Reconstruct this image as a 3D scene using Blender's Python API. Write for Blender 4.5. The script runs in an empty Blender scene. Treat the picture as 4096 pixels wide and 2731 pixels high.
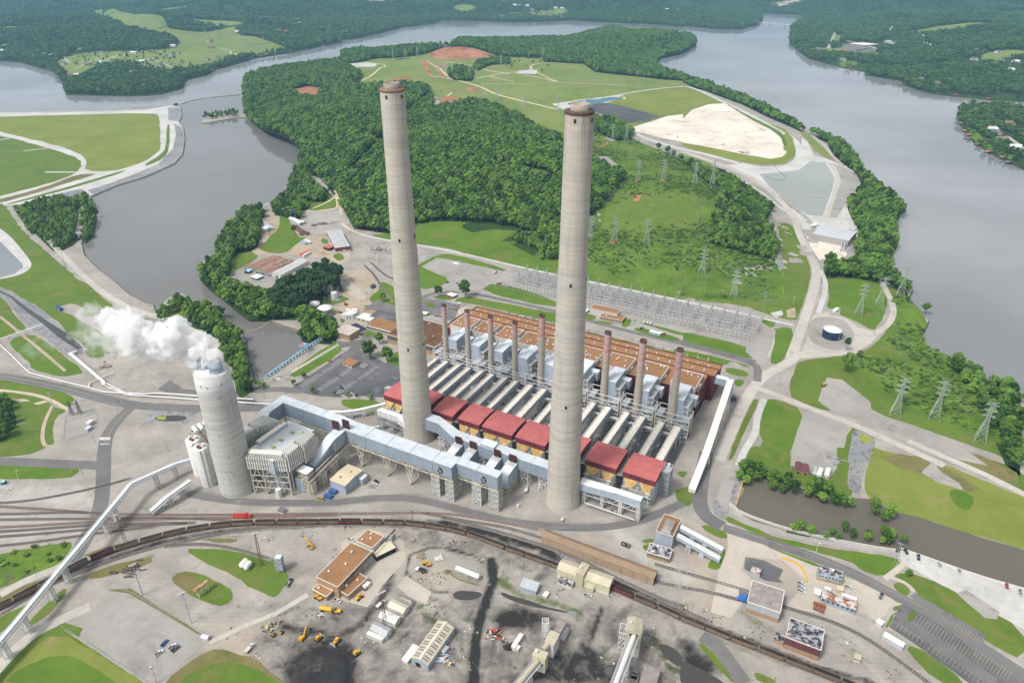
import bpy,bmesh,math,random
import numpy as np
from mathutils import Vector,Matrix,noise
from mathutils.geometry import delaunay_2d_cdt,tessellate_polygon
random.seed(7)
R=math.radians
scene=bpy.context.scene
COL=scene.collection
# ------------------------------------------------------------------ camera (solved from the verticals and the plant's long lines)
FPX,PITCH,CAMH=1629.0,R(28.5),380.0
cam=bpy.data.cameras.new("camera");camo=bpy.data.objects.new("camera",cam);COL.objects.link(camo)
cam.sensor_width=36.0;cam.lens=FPX/2352*36.0;cam.clip_start=1.0;cam.clip_end=40000
camo.location=(0,0,CAMH);camo.rotation_euler=(math.pi/2-PITCH,0,0);scene.camera=camo
# ------------------------------------------------------------------ survey: picture regions read off the photograph -> ground coordinates
REG={0:(0,0,4096/2352)}
for _n in range(9):REG[_n+1]=(1366*(_n%3),910*(_n//3),1366/2352)
for _k,_o in enumerate([(700,1400),(1400,1400),(2100,1400),(900,1667),(1600,1667),(2200,1667),(1500,1000),(2200,1000)]):
 REG['d%d'%(_k+1)]=(_o[0],_o[1],700/2350)
REG['e1']=(700,780,700/2350);REG['e2']=(1200,1080,500/2352);REG['e3']=(2400,500,700/2350)
REG['e4']=(0,1200,700/2350);REG['e5']=(2900,2200,700/2350);REG['e6']=(1200,2200,700/1343)
REG.update({'f1':(1800,2150,700/1343),'f2':(2400,2050,560/1344),'f3':(1900,2380,700/1344),'f4':(0,1900,700/1343)})
def prs(s):return[tuple(float(v)for v in q.split(','))for q in s.split()]
def toP(n,s):
 ox,oy,k=REG[n]
 return[((ox+x*k)*2352/4096,(oy+y*k)*2352/4096)for x,y in prs(s)]
def flat(P,z=0.0):
 x=P[0]-1176;v=P[1]-784
 f=FPX*math.cos(PITCH)-v*math.sin(PITCH);u=-FPX*math.sin(PITCH)-v*math.cos(PITCH)
 t=(z-CAMH)/u
 return(x*t,f*t)
def W(n,s,z=0.0):return[flat(p,z)for p in toP(n,s)]
def multi(*a):
 o=[]
 for n,s in a:o+=toP(n,s)
 return o
# ------------------------------------------------------------------ terrain
def inside(poly,X,Y):
 r=np.zeros(X.shape,bool);j=len(poly)-1
 for i in range(len(poly)):
  xi,yi=poly[i];xj,yj=poly[j]
  if yi!=yj:
   r^=((yi>Y)!=(yj>Y))&(X<(xj-xi)*(Y-yi)/(yj-yi)+xi)
  j=i
 return r
def dist(poly,X,Y,closed=True):
 d=np.full(X.shape,1e18);n=len(poly)
 for i in range(n if closed else n-1):
  ax,ay=poly[i];bx,by=poly[(i+1)%n];dx,dy=bx-ax,by-ay
  L=dx*dx+dy*dy+1e-9
  t=np.clip(((X-ax)*dx+(Y-ay)*dy)/L,0,1)
  d=np.minimum(d,(X-ax-t*dx)**2+(Y-ay-t*dy)**2)
 return np.sqrt(d)
P_main=multi((0,"-1500,2400 -700,900 -600,330 -600,272 0,264"),
(1,"0,768 600,760 1000,750 1180,725 1245,738 1252,800 1230,838 1262,880 1272,960 1258,1060 1200,1125 1000,1215 800,1275 640,1345 620,1350 650,1400 655,1450 635,1520 630,1567"),
(4,"575,60 560,110 580,190 680,290 800,380 900,470 1000,520 1055,530 1064,572 1085,560 1150,490 1250,450 1300,480 1350,505 1440,510 1520,570 1600,650 1650,710 1690,770 1700,860 1720,950 1745,1060 1750,1090 1830,1045 2225,765 2190,735 2050,700 1900,655 1800,600 1640,520 1540,455 1420,390 1390,330 1392,240 1485,160 1505,90 1545,20"),
(1,"1605,1540 1685,1440 1880,1385 1995,1300 2015,1210 2065,1090 2078,1035 2062,970 1960,900 1820,860 1740,812 1650,806 1400,848 1385,830 1440,800 1640,775 1682,770 1674,660 1668,580 1700,505 1850,455 2100,420 2352,388"),
(2,"0,338 250,315 480,290 740,296 800,280 1000,255 1560,245 1700,210 1850,175 2000,200 2180,215 2352,230"),
(3,"0,220 60,230 98,268 88,300 0,338"),(2,"2340,345 2200,375 2140,415 2200,460 2352,505"),
(3,"0,515 100,540 330,620 600,732 850,875 1000,920 1140,990 1190,1070 1250,1170 1400,1285 1420,1300 1515,1405 1515,1450 1468,1495 1478,1567"),
(6,"1488,60 1468,130 1408,200 1440,265 1520,315 1580,425 1555,475 1570,530 1640,590 1690,640 1640,740 1700,830 1850,890 1950,990 2050,1050 2200,1100 2352,1180"),(0,"2700,1110 3000,1500 3600,2400"))
P_far=multi((0,"-900,252"),(1,"0,418 140,430 250,462 360,492 400,520 430,565 440,610 460,652 700,658 900,662 1100,650 1260,605 1268,565 1290,545 1420,520 1480,480 1640,436 1760,400 1990,364 2130,334 2352,292"),
(2,"0,272 60,274 270,228 430,188 620,168 690,143 850,143 1080,154 1300,154 1560,143 1800,154 2100,166 2352,186"),
(3,"0,180 250,203 400,203 510,172 550,138 545,105 535,88 830,108 815,150 742,190 736,305 800,355 870,405 1050,455 1250,492 1260,518 1500,556 1540,592 1700,645 2000,676 2140,688 2352,700"),(0,"3000,240 3600,-12 -1300,-12"))
P_east=multi((3,"2352,1165 2300,1140 2150,1068 2010,985 1962,905 1902,852 1890,780 1930,715 2100,706 2352,756"),(0,"2700,260 2800,500"))
MAIN,FAR,EAST=([flat(p)for p in q]for q in(P_main,P_far,P_east))
BUMPS=[]
def bump(P,rx,ry,amp,ang=0):
 c=flat(P);BUMPS.append((c[0],c[1],rx,ry,ang,amp))
bump((1120,395),400,420,42,.2);bump((1560,470),200,300,24,.1);bump((800,300),330,420,30)
bump((1050,118),420,380,40);bump((880,180),350,350,22);bump((1500,105),520,700,45,-.3);bump((1150,165),500,400,14)
bump((1380,200),450,420,14);bump((780,120),400,420,16)
bump((1580,520),150,330,10,-.5)
_rs=np.random.RandomState(5)
_waves=[(_rs.uniform(0,6.28),2*math.pi/l,_rs.uniform(0,6.28),a)for l,a in((2600,.5),(2100,.45),(1500,.35),(1100,.3),(800,.2),(600,.16),(420,.1),(330,.08))]
def fbm(X,Y):
 r=0
 for th,k,ph,a in _waves:r=r+a*np.sin(k*(X*math.cos(th)+Y*math.sin(th))+ph)
 return r
def H(X,Y):
 X=np.asarray(X,float);Y=np.asarray(Y,float);z=np.zeros(X.shape)
 for cx,cy,rx,ry,an,amp in BUMPS:
  c,s=math.cos(an),math.sin(an);dx,dy=X-cx,Y-cy
  r=((dx*c+dy*s)/rx)**2+((dy*c-dx*s)/ry)**2
  z+=amp*np.where(r<1,(1-np.minimum(r,1))**2,0)
 m=(Y>900)&~((np.abs(X)<700)&(Y<1900))
 if m.any():
  x,y=X[m],Y[m];zz=np.zeros(x.shape)
  d=dist(MAIN,x,y);i=inside(MAIN,x,y)
  zz0=z[m]*np.clip(d/90,0,1)*i
  for L in(FAR,EAST):
   i=inside(L,x,y)
   if i.any():
    d=np.clip(dist(L,x[i],y[i])/1100,0,1);d=d*d*(3-2*d)
    dd=np.clip((y[i]-2500)/3500,0,1)
    zz[i]=d*(22+46*np.maximum(fbm(x[i],y[i])+.55,-.3)*(.6+.7*dd))+np.clip(dist(L,x[i],y[i])/60,0,1)*3
  z[m]=zz0+zz
 return z
def Wt(n,s=None,dz=0.):
 P=toP(n,s)if s is not None else n
 A=np.array([flat(p)for p in P]);z=np.zeros(len(P))+dz
 for k in range(14):
  A=np.array([flat(p,min(zz,250))for p,zz in zip(P,z)]);z=.45*z+.55*(H(A[:,0],A[:,1])+dz)
 return[(float(a[0]),float(a[1]))for a in A]
def gz(x,y):return float(H(np.array([x]),np.array([y]))[0])
# plant frame: a runs along the powerhouse (to the right and nearer), b away from the camera
_vx,_vy=3447.0,-1854.0;_l=math.hypot(_vx,_vy);UA=(_vx/_l,_vy/_l);NB=(-UA[1],UA[0]);PANG=math.atan2(UA[1],UA[0])
def AB(a,b):return(a*UA[0]+b*NB[0],a*UA[1]+b*NB[1])
def inAB(p):return(p[0]*UA[0]+p[1]*UA[1],p[0]*NB[0]+p[1]*NB[1])
# ------------------------------------------------------------------ materials (all procedural)
MATS={}
def nodes(m):
 m.use_nodes=True;nt=m.node_tree
 return nt,nt.nodes,nt.links,nt.nodes['Principled BSDF']
def add(N,t,**k):
 n=N.new(t)
 for a,v in k.items():
  if a.startswith('i_'):n.inputs[a[2:].replace('_',' ')].default_value=v
  else:setattr(n,a,v)
 return n
def rgba(c):return(c[0],c[1],c[2],1)
def ramp(N,L,src,stops):
 r=N.new('ShaderNodeValToRGB');e=r.color_ramp.elements
 while len(e)<len(stops):e.new(.5)
 for q,(p,c)in zip(e,stops):q.position=p;q.color=rgba(c)if len(c)==3 else c
 L.new(src,r.inputs[0]);return r
def mixc(N,L,fac,a,b):
 m=add(N,'ShaderNodeMix',data_type='RGBA')
 if hasattr(fac,'links'):L.new(fac,m.inputs[0])
 else:m.inputs[0].default_value=fac
 for i,v in((6,a),(7,b)):
  if hasattr(v,'links'):L.new(v,m.inputs[i])
  else:m.inputs[i].default_value=rgba(v)
 return m.outputs[2]
def mat(name,c,var=.14,s=.25,rough=.75,metal=0.,bump=0.,rust=None,rustat=.6,streak=0.,world=True,spec=.3,rustsc=.35):
 """plain painted, metal or stone surface: two sizes of tonal wear, optional vertical run-down stains and rust patches"""
 if name in MATS:return MATS[name]
 m=bpy.data.materials.new(name);nt,N,L,B=nodes(m);MATS[name]=m
 co=add(N,'ShaderNodeNewGeometry').outputs['Position']if world else add(N,'ShaderNodeTexCoord').outputs['Object']
 n1=add(N,'ShaderNodeTexNoise',i_Scale=s,i_Detail=5.0,i_Roughness=.65);L.new(co,n1.inputs['Vector'])
 lo=tuple(v*(1-var)for v in c);hi=tuple(min(1,v*(1+var))for v in c)
 col=ramp(N,L,n1.outputs['Fac'],[(.3,lo),(.7,hi)]).outputs[0]
 if streak:
  mp=add(N,'ShaderNodeMapping');mp.inputs['Scale'].default_value=(1,1,.06);L.new(co,mp.inputs[0])
  n2=add(N,'ShaderNodeTexNoise',i_Scale=.9,i_Detail=4.0);L.new(mp.outputs[0],n2.inputs['Vector'])
  f=ramp(N,L,n2.outputs['Fac'],[(.5,(0,0,0)),(.72,(streak,)*3)]).outputs[0]
  col=mixc(N,L,f,col,tuple(v*.5 for v in c))
 if rust:
  n3=add(N,'ShaderNodeTexNoise',i_Scale=rustsc,i_Detail=6.0,i_Roughness=.7);L.new(co,n3.inputs['Vector'])
  f=ramp(N,L,n3.outputs['Fac'],[(rustat-.04,(0,0,0)),(rustat+.06,(1,1,1))]).outputs[0]
  col=mixc(N,L,f,col,rust)
 oi=add(N,'ShaderNodeObjectInfo');mr=add(N,'ShaderNodeMapRange');mr.inputs['To Min'].default_value=.86;mr.inputs['To Max'].default_value=1.1;L.new(oi.outputs['Random'],mr.inputs[0])
 hv=add(N,'ShaderNodeHueSaturation');L.new(mr.outputs[0],hv.inputs['Value']);L.new(col,hv.inputs['Color'])if hasattr(col,'links')else None;col=hv.outputs[0]
 L.new(col,B.inputs['Base Color'])
 B.inputs['Roughness'].default_value=rough;B.inputs['Metallic'].default_value=metal;B.inputs['Specular IOR Level'].default_value=spec
 if bump:
  b=add(N,'ShaderNodeBump',i_Strength=bump,i_Distance=.3);n4=add(N,'ShaderNodeTexNoise',i_Scale=1.5,i_Detail=6.0)
  L.new(co,n4.inputs['Vector']);L.new(n4.outputs['Fac'],b.inputs['Height']);L.new(b.outputs[0],B.inputs['Normal'])
 return m
def groundmat(name,c1,c2,c3=None,s1=.012,s2=.09,s3=.6,t3=.62,rough=.95,bump=.5,stripes=None):
 """ground cover: broad drift between two tones, finer mottling, scattered patches of a third"""
 if name in MATS:return MATS[name]
 m=bpy.data.materials.new(name);nt,N,L,B=nodes(m);MATS[name]=m
 co=add(N,'ShaderNodeNewGeometry').outputs['Position']
 a=add(N,'ShaderNodeTexNoise',i_Scale=s1,i_Detail=3.0);b=add(N,'ShaderNodeTexNoise',i_Scale=s2,i_Detail=6.0,i_Roughness=.7)
 c=add(N,'ShaderNodeTexNoise',i_Scale=s3,i_Detail=4.0,i_Roughness=.75)
 for q in(a,b,c):L.new(co,q.inputs['Vector'])
 mt=add(N,'ShaderNodeMath',operation='ADD');L.new(a.outputs['Fac'],mt.inputs[0]);L.new(b.outputs['Fac'],mt.inputs[1])
 m2=add(N,'ShaderNodeMath',operation='MULTIPLY_ADD');L.new(c.outputs['Fac'],m2.inputs[0]);m2.inputs[1].default_value=.5;L.new(mt.outputs[0],m2.inputs[2])
 col=ramp(N,L,m2.outputs[0],[(0,c1),(1,c2)])
 mr=add(N,'ShaderNodeMapRange');mr.inputs['From Min'].default_value=.95;mr.inputs['From Max'].default_value=1.55
 L.new(m2.outputs[0],mr.inputs[0]);L.new(mr.outputs[0],col.inputs[0]);col=col.outputs[0]
 if stripes:
  ang,per,amt=stripes
  mp=add(N,'ShaderNodeMapping');mp.inputs['Rotation'].default_value=(0,0,ang);L.new(co,mp.inputs[0])
  wv=add(N,'ShaderNodeTexWave',i_Scale=1/per,i_Distortion=1.5,i_Detail=2.0);wv.inputs['Detail Scale'].default_value=.3;L.new(mp.outputs[0],wv.inputs[0])
  f=ramp(N,L,wv.outputs['Fac'],[(.3,(0,0,0)),(.8,(amt,)*3)]).outputs[0]
  col=mixc(N,L,f,col,c2)
 if c3:
  d=add(N,'ShaderNodeTexNoise',i_Scale=s2*.55,i_Detail=7.0,i_Roughness=.72);d.inputs['Distortion'].default_value=.6;L.new(co,d.inputs['Vector'])
  f=ramp(N,L,d.outputs['Fac'],[(t3-.05,(0,0,0)),(t3+.08,(1,1,1))]).outputs[0];col=mixc(N,L,f,col,c3)
 L.new(col,B.inputs['Base Color']);B.inputs['Roughness'].default_value=rough;B.inputs['Specular IOR Level'].default_value=.1
 if bump:
  bp=add(N,'ShaderNodeBump',i_Strength=bump,i_Distance=.6);L.new(c.outputs['Fac'],bp.inputs['Height']);L.new(bp.outputs[0],B.inputs['Normal'])
 return m
# ------------------------------------------------------------------ mesh builder and object bookkeeping
class MB:
 def __init__(s,o=(0,0,0)):s.v=[];s.f=[];s.mi=[];s.m=[];s.o=Vector(o);s.sm=[]
 def mat(s,m):
  if m not in s.m:s.m.append(m)
  return s.m.index(m)
 def add(s,vs,fs,m,smooth=False):
  k=len(s.v);i=s.mat(m);s.v+=[Vector(v)-s.o for v in vs]
  for f in fs:s.f.append([k+q for q in f]);s.mi.append(i);s.sm.append(smooth)
 def box(s,a,b,m,top=None):
  x0,y0,z0=a;x1,y1,z1=b
  vs=[(x0,y0,z0),(x1,y0,z0),(x1,y1,z0),(x0,y1,z0),(x0,y0,z1),(x1,y0,z1),(x1,y1,z1),(x0,y1,z1)]
  s.add(vs,[(0,3,2,1),(0,1,5,4),(1,2,6,5),(2,3,7,6),(3,0,4,7)],m);s.add(vs,[(4,5,6,7)],top or m)
 def hexa(s,bot,top,m,mt=None):
  n=len(bot);vs=list(bot)+list(top)
  s.add(vs,[tuple(range(n-1,-1,-1))]+[(i,(i+1)%n,n+(i+1)%n,n+i)for i in range(n)],m);s.add(list(top),[tuple(range(n))],mt or m)
 def prism(s,poly,z0,z1,m,mt=None):s.hexa([(p[0],p[1],z0)for p in poly],[(p[0],p[1],z1)for p in poly],m,mt)
 def beam(s,p,q,w,m,h=None):
  p=Vector(p);q=Vector(q);d=q-p
  if d.length<1e-6:return
  d.normalize();u=d.cross(Vector((0,0,1)))
  if u.length<1e-3:u=Vector((1,0,0))
  u.normalize();v=u.cross(d);h=h or w;u=u*w/2;v=v*h/2
  vs=[p-u-v,p+u-v,p+u+v,p-u+v,q-u-v,q+u-v,q+u+v,q-u+v]
  s.add(vs,[(0,1,2,3),(4,7,6,5),(0,4,5,1),(1,5,6,2),(2,6,7,3),(3,7,4,0)],m)
 def cyl(s,p,q,r1,r2,m,n=16,caps=True,mt=None):
  p=Vector(p);q=Vector(q);d=(q-p).normalized();u=d.cross(Vector((0,0,1)))
  if u.length<1e-3:u=Vector((1,0,0))
  u.normalize();v=d.cross(u)
  A=[p+(u*math.cos(t)+v*math.sin(t))*r1 for t in(2*math.pi*i/n for i in range(n))]
  B=[q+(u*math.cos(t)+v*math.sin(t))*r2 for t in(2*math.pi*i/n for i in range(n))]
  s.add(A+B,[(i,(i+1)%n,n+(i+1)%n,n+i)for i in range(n)],m,True)
  if caps:
   s.add(B,[tuple(range(n))],mt or m);s.add(A,[tuple(range(n-1,-1,-1))],m)
 def lathe(s,x,y,prof,m,n=32):
  vs=[(x+r*math.cos(2*math.pi*i/n),y+r*math.sin(2*math.pi*i/n),z)for r,z in prof for i in range(n)]
  fs=[(k*n+i,k*n+(i+1)%n,(k+1)*n+(i+1)%n,(k+1)*n+i)for k in range(len(prof)-1)for i in range(n)]
  s.add(vs,fs,m,True)
 def path(s,pts,w,m,h=None):
  for p,q in zip(pts,pts[1:]):s.beam(p,q,w,m,h)
 def truss(s,p,q,h,w,m,n=6,t=.4,side=None):
  """a flat lattice girder between p and q, depth h downwards"""
  p=Vector(p);q=Vector(q);dn=Vector((0,0,-h))
  s.beam(p,q,t,m);s.beam(p+dn,q+dn,t,m)
  for i in range(n):
   a=p.lerp(q,i/n);b=p.lerp(q,(i+1)/n)
   s.beam(a+dn,b,t*.7,m)if i%2==0 else s.beam(a,b+dn,t*.7,m)
   s.beam(a,a+dn,t*.6,m)
  s.beam(q,q+dn,t*.6,m)
 def bent(s,pts,z1,m,t=.5,n=3,taper=0.):
  """a braced steel tower on the ground-plan points pts"""
  c=Vector((sum(p[0]for p in pts)/len(pts),sum(p[1]for p in pts)/len(pts)))
  def P(i,f):
   p=Vector(pts[i%len(pts)][:2]);p=p.lerp(c,taper*f);z0=pts[i%len(pts)][2]if len(pts[0])>2 else 0
   return Vector((p.x,p.y,z0+(z1-z0)*f))
  k=len(pts)
  for i in range(k):
   s.beam(P(i,0),P(i,1),t,m)
   if k==2 and i==1:break
   for j in range(n):
    a,b=j/n,(j+1)/n
    s.beam(P(i,b),P(i+1,b),t*.7,m)
    s.beam(P(i,a),P(i+1,b),t*.6,m)
    if t>.35:s.beam(P(i+1,a),P(i,b),t*.6,m)
 def build(s,name,parent=None,loc=None,rz=0.):
  me=bpy.data.meshes.new(name);me.from_pydata(s.v,[],s.f);me.update()
  for m in s.m:me.materials.append(m)
  me.polygons.foreach_set('material_index',s.mi);me.polygons.foreach_set('use_smooth',s.sm)
  o=bpy.data.objects.new(name,me);COL.objects.link(o)
  if parent:o.parent=parent
  if loc is not None:o.location=loc
  o.rotation_euler=(0,0,rz)
  return o
def tag(o,label=None,cat=None,group=None,kind=None):
 for k,v in(('label',label),('category',cat),('group',group),('kind',kind)):
  if v:o[k]=v
 return o
def thing(name,label,cat,loc=(0,0,0),rz=0.,group=None):
 o=bpy.data.objects.new(name,None);COL.objects.link(o);o.location=loc;o.rotation_euler=(0,0,rz);o.empty_display_size=1
 return tag(o,label,cat,group)
def kids(o):return[c for c in bpy.data.objects if c.parent is o]
def copy_tree(o,loc,rz,label=None,group=None,scale=None,cache={}):
 if o not in cache:cache[o]=[(c,kids(c))for c in kids(o)]
 r=o.copy();COL.objects.link(r);r.location=loc;r.rotation_euler=(0,0,rz)
 if scale:r.scale=scale
 if label:r['label']=label
 if group:r['group']=group
 for c,g in cache[o]:
  d=c.copy();COL.objects.link(d);d.parent=r
  for q in g:
   e=q.copy();COL.objects.link(e);e.parent=d
 return r
def pthing(name,label,cat,a,b,group=None,z=0):
 x,y=AB(a,b);return thing(name,label,cat,(x,y,z),PANG,group)
# ------------------------------------------------------------------ ground materials (real-world albedos)
GRAVEL=((.30,.285,.265),(.47,.45,.425))
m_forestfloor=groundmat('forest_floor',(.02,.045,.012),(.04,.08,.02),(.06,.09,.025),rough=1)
m_white=groundmat('limestone_gravel',(.38,.37,.35),(.56,.545,.52),(.32,.31,.29),s1=.02,s2=.15,s3=.8)
m_riprap=groundmat('riprap',(.16,.16,.165),(.36,.355,.355),(.11,.11,.115),s2=.3,s3=1.1,t3=.56,bump=1)
m_grass=groundmat('mown_grass',(.062,.12,.015),(.125,.18,.03),(.15,.155,.042),stripes=(.5,5,.35),s1=.018,t3=.57)
m_lawn=groundmat('bright_lawn',(.06,.13,.013),(.115,.185,.023),(.15,.155,.045),s1=.02,s2=.06,t3=.57,stripes=(.48,4.5,.3))
m_olive=groundmat('olive_field',(.13,.165,.026),(.2,.23,.05),(.24,.21,.08),s2=.04,t3=.62,stripes=(.9,9,.3))
m_dry=groundmat('dry_grass',(.13,.115,.04),(.2,.17,.075),(.09,.12,.03),t3=.58)
m_brush=groundmat('brush',(.045,.1,.012),(.14,.22,.03),(.1,.085,.06),s1=.02,s2=.07,s3=.3,t3=.6,bump=1)
m_meadow=groundmat('far_meadow',(.11,.165,.032),(.2,.235,.07),(.23,.2,.09),s1=.004,s2=.02,s3=.1,t3=.6)
m_clay=groundmat('red_clay',(.26,.105,.05),(.42,.22,.125),(.2,.075,.04),s1=.01,s2=.05,t3=.55)
m_sand=groundmat('sand_track',(.42,.34,.23),(.56,.47,.345))
m_gyp=groundmat('gypsum',(.5,.43,.355),(.76,.69,.6),(.4,.345,.29),s1=.006,s2=.03,s3=.2,t3=.6)
m_ashdark=groundmat('dark_ash',(.05,.05,.055),(.12,.115,.12),(.17,.165,.16),s2=.03,t3=.6)
m_asph=groundmat('asphalt',(.125,.12,.118),(.185,.177,.17),(.1,.097,.096),s2=.06,t3=.6,bump=.15)
m_asphdark=groundmat('worn_dark_asphalt',(.075,.075,.08),(.15,.148,.15),(.2,.195,.19),s2=.08,t3=.6,bump=.15)
m_conc=groundmat('concrete_paving',(.36,.318,.268),(.49,.44,.38),(.28,.25,.215),s2=.06,t3=.66,bump=.15)
m_road=groundmat('gravel_road',(.36,.333,.293),(.5,.465,.418),(.3,.275,.24),s2=.12,t3=.6)
m_lotg=groundmat('grey_lot',(.25,.235,.215),(.36,.34,.312),(.2,.187,.17),s2=.05,t3=.6)
m_tan=groundmat('tan_dirt',(.31,.25,.18),(.44,.37,.285),(.26,.185,.12),s2=.05,t3=.6)
m_green_w=groundmat('pond_green',(.16,.2,.03),(.3,.33,.06),rough=.5,bump=0)
m_mud=groundmat('bank_mud',(.09,.085,.06),(.2,.18,.13));m_farbank=groundmat('wooded_bank',(.03,.045,.02),(.07,.075,.04))  # dark green mud for the wooded banks of the far land
m_yline=mat('yellow_paint',(.33,.28,.17),rough=.7);m_wline=mat('white_paint',(.7,.7,.68),rough=.7)
def watermat(name,c,rough=.06,bump=.12,sc=.25,vr=.15):
 m=bpy.data.materials.new(name);nt,N,L,B=nodes(m)
 co=add(N,'ShaderNodeNewGeometry').outputs['Position']
 a=add(N,'ShaderNodeTexNoise',i_Scale=.0022,i_Detail=4.0);L.new(co,a.inputs['Vector'])
 L.new(ramp(N,L,a.outputs['Fac'],[(.35,tuple(v*(1-vr)for v in c)),(.65,tuple(v*(1+vr)for v in c))]).outputs[0],B.inputs['Base Color'])
 # breeze: patches of ruffled and calm water
 r=add(N,'ShaderNodeMapRange');r.inputs['From Min'].default_value=.35;r.inputs['From Max'].default_value=.65
 r.inputs['To Min'].default_value=rough*.6;r.inputs['To Max'].default_value=rough*2.4
 mp=add(N,'ShaderNodeMapping');mp.inputs['Scale'].default_value=(1,.35,1);L.new(co,mp.inputs[0])
 b=add(N,'ShaderNodeTexNoise',i_Scale=.004,i_Detail=3.0);L.new(mp.outputs[0],b.inputs['Vector']);L.new(b.outputs['Fac'],r.inputs[0]);L.new(r.outputs[0],B.inputs['Roughness'])
 w=add(N,'ShaderNodeTexNoise',i_Scale=sc,i_Detail=3.0);L.new(co,w.inputs['Vector'])
 bp=add(N,'ShaderNodeBump',i_Strength=bump,i_Distance=.25);L.new(w.outputs['Fac'],bp.inputs['Height']);L.new(bp.outputs[0],B.inputs['Normal'])
 B.inputs['IOR'].default_value=1.33;B.inputs['Specular IOR Level'].default_value=.5
 return m
m_water=watermat('river_water',(.235,.237,.24),.05,.05,vr=.22);m_bay=watermat('bay_water',(.155,.15,.143),.045,.05);m_canal=watermat('canal_water',(.115,.105,.08),.05,.06)
m_pond=watermat('settling_pond_water',(.25,.265,.24),.08,.08);m_blackpond=watermat('coal_pond_water',(.06,.056,.05),.07,.05)
m_bluepond=watermat('lined_pond_water',(.025,.12,.17),.08,.05);m_greypond=watermat('grey_pond_water',(.2,.215,.22),.08,.08)
# base material of the main land: trodden grey gravel, with coal, dust and tan dirt where the ground carries them
def basemat():
 m=bpy.data.materials.new('yard_ground');nt,N,L,B=nodes(m)
 co=add(N,'ShaderNodeNewGeometry').outputs['Position']
 def nz(s,d=6.,r=.65,dist=0.):
  n=add(N,'ShaderNodeTexNoise',i_Scale=s,i_Detail=d,i_Roughness=r);n.inputs['Distortion'].default_value=dist;L.new(co,n.inputs['Vector']);return n.outputs['Fac']
 col=ramp(N,L,nz(.03),[(.3,(.22,.202,.178)),(.5,(.305,.28,.25)),(.7,(.385,.356,.32))]).outputs[0]
 col=mixc(N,L,ramp(N,L,nz(.11,8,.75,.8),[(.5,(0,0,0)),(.72,(.7,.7,.7))]).outputs[0],col,(.235,.212,.185))
 col=mixc(N,L,ramp(N,L,nz(.05,8,.7,1.),[(.56,(0,0,0)),(.7,(.6,.6,.6))]).outputs[0],col,(.45,.385,.3))
 col=mixc(N,L,ramp(N,L,nz(.45,6,.8,.3),[(.56,(0,0,0)),(.7,(.55,.55,.55))]).outputs[0],col,(.17,.152,.132))
 col=mixc(N,L,ramp(N,L,nz(.8,4,.8),[(.58,(0,0,0)),(.7,(.5,.5,.5))]).outputs[0],col,(.54,.505,.46))
 wv=add(N,'ShaderNodeTexWave',wave_type='RINGS',i_Scale=.09,i_Distortion=22.,i_Detail=2.);wv.inputs['Detail Scale'].default_value=.035;L.new(co,wv.inputs[0])
 tk=add(N,'ShaderNodeMath',operation='MULTIPLY');L.new(ramp(N,L,wv.outputs['Fac'],[(.8,(0,0,0)),(.97,(.24,.24,.24))]).outputs[0],tk.inputs[0]);L.new(ramp(N,L,nz(.02,3.),[(.45,(0,0,0)),(.6,(1,1,1))]).outputs[0],tk.inputs[1])
 col=mixc(N,L,tk.outputs[0],col,(.175,.162,.145))
 for an,c,amp in(('tan',(.4,.33,.25),.5),('track',(.19,.177,.165),.5),('light',(.46,.44,.41),.4),('weed',(.1,.12,.045),.9),('coal',(.022,.021,.021),.62)):
  at=add(N,'ShaderNodeAttribute',attribute_name=an)
  a=add(N,'ShaderNodeMath',operation='MULTIPLY_ADD');L.new(nz(.09,10,.68,.6),a.inputs[0]);a.inputs[1].default_value=amp*2.4;a.inputs[2].default_value=-amp*1.2
  s=add(N,'ShaderNodeMath',operation='ADD');L.new(a.outputs[0],s.inputs[0]);L.new(at.outputs['Fac'],s.inputs[1])
  g=add(N,'ShaderNodeMath',operation='MULTIPLY');L.new(at.outputs['Fac'],g.inputs[0]);g.inputs[1].default_value=3.0;g.use_clamp=True
  f=ramp(N,L,s.outputs[0],[(.2,(0,0,0)),(.85,(.97,)*3)])
  f2=add(N,'ShaderNodeMath',operation='MULTIPLY');L.new(f.outputs[0],f2.inputs[0]);L.new(g.outputs[0],f2.inputs[1])
  col=mixc(N,L,f2.outputs[0],col,c)
 L.new(col,B.inputs['Base Color']);B.inputs['Roughness'].default_value=.95;B.inputs['Specular IOR Level'].default_value=.1
 bp=add(N,'ShaderNodeBump',i_Strength=.35,i_Distance=.5);L.new(nz(.7),bp.inputs['Height']);L.new(bp.outputs[0],B.inputs['Normal'])
 return m
m_base=basemat()
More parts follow.
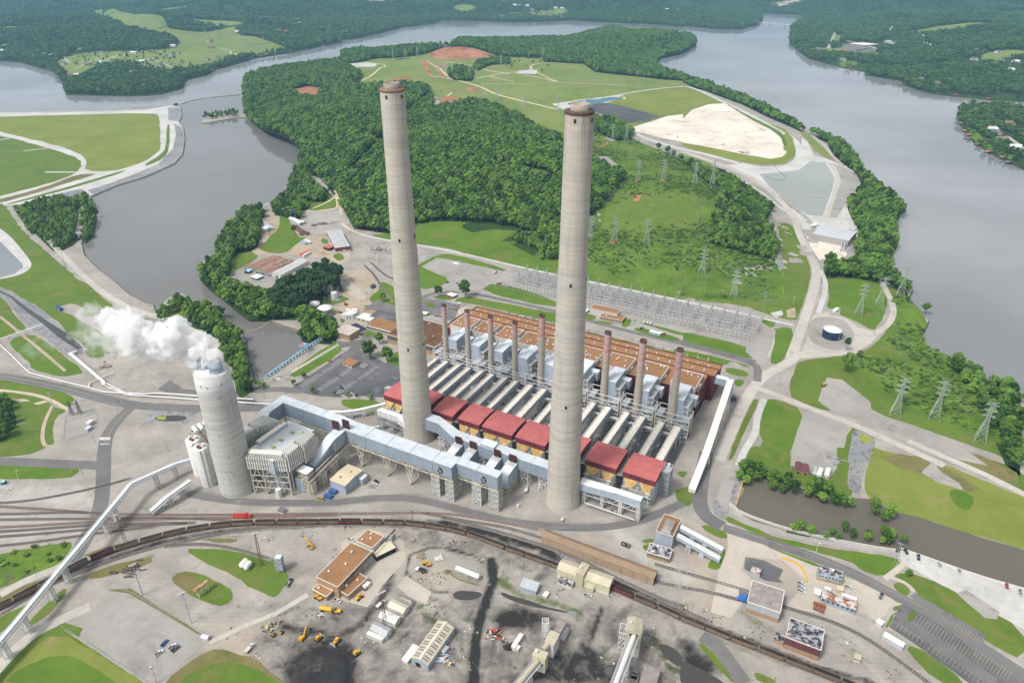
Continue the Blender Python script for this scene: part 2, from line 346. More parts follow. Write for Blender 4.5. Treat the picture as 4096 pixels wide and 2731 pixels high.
# ------------------------------------------------------------------ land masses and water
def resample(poly,sp,closed=True):
 o=[];n=len(poly)
 for i in range(n if closed else n-1):
  a=poly[i];b=poly[(i+1)%n];k=max(1,int(math.dist(a,b)/sp))
  o+=[(a[0]+(b[0]-a[0])*t/k,a[1]+(b[1]-a[1])*t/k)for t in range(k)]
 if not closed:o.append(poly[-1])
 return o
def fill(poly,sp,extra=None):
 """triangulated sheet over a ground-plan polygon with inner points every sp metres"""
 b=resample(poly,sp);A=np.array(b)
 x=np.arange(A[:,0].min()+sp*.3,A[:,0].max(),sp);y=np.arange(A[:,1].min()+sp*.3,A[:,1].max(),sp)
 X,Y=np.meshgrid(x,y);X=X.ravel();Y=Y.ravel()
 k=inside(b,X,Y);X=X[k];Y=Y[k]
 if len(X):
  k=dist(b,X,Y)>sp*.35;X=X[k];Y=Y[k]
 pts=[Vector(p)for p in b]+[Vector((float(p),float(q)))for p,q in zip(X,Y)]
 nb=len(b)
 r=delaunay_2d_cdt(pts,[(i,(i+1)%nb)for i in range(nb)],[list(range(nb))],1,1e-3)
 return[(v[0],v[1])for v in r[0]],r[2],b
def lift(A,lvl,e):
 t=np.clip(H(A[:,0],A[:,1])/1.2,0,1);f=np.clip((A[:,1]-1500)/900,0,1)
 return.03+lvl*.04+e+t*(.22+lvl*.12)+f*(.5+lvl*.12)
def sheet(name,poly,m,z,sp,skirt=None,hz=True):
 vs,fs,b=fill(poly,sp);A=np.array(vs)
 Z=(H(A[:,0],A[:,1])if hz else np.zeros(len(A)))+(z if not isinstance(z,tuple)else lift(A,*z))
 mb=MB();mb.add([(p[0],p[1],float(q))for p,q in zip(vs,Z)],fs,m,True)
 if skirt:
  n=len(b);ar=sum(b[i][0]*b[(i+1)%n][1]-b[(i+1)%n][0]*b[i][1]for i in range(n));sg=1 if ar>0 else-1
  out=[]
  for i in range(n):
   t=Vector(b[(i+1)%n])-Vector(b[i-1]);t.normalize();out.append((b[i][0]+sg*t.y*skirt[0],b[i][1]-sg*t.x*skirt[0],-5.0))
  zz=H(np.array([p[0]for p in b]),np.array([p[1]for p in b]))+(z if not isinstance(z,tuple)else 0)
  mb.add([(p[0],p[1],float(q))for p,q in zip(b,zz)]+out,[(i,(i+1)%n,n+(i+1)%n,n+i)[::-sg]for i in range(n)],skirt[1],True)
 o=mb.build(name);
 me=o.data;bm=bmesh.new();bm.from_mesh(me);bmesh.ops.recalc_face_normals(bm,faces=bm.faces)
 if sum(f.normal.z*f.calc_area()for f in bm.faces)<0:bmesh.ops.reverse_faces(bm,faces=bm.faces)
 bm.to_mesh(me);bm.free()
 return tag(o,kind='structure')
w=MB();w.add([(-9000,-300,-2.2),(9000,-300,-2.2),(9000,10500,-2.2),(-9000,10500,-2.2)],[(0,1,2,3)],m_water);tag(w.build('water'),kind='structure');w=MB();w.add([(*flat(p),-2.12)for p in((300,246),(400,240),(552,214),(735,290),(740,420),(690,560),(800,800),(560,900),(300,760),(60,560),(60,440),(300,400))],[tuple(range(11,-1,-1))],m_bay);tag(w.build('bay_water'),kind='structure')
w=MB();w.add([(-9000,-300,-6),(9000,-300,-6),(9000,10500,-6),(-9000,10500,-6)],[(0,1,2,3)],m_mud);tag(w.build('river_bed'),kind='structure')
sheet('ground',MAIN,m_base,0,26,(4.5,m_mud))
sheet('hills',FAR,m_forestfloor,0,75,(4,m_farbank));sheet('shore_land',EAST,m_forestfloor,0,40,(4,m_farbank))
# fine yard ground: where coal, dust, tracks and weeds lie
def yard():
 nx,ny=380,250;X,Y=np.meshgrid(np.linspace(-475,475,nx),np.linspace(175,740,ny));x=X.ravel();y=Y.ravel()
 A={k:np.zeros(len(x))for k in('coal','tan','track','light','weed')}
 def st(kind,n,s,w,a=1.,closed=False):
  pl=W(n,s);d=dist(pl,x,y,closed)
  v=np.clip(.82-np.where(inside(pl,x,y),-d,d)/(2.2*w),0,1)if closed else np.clip(1.35-d/w,0,1)
  A[kind]=np.maximum(A[kind],a*v)
 for l in YARD:
  l=list(l);cl_=len(l)>5;l[3]*=1 if cl_ else.62 if l[0]=='coal' else.85
  st(*l)
 ok=inside(MAIN,x,y);idx=np.arange(nx*ny).reshape(ny,nx)
 q=np.stack([idx[:-1,:-1],idx[:-1,1:],idx[1:,1:],idx[1:,:-1]],-1).reshape(-1,4);q=q[ok[q].all(1)]
 me=bpy.data.meshes.new('yard_ground');me.from_pydata([(float(a),float(b),.02)for a,b in zip(x,y)],[],q.tolist())
 for k,v in A.items():
  at=me.attributes.new(k,'FLOAT','POINT');at.data.foreach_set('value',v.astype(np.float32))
 me.materials.append(m_base);o=bpy.data.objects.new('yard_ground',me);COL.objects.link(o);tag(o,kind='structure')
YARD=[
('coal',8,"0,1000 330,1010 620,1120 900,1000 1300,1200 1750,1080 2000,1080 2351,1280 2351,1640 0,1640",20,.42,True),('coal',7,"1800,1250 2351,1050 2351,1640 1950,1640",14,.45,True),('coal',8,"380,440 700,520 1000,600 1380,720 1250,800 1000,720 700,640 480,620",10,.4,True),
('coal',8,"1035,720 1045,850 1000,1000 950,1150 920,1300 908,1600",6.4,1.15),
('coal',7,"2150,1330 2351,1330 2351,1568 2050,1568 2000,1450",14,1.05,True),('coal',8,"0,1330 70,1440 40,1580",9,.95),
('coal',7,"1950,1180 2250,1230 2351,1290",7,.75),('coal',8,"0,1230 120,1180 260,1010 330,880 340,830",7,.72),
('coal',8,"1060,1120 1200,1060 1350,1085 1420,1130 1300,1170 1120,1180",6,.95,True),('coal',8,"1230,1568 1330,1480 1500,1400 1700,1330 1900,1470 1880,1568",12,.85,True),
('coal',8,"1240,1480 1100,1400 1040,1300 1060,1200",7,.5),('coal',8,"1790,1050 1750,1180 1690,1350 1640,1450",4,.75),('coal',8,"1980,1050 1850,1180 1880,1280",8,.6),
('coal',8,"980,740 900,690 750,645 600,640 480,680 440,790 480,860 600,930 740,945",2.6,.75),('coal',8,"400,560 520,600 700,590 900,650 1000,700",4,.45),
('coal',8,"1400,560 1500,640 1750,790 1900,880 2351,1060",6,.85),('coal',8,"700,470 860,500 1100,560 1380,640 1500,720",9,.9),('coal',8,"600,455 800,470 1000,530",6,.7),
('coal',7,"2351,470 1900,490 1500,530 1100,600 800,700 500,800 0,1050",6.5,.75),('coal',8,"0,470 300,475 600,490",6,.7),('coal',7,"2351,1040 2000,1060 1900,1130",4,.35),
('coal',7,"400,830 560,790 650,760",5,.5),('coal',9,"0,1080 200,1180 600,1330 950,1470 1300,1560",4.5,.75),('coal',9,"0,1300 100,1330 230,1450 150,1520 0,1440",7,.85,True),
('coal',8,"1430,800 1350,850 1470,700",6,.6),('coal',8,"220,700 320,690 260,830",5,.3),('coal',8,"560,950 700,1020 1000,1250 1150,1400",3.5,.5),('coal',8,"0,1235 200,1340 420,1500 520,1600",3.5,.5),
('coal',8,"430,1250 500,1180 530,1150",4,.6),('coal',7,"740,1000 800,960 900,990",4,.4),('coal',8,"900,1480 1100,1460 1240,1520",8,.4),('coal',8,"1950,1230 2000,1350 1960,1500",6,.5),
('track',8,"0,320 500,280 900,400 1300,480 1700,490 2100,440 2351,330",6,.8),('track',7,"1300,240 1600,310 2000,335 2351,320",6,.8),('track',7,"1050,740 1300,860 1600,1040 1800,1060 2000,1000 2100,900",5,.4),
('track',7,"750,860 1000,960 1200,1080 1450,1130 1700,1080",5,.35),('track',8,"420,420 560,520 500,620",6,.5),('track',8,"1180,500 1230,620 1400,720",5,.3),
('track',9,"250,300 300,500 220,800 180,1100",8,.35),('track',6,"330,1400 230,1568",9,.5),
('tan',8,"0,560 200,510 420,560 440,700 200,900 0,1000",10,.55,True),('tan',8,"640,720 760,800 900,850 700,900 560,820",9,.5,True),('tan',7,"1500,1180 1800,1200 1700,1400 1450,1350",9,.5,True),
('tan',9,"100,500 250,450 400,700 250,1100 100,1050",10,.6,True),('tan',9,"450,640 1100,900 1500,1000 1100,1100 700,900",9,.5,True),('tan',8,"1650,560 1900,620 2050,650",9,.4),
('tan',5,"0,40 350,120 350,420 250,550 0,400",12,.6,True),('tan',4,"850,1380 1050,1380 1000,1480",9,.4,True),('tan',6,"740,1260 1100,1400 1000,1568 760,1500",14,.5,True),('tan',4,"700,920 830,900 700,1010",6,.5),
('light',4,"180,0 420,250 640,430 900,560 1200,640 1480,770",16,.8),('light',8,"1850,480 2100,700 2351,820",12,.5),('light',9,"1600,700 2000,850 2351,1000 2351,1200 1700,820",12,.8,True),('light',7,"0,200 600,230 640,330 0,330",8,.5,True),
('light',7,"0,420 560,440 560,540 0,580",9,.45,True),('light',8,"480,420 900,440 1300,520",8,.35),('light',6,"540,690 640,720 560,880",9,.7),('light',5,"1150,330 1500,520 2352,760",12,.6),
('weed',7,"580,690 830,610",2,.55),('weed',7,"600,840 750,780 1040,700",4,.6),('weed',8,"720,800 950,880",3,.7),('weed',8,"1090,860 1220,960 1500,1030 1640,1090",4,.75),('weed',8,"1080,760 1140,860",3,.5),
('weed',9,"400,1080 600,1200",4,.45),('weed',9,"250,1280 520,1380 900,1480",3.5,.5),('weed',8,"2150,1260 2250,1450 2351,1500",3,.8),('weed',7,"1400,580 1700,560",3,.45),('weed',7,"900,360 1500,390",3,.35),
('weed',9,"800,1140 1000,1250 1300,1430",3,.35),('weed',8,"550,1050 620,1130",5,.6),('weed',7,"1540,650 1700,700 2000,800",3,.4),('weed',8,"0,385 300,395 600,380",2,.35),('weed',9,"1100,1040 1250,1100",3,.3),
]
yard()
# ------------------------------------------------------------------ patches of cover and made roads, each a sheet a little above the one below
LV=[0];EXCL=[]
def patch(name,n,s,m,lvl=1,sp=None,pts=None):
 P=Wt(n,s)if pts is None else pts
 if name=='pond':P=smoothc(P)
 LV[0]+=1;e=(LV[0]%37)*.001
 EXCL.append(P);A=np.array(P);hmax=H(A[:,0],A[:,1]).max()if A[:,1].max()>850 else 0
 far=A[:,1].min()
 sp=sp or max(9 if far<1300 else 25,max(np.ptp(A[:,0]),np.ptp(A[:,1]))/45)
 if hmax<.3 and A[:,1].max()<880:sp=max(sp,np.ptp(A[:,0]),np.ptp(A[:,1]))+1
 z=(lvl,e)
 return sheet(name,P,m,z,sp)
def smooth(pl,k=2):
 for _ in range(k):
  o=[pl[0]]
  for a,b in zip(pl,pl[1:]):o+=[(a[0]*.75+b[0]*.25,a[1]*.75+b[1]*.25),(a[0]*.25+b[0]*.75,a[1]*.25+b[1]*.75)]
  pl=o+[pl[-1]]
 return pl
def smoothc(pl,k=2):
 for _ in range(k):
  o=[]
  for a,b in zip(pl,pl[1:]+pl[:1]):o+=[(a[0]*.75+b[0]*.25,a[1]*.75+b[1]*.25),(a[0]*.25+b[0]*.75,a[1]*.25+b[1]*.75)]
  pl=o
 return pl
def ribbon_pts(pl,w):
 l=[];r=[]
 for i,p in enumerate(pl):
  a=Vector(pl[max(i-1,0)]);b=Vector(pl[min(i+1,len(pl)-1)]);t=(b-a).normalized()
  l.append((p[0]-t.y*w/2,p[1]+t.x*w/2));r.append((p[0]+t.y*w/2,p[1]-t.x*w/2))
 return l,r
def ribbon(name,n,s,w,m,lvl=2,pl=None,kind='structure',k=2):
 pl=smooth(Wt(n,s)if pl is None else pl,k);pl=resample(pl,12,False);l,r=ribbon_pts(pl,w);N_=len(pl);LV[0]+=1;e=(LV[0]%37)*.001
 EXCL.append(l+r[::-1]);A=np.array(l+r);Z=H(A[:,0],A[:,1])+lift(A,lvl,e)
 mb=MB();mb.add([(p[0],p[1],float(z))for p,z in zip(l+r,Z)],[(i,N_+i,N_+i+1,i+1)for i in range(N_-1)],m)
 o=mb.build(name);return tag(o,kind=kind)if kind else o
G='grass'
def grass(n,s,m=None,lvl=1,sm=1,name='grass'):
 P=smoothc(Wt(n,s),sm);j=6 if P[0][1]<1000 else 14
 ar=abs(sum(a[0]*b[1]-b[0]*a[1]for a,b in zip(P,P[1:]+P[:1])))/2;pe=sum(math.dist(a,b)for a,b in zip(P,P[1:]+P[:1]));w=min(.12*j,.12*ar/pe)
 patch(name,n,s,m or m_lawn,lvl,pts=[(p[0]+random.uniform(-w,w),p[1]+random.uniform(-w,w))for p in resample(P,j)])
def mound(n,s,h,m,name):
 vs,fs,b=fill(smoothc(W(n,s)),2.2);A=np.array(vs);d=dist(b,A[:,0],A[:,1]);t=np.clip(d/(h*2.4),0,1);Z=.05+h*t*(2-t)*(.75+.35*np.array([noise.noise(Vector((x*.09,y*.09,0)))for x,y in vs]))+.8*t*np.array([noise.noise(Vector((x*.35,y*.35,5)))for x,y in vs])
 mb=MB();mb.add([(p[0],p[1],float(z))for p,z in zip(vs,Z)],fs,m,True);return mb.build(name)
# --- tile 1: ash landfill on the left bank, shoreline stone
patch('ash_landfill_ground',1,"-200,780 600,772 1000,758 1180,728 1240,742 1248,800 1228,838 1258,880 1268,960 1254,1058 1196,1122 1000,1211 800,1271 640,1341 560,1360 300,1420 200,1400 -200,1440",m_white,1)
patch('riprap',1,"1158,742 1238,744 1247,800 1225,836 1160,830",m_riprap,2);patch('riprap',1,"1200,852 1255,880 1268,960 1254,1058 1196,1122 1000,1211 800,1271 645,1341 600,1312 760,1262 900,1210 1090,1130 1190,1025 1212,930",m_riprap,2)
patch('riprap',1,"200,1395 420,1330 560,1300 620,1340 560,1356 330,1412",m_riprap,2)
grass(1,"-200,812 0,806 500,792 1050,780 1100,800 1108,1000 1090,1050 1010,1108 900,1150 780,1178 580,1180 602,1120 570,1070 400,1002 0,910 -200,860",m_olive,3)
grass(1,"-200,930 0,928 330,1022 500,1072 560,1112 555,1160 500,1208 330,1268 0,1352 -200,1400",m_grass,3)
ribbon('road',1,"0,966 100,948 100,952",7,m_white,4);ribbon('road',1,"160,1042 330,1020",6,m_white,4);ribbon('road',1,"310,1186 520,1186",8,m_white,4)
grass(1,"-200,1425 0,1372 200,1320 400,1256 520,1204 640,1196 660,1203 450,1266 250,1330 0,1398",m_dry,3)
grass(1,"0,1418 300,1334 500,1278 700,1218 880,1165 840,1190 640,1255 400,1322 100,1402",m_grass,3)
grass(1,"1148,860 1170,858 1166,1030 1130,1090 1020,1142 988,1136 1100,1072 1144,1020",m_grass,3)
# --- tile 4: left bank below it
grass(4,"-200,-40 0,-180 60,-130 130,0 420,255 640,432 812,558 700,605 530,612 590,570 512,515 380,556 530,622 700,720 870,830 780,880 570,830 300,560 90,450 0,408 -200,400",m_grass,1)
patch('gravel_dam',4,"-200,-80 20,0 215,228 218,275 150,325 0,358 -200,380",m_white,2,pts=smoothc(W(4,"-200,-80 20,0 215,228 218,275 150,325 0,358 -200,380")))
patch('water',4,"-200,-30 0,95 155,250 158,275 100,320 0,345 -200,360",m_greypond,3)
patch('gravel_bank',4,"-60,400 0,408 90,450 300,570 570,825 580,870 440,870 150,640 60,520 -60,450",m_riprap,2)
patch('ditch_water',4,"-30,420 80,470 200,560 320,640 480,740 570,828 530,838 400,755 310,675 150,555 60,475 -30,438",m_blackpond,3)
grass(4,"-60,440 60,520 95,600 185,690 150,722 0,620 -60,580",m_grass,3);grass(4,"-60,600 0,622 130,722 50,752 -60,770",m_grass,3);grass(4,"60,775 210,728 340,800 450,890 582,990 540,1012 420,1032 210,972 205,930 100,840",m_lawn,3)
ribbon('path',4,"0,612 130,720 300,860 450,988",3.2,m_tan,4,k=1)
grass(4,"570,862 640,812 740,880 650,905",m_lawn,3);grass(4,"1090,590 1300,485 1380,520 1280,640 1200,630",m_olive,2);grass(4,"945,605 1055,640 1010,678 950,645",m_lawn,3);grass(4,"760,760 880,790 860,830 780,820",m_lawn,3)
ribbon('gravel_road',4,"260,0 430,190 640,400 860,545 1100,620 1300,690 1470,780 1520,870",8,m_road,2)
ribbon('road',4,"-100,1015 0,1022 200,1055 450,1108 700,1175 900,1222 1150,1240 1400,1248 1800,1240",12,m_asph,2);ribbon('yellow_line',4,"-100,1015 0,1020 200,1053 450,1106 700,1173",.5,m_yline,3)
ribbon('road',4,"905,1235 800,1330 730,1440 715,1568",11,m_asph,2);ribbon('road',7,"715,-10 712,200 690,380 600,560 490,740",11,m_asph,2);ribbon('road',7,"-60,38 300,55 700,72",11,m_asph,2)
ribbon('yellow_line',4,"870,1270 790,1350 722,1480",.4,m_yline,3)
for i in range(7):ribbon('crossing_stripe',4,"%d,1443 %d,1463"%(696+i*10,692+i*10),.8,m_wline,4,k=0)
for q in("690,1490 752,1490",):ribbon('stop_line',4,q,.7,m_wline,4,k=0)
ribbon('road',4,"1800,1248 1600,1120 1750,1120 2000,1110 2150,1130",9,m_asph,2);patch('road',4,"1085,1112 1170,1050 1260,1110 1400,1120 1400,1150 1150,1135",m_asph,2)
grass(4,"-60,1038 0,1045 200,1060 420,1110 512,1178 500,1202 470,1240 370,1200 150,1130 -60,1118",m_lawn,1);grass(4,"-60,1126 200,1150 340,1200 360,1232 302,1340 282,1480 330,1502 290,1530 180,1568 -60,1580",m_grass,1);grass(4,"360,1235 400,1240 470,1260 380,1300 360,1420 380,1490 320,1500 300,1450 310,1340",m_grass,1)
ribbon('path',4,"-20,1118 200,1140 350,1182 470,1256",3.5,m_sand,3);ribbon('path',4,"360,1228 305,1340 288,1450 312,1505",3.2,m_tan,3);patch('dirt',4,"225,1210 310,1190 330,1200 260,1220",m_sand,2);patch('dirt',4,"80,1180 170,1180 210,1195 120,1200",m_sand,2)
grass(7,"-60,60 0,58 300,74 542,86 540,122 482,158 300,165 -60,165",m_lawn,1)
patch('substation_pad',4,"450,1250 665,1240 660,1400 430,1470",m_lotg,1);patch('pond_bank',4,"985,1340 1050,1260 1380,1262 1290,1350 1150,1352",m_riprap,1);patch('pond',4,"1050,1330 1085,1293 1305,1295 1255,1338",m_blackpond,2);patch('pond_scum',4,"1075,1320 1090,1300 1150,1300 1135,1325",m_green_w,3)
# --- tile 7: lower left
grass(7,"-60,690 200,640 480,595 498,610 460,700 380,770 200,850 -60,930",m_brush,1);grass(7,"-60,980 150,900 320,850 300,880 140,980 -60,1060",m_dry,1)
grass(7,"-60,1130 60,1080 210,1015 170,1080 60,1180 -60,1260",m_grass,1);grass(7,"170,1190 240,1100 330,1010 430,920 465,920 440,970 380,1050 280,1140",m_grass,1);patch('grass_strip',7,"-60,1480 150,1300 400,1175 420,1145 570,1190 540,1255 420,1190 1040,1600 -60,1640",m_grass,1)
grass(7,"0,1568 150,1390 400,1200 700,1390 1000,1568 1000,1640 0,1640",m_olive,2);grass(7,"20,1590 130,1460 400,1370 620,1430 900,1640",m_lawn,3);grass(7,"1130,1570 1330,1400 1500,1320 1620,1370 1760,1400 1900,1510 1950,1570 1960,1640 1080,1640",m_dry,2);grass(7,"1230,1568 1350,1470 1530,1415 1750,1460 1900,1540 1960,1640 1200,1640",m_lawn,3)
patch('car_park',7,"740,960 830,955 1000,1030 1430,1270 1310,1380 1110,1568 1040,1568 550,1240 600,1120 720,1010",m_lotg,1)
grass(7,"1270,640 1400,640 1700,670 1850,700 1960,770 1990,850 1930,950 1870,980 1760,930 1560,800 1400,730",m_grass,1);grass(7,"1170,840 1250,795 1380,820 1500,870 1610,940 1590,1010 1500,1040 1380,1000 1220,900",m_grass,1);grass(7,"1175,850 1250,800 1340,820 1380,900 1340,960 1260,930",m_dry,2)
patch('grass_verge',7,"735,930 900,915 1100,1050 1240,1130 1400,1240 1360,1230 1100,1070 880,950",m_dry,1);grass(7,"600,820 760,760 1040,690 1050,740 850,800 640,860",m_dry,1);grass(7,"1430,580 1620,570 1640,600 1460,600",m_dry,1);grass(7,"580,680 820,605 830,625 620,710",m_dry,1);grass(8,"720,790 800,850 960,890 930,900 780,850",m_dry,1)
ribbon('track_path',7,"1440,1290 1700,1170 1900,1090 2120,960",4.0,m_road,3,k=0);ribbon('road',7,"-60,1520 80,1360 250,1210 400,1140 620,1040",8,m_road,2);ribbon('road',7,"0,960 200,850 420,770",7,m_road,2)
ribbon('road',7,"1230,250 1500,305 1800,330 2351,325",7.5,m_asph,2);ribbon('road',8,"0,320 250,290 500,295 800,370 1100,450 1400,485 1700,505 1950,480 2150,420 2351,330",7.5,m_asph,2)
# --- tile 8 / 9
patch('concrete_apron',8,"0,1000 180,1045 280,900 440,720 430,600 380,560 250,520 150,510 0,600",m_conc,1);patch('concrete_apron',8,"380,900 450,830 620,940 580,1025 460,970",m_conc,1)
patch('pond',8,"760,960 800,930 900,935 970,945 960,980 880,1000 790,995",m_blackpond,2);patch('pond',8,"1095,935 1180,970 1300,1000 1400,1040 1540,1070 1560,1090 1440,1065 1250,1030 1100,970",m_blackpond,2);patch('pond',8,"1560,1065 1620,1075 1620,1105 1565,1100",m_greypond,2)
patch('pond',8,"2180,1300 2240,1300 2351,1370 2351,1470 2260,1420 2190,1340",m_blackpond,2);patch('pond',9,"-20,1400 60,1440 180,1500 300,1575 300,1640 -20,1640",m_blackpond,2)
grass(8,"2070,580 2150,570 2150,600 2080,605",m_lawn,1);grass(8,"2070,620 2120,610 2140,650 2090,660",m_lawn,1)
RD="230,-10 130,230 95,350 130,430 230,490"
grass(6,"470,1200 518,1172 510,1230 440,1370 400,1450 340,1600 300,1600",m_grass,1)
grass(9,"-50,110 30,110 30,130 -10,160",m_lawn,1);grass(9,"-60,250 0,215 90,222 118,232 60,340 20,355 -40,320",m_lawn,1);grass(9,"110,180 140,130 155,135 130,200",m_lawn,1);grass(9,"120,480 200,480 300,540 312,575 240,565 150,520",m_grass,1)
grass(9,"170,780 180,725 260,690 300,640 285,720 250,790",m_lawn,1);grass(9,"265,440 330,418 480,480 600,560 1000,640 1480,700 1500,760 1370,840 1220,790 1160,730 900,660 600,580 460,520",m_lawn,1);grass(9,"500,615 560,620 740,680 940,755 930,770 720,710 520,635",m_lawn,1)
grass(9,"1440,835 1510,800 1650,830 1950,970 2352,1190 2352,1420 2100,1290 1900,1160 1650,1010 1560,880",m_grass,1);grass(9,"1440,885 1490,872 1550,890 1570,940 1545,975 1470,930",m_lawn,1);grass(9,"1320,930 1400,955 1505,1030 1470,1075 1440,1060 1460,1025 1380,985",m_lawn,1);grass(9,"1520,1290 1700,1360 1950,1568 1900,1640 1620,1450",m_grass,1);grass(9,"1390,1180 1440,1090 1458,1100 1410,1190",m_grass,1)
grass(9,"100,1300 130,1290 220,1370 330,1500 400,1568 340,1568 230,1450",m_grass,1);grass(9,"480,1480 600,1530 660,1568 520,1568",m_grass,1)
patch('riprap',9,"200,330 240,250 330,90 310,300 320,410 260,440 215,400",m_riprap,1);patch('riprap',9,"320,290 370,140 415,150 405,230 360,340 330,330",m_riprap,2);patch('dirt',9,"230,300 290,120 360,80 380,150 320,300 310,390",m_lotg,1)
CANAL=W(9,"438,158 410,260 365,345 385,395 480,450 700,515 920,570 1300,640 1500,655 1580,665 1700,720 2000,815 2352,910 2800,1030 2800,780 2352,652 2100,580 1800,485 1620,425 1450,388 1270,300 1100,290 900,250 640,180 500,150")
patch('canal_water',0,None,m_canal,3,pts=CANAL)
patch('concrete_apron',9,"100,330 300,470 310,640 250,790 190,1080 330,1120 420,1000 480,860 400,790 430,700 680,720 850,870 830,900 700,1050 900,1080 1100,1100 1260,1090 1500,1030 1400,960 1180,860 900,760 600,640 460,560 250,430",m_conc,1)
patch('dark_pad',9,"430,700 560,725 690,790 660,850 690,880 560,860 420,780",m_asphdark,2);patch('pad',9,"1290,1010 1420,1040 1400,1100 1320,1140 1270,1090",m_conc,2)
ribbon('road',9,"280,500 600,600 900,700 1150,800 1450,960 1700,1080 2000,1290 2351,1540",9,m_asph,3);ribbon('road',9,"160,-20 120,220 110,330 150,420 270,490",12,m_asph,3);ribbon('footpath',9,"310,400 460,480 760,560 1100,620 1460,665",4.5,m_lotg,2);ribbon('road',9,"130,1240 230,1300 420,1568",10,m_asph,2);ribbon('path',9,"1390,850 1470,790 1530,740",4,m_conc,3)
ribbon('path',9,"1430,840 1540,880 1590,940",3,m_conc,3)
patch('gravel_lot',9,"1495,650 1600,665 2000,825 2352,925 2700,1010 2700,1400 2352,1200 1950,980 1650,820 1500,740",m_white,2);patch('gravel_pad',9,"1885,950 1950,925 2180,1080 2160,1130 2080,1120 1960,1020",m_lotg,3)
patch('car_park',9,"1420,1180 1500,1025 1560,1035 2000,1290 2200,1420 2351,1540 2351,1640 2000,1590 1600,1300",m_asphdark,2)
ribbon('car_park_aisle',9,"1490,1080 1560,1170 1700,1260 2150,1568",9,m_asph,3);patch('car_park',9,"1560,970 1600,950 2090,1240 2070,1290 2352,1470 2352,1500 2100,1350 1800,1140",m_asph,2);grass(9,"1545,1120 1575,1070 1605,1075 1590,1120 1560,1150",m_lawn,4)
for q in("600,590 900,690 1150,790 1450,948 1700,1068","300,495 600,590"):ribbon('yellow_line',9,q,.35,m_yline,4)
for i in range(26):
 t=i/25;x=1435+t*700;y=1175+t*465
 ribbon('bay_line',9,"%.0f,%.0f %.0f,%.0f"%(x,y,x+22,y-36),.22,m_yline,4,k=0)
for i in range(30):
 t=i/29;x=1625+t*640;y=1090+t*400
 ribbon('bay_line',9,"%.0f,%.0f %.0f,%.0f"%(x-42,y+66,x,y),.22,m_yline,4,k=0)
for i in range(14):
 t=i/13;x=1800+t*290;y=1105+t*170
 ribbon('bay_line',9,"%.0f,%.0f %.0f,%.0f"%(x-22,y+36,x,y),.22,m_yline,4,k=0)
# --- tile 6 / right side
grass(6,"-60,500 0,478 500,508 690,490 700,330 640,230 620,0 740,-20 830,140 885,300 870,392 800,600 780,645 600,605 400,530 0,500",m_grass,1)
grass(6,"640,700 700,680 770,702 720,880 660,942 590,930 640,760 620,690",m_lawn,1);grass(6,"530,622 640,640 630,690 560,680",m_lawn,1)
grass(6,"-60,700 440,812 430,860 524,886 490,906 300,870 60,808 -60,790",m_lawn,1);grass(6,"-60,830 130,868 470,950 442,966 330,916 300,950 200,930 0,890 -60,870",m_lawn,1);grass(6,"300,960 462,992 430,1036 285,1000",m_lawn,2);grass(6,"360,1040 426,1050 410,1096 355,1092",m_lawn,2)
grass(6,"960,330 1350,372 1402,440 1410,550 1330,700 1300,708 1180,640 1100,610 985,560 1012,450",m_lawn,1);patch('dirt',6,"600,590 680,570 690,600 640,620",m_white,3);patch('dirt',6,"710,570 770,550 780,620 720,620",m_tan,3)
grass(6,"760,985 805,912 1040,890 1240,860 1330,790 1400,715 1440,560 1400,470 1420,400 1560,480 1690,640 1640,740 1700,835 1850,885 2000,1010 2352,1400 2352,1640 2150,1560 1700,1400 1300,1268 1290,1200 1100,1050 990,1030 940,1160 930,1200 1062,1275 850,1222 722,1150",m_grass,1)
grass(6,"1215,888 1300,880 1500,930 1760,1020 2000,1110 2100,1240 2250,1500 2150,1480 1700,1310 1500,1222 1350,1092 1200,985",m_brush,2);grass(6,"1420,465 1550,480 1690,640 1640,745 1700,835 1840,880 1900,1000 1980,1080 1930,1090 1600,925 1400,785 1470,690 1480,590",m_brush,2)
patch('gravel_lot',6,"950,1130 990,1032 1100,1050 1290,1200 1300,1272 1600,1365 1950,1530 2100,1640 1900,1600 1500,1432 1240,1335 1040,1275 930,1190",m_lotg,3)
grass(6,"560,1190 640,1175 840,1262 780,1420 740,1568 410,1568 560,1500 520,1400",m_lawn,1);patch('dirt_lot',6,"840,1262 1142,1372 1060,1620 720,1620 780,1420",m_lotg,1);grass(6,"1150,1370 1200,1388 1330,1452 1300,1568 1100,1568",m_grass,1)
grass(9,"740,30 750,-40 1080,-60 1160,-30 1120,170 1180,270 1100,290 900,250 740,180",m_grass,1);grass(9,"400,30 420,-60 740,-60 740,60 760,180 500,150",m_grass,1);patch('dirt_lot',9,"740,70 750,-60 1060,-60 1060,90 1000,170 840,110",m_lotg,2)
grass(9,"1300,-60 1400,-20 1700,20 2352,290 2800,480 2800,760 2352,650 1800,485 1620,425 1450,388 1280,300 1240,200",m_olive,1);grass(9,"1700,-80 2100,20 2352,110 2352,250 2352,280 1750,0",m_grass,1)
patch('bare_ground',9,"1360,10 1500,-10 1700,30 1900,130 2040,230 1960,260 1800,180 1600,120 1450,70",m_dry,2);patch('bare_ground',9,"1640,120 1720,40 1780,120 1900,190 1930,240 1760,190",m_lotg,3)
grass(9,"1820,240 1900,235 2020,300 1960,400 1860,330",m_lawn,2);patch('pale_ground',9,"1800,-60 2050,0 2300,120 2310,190 2200,180 1950,70 1800,-10",m_dry,2)
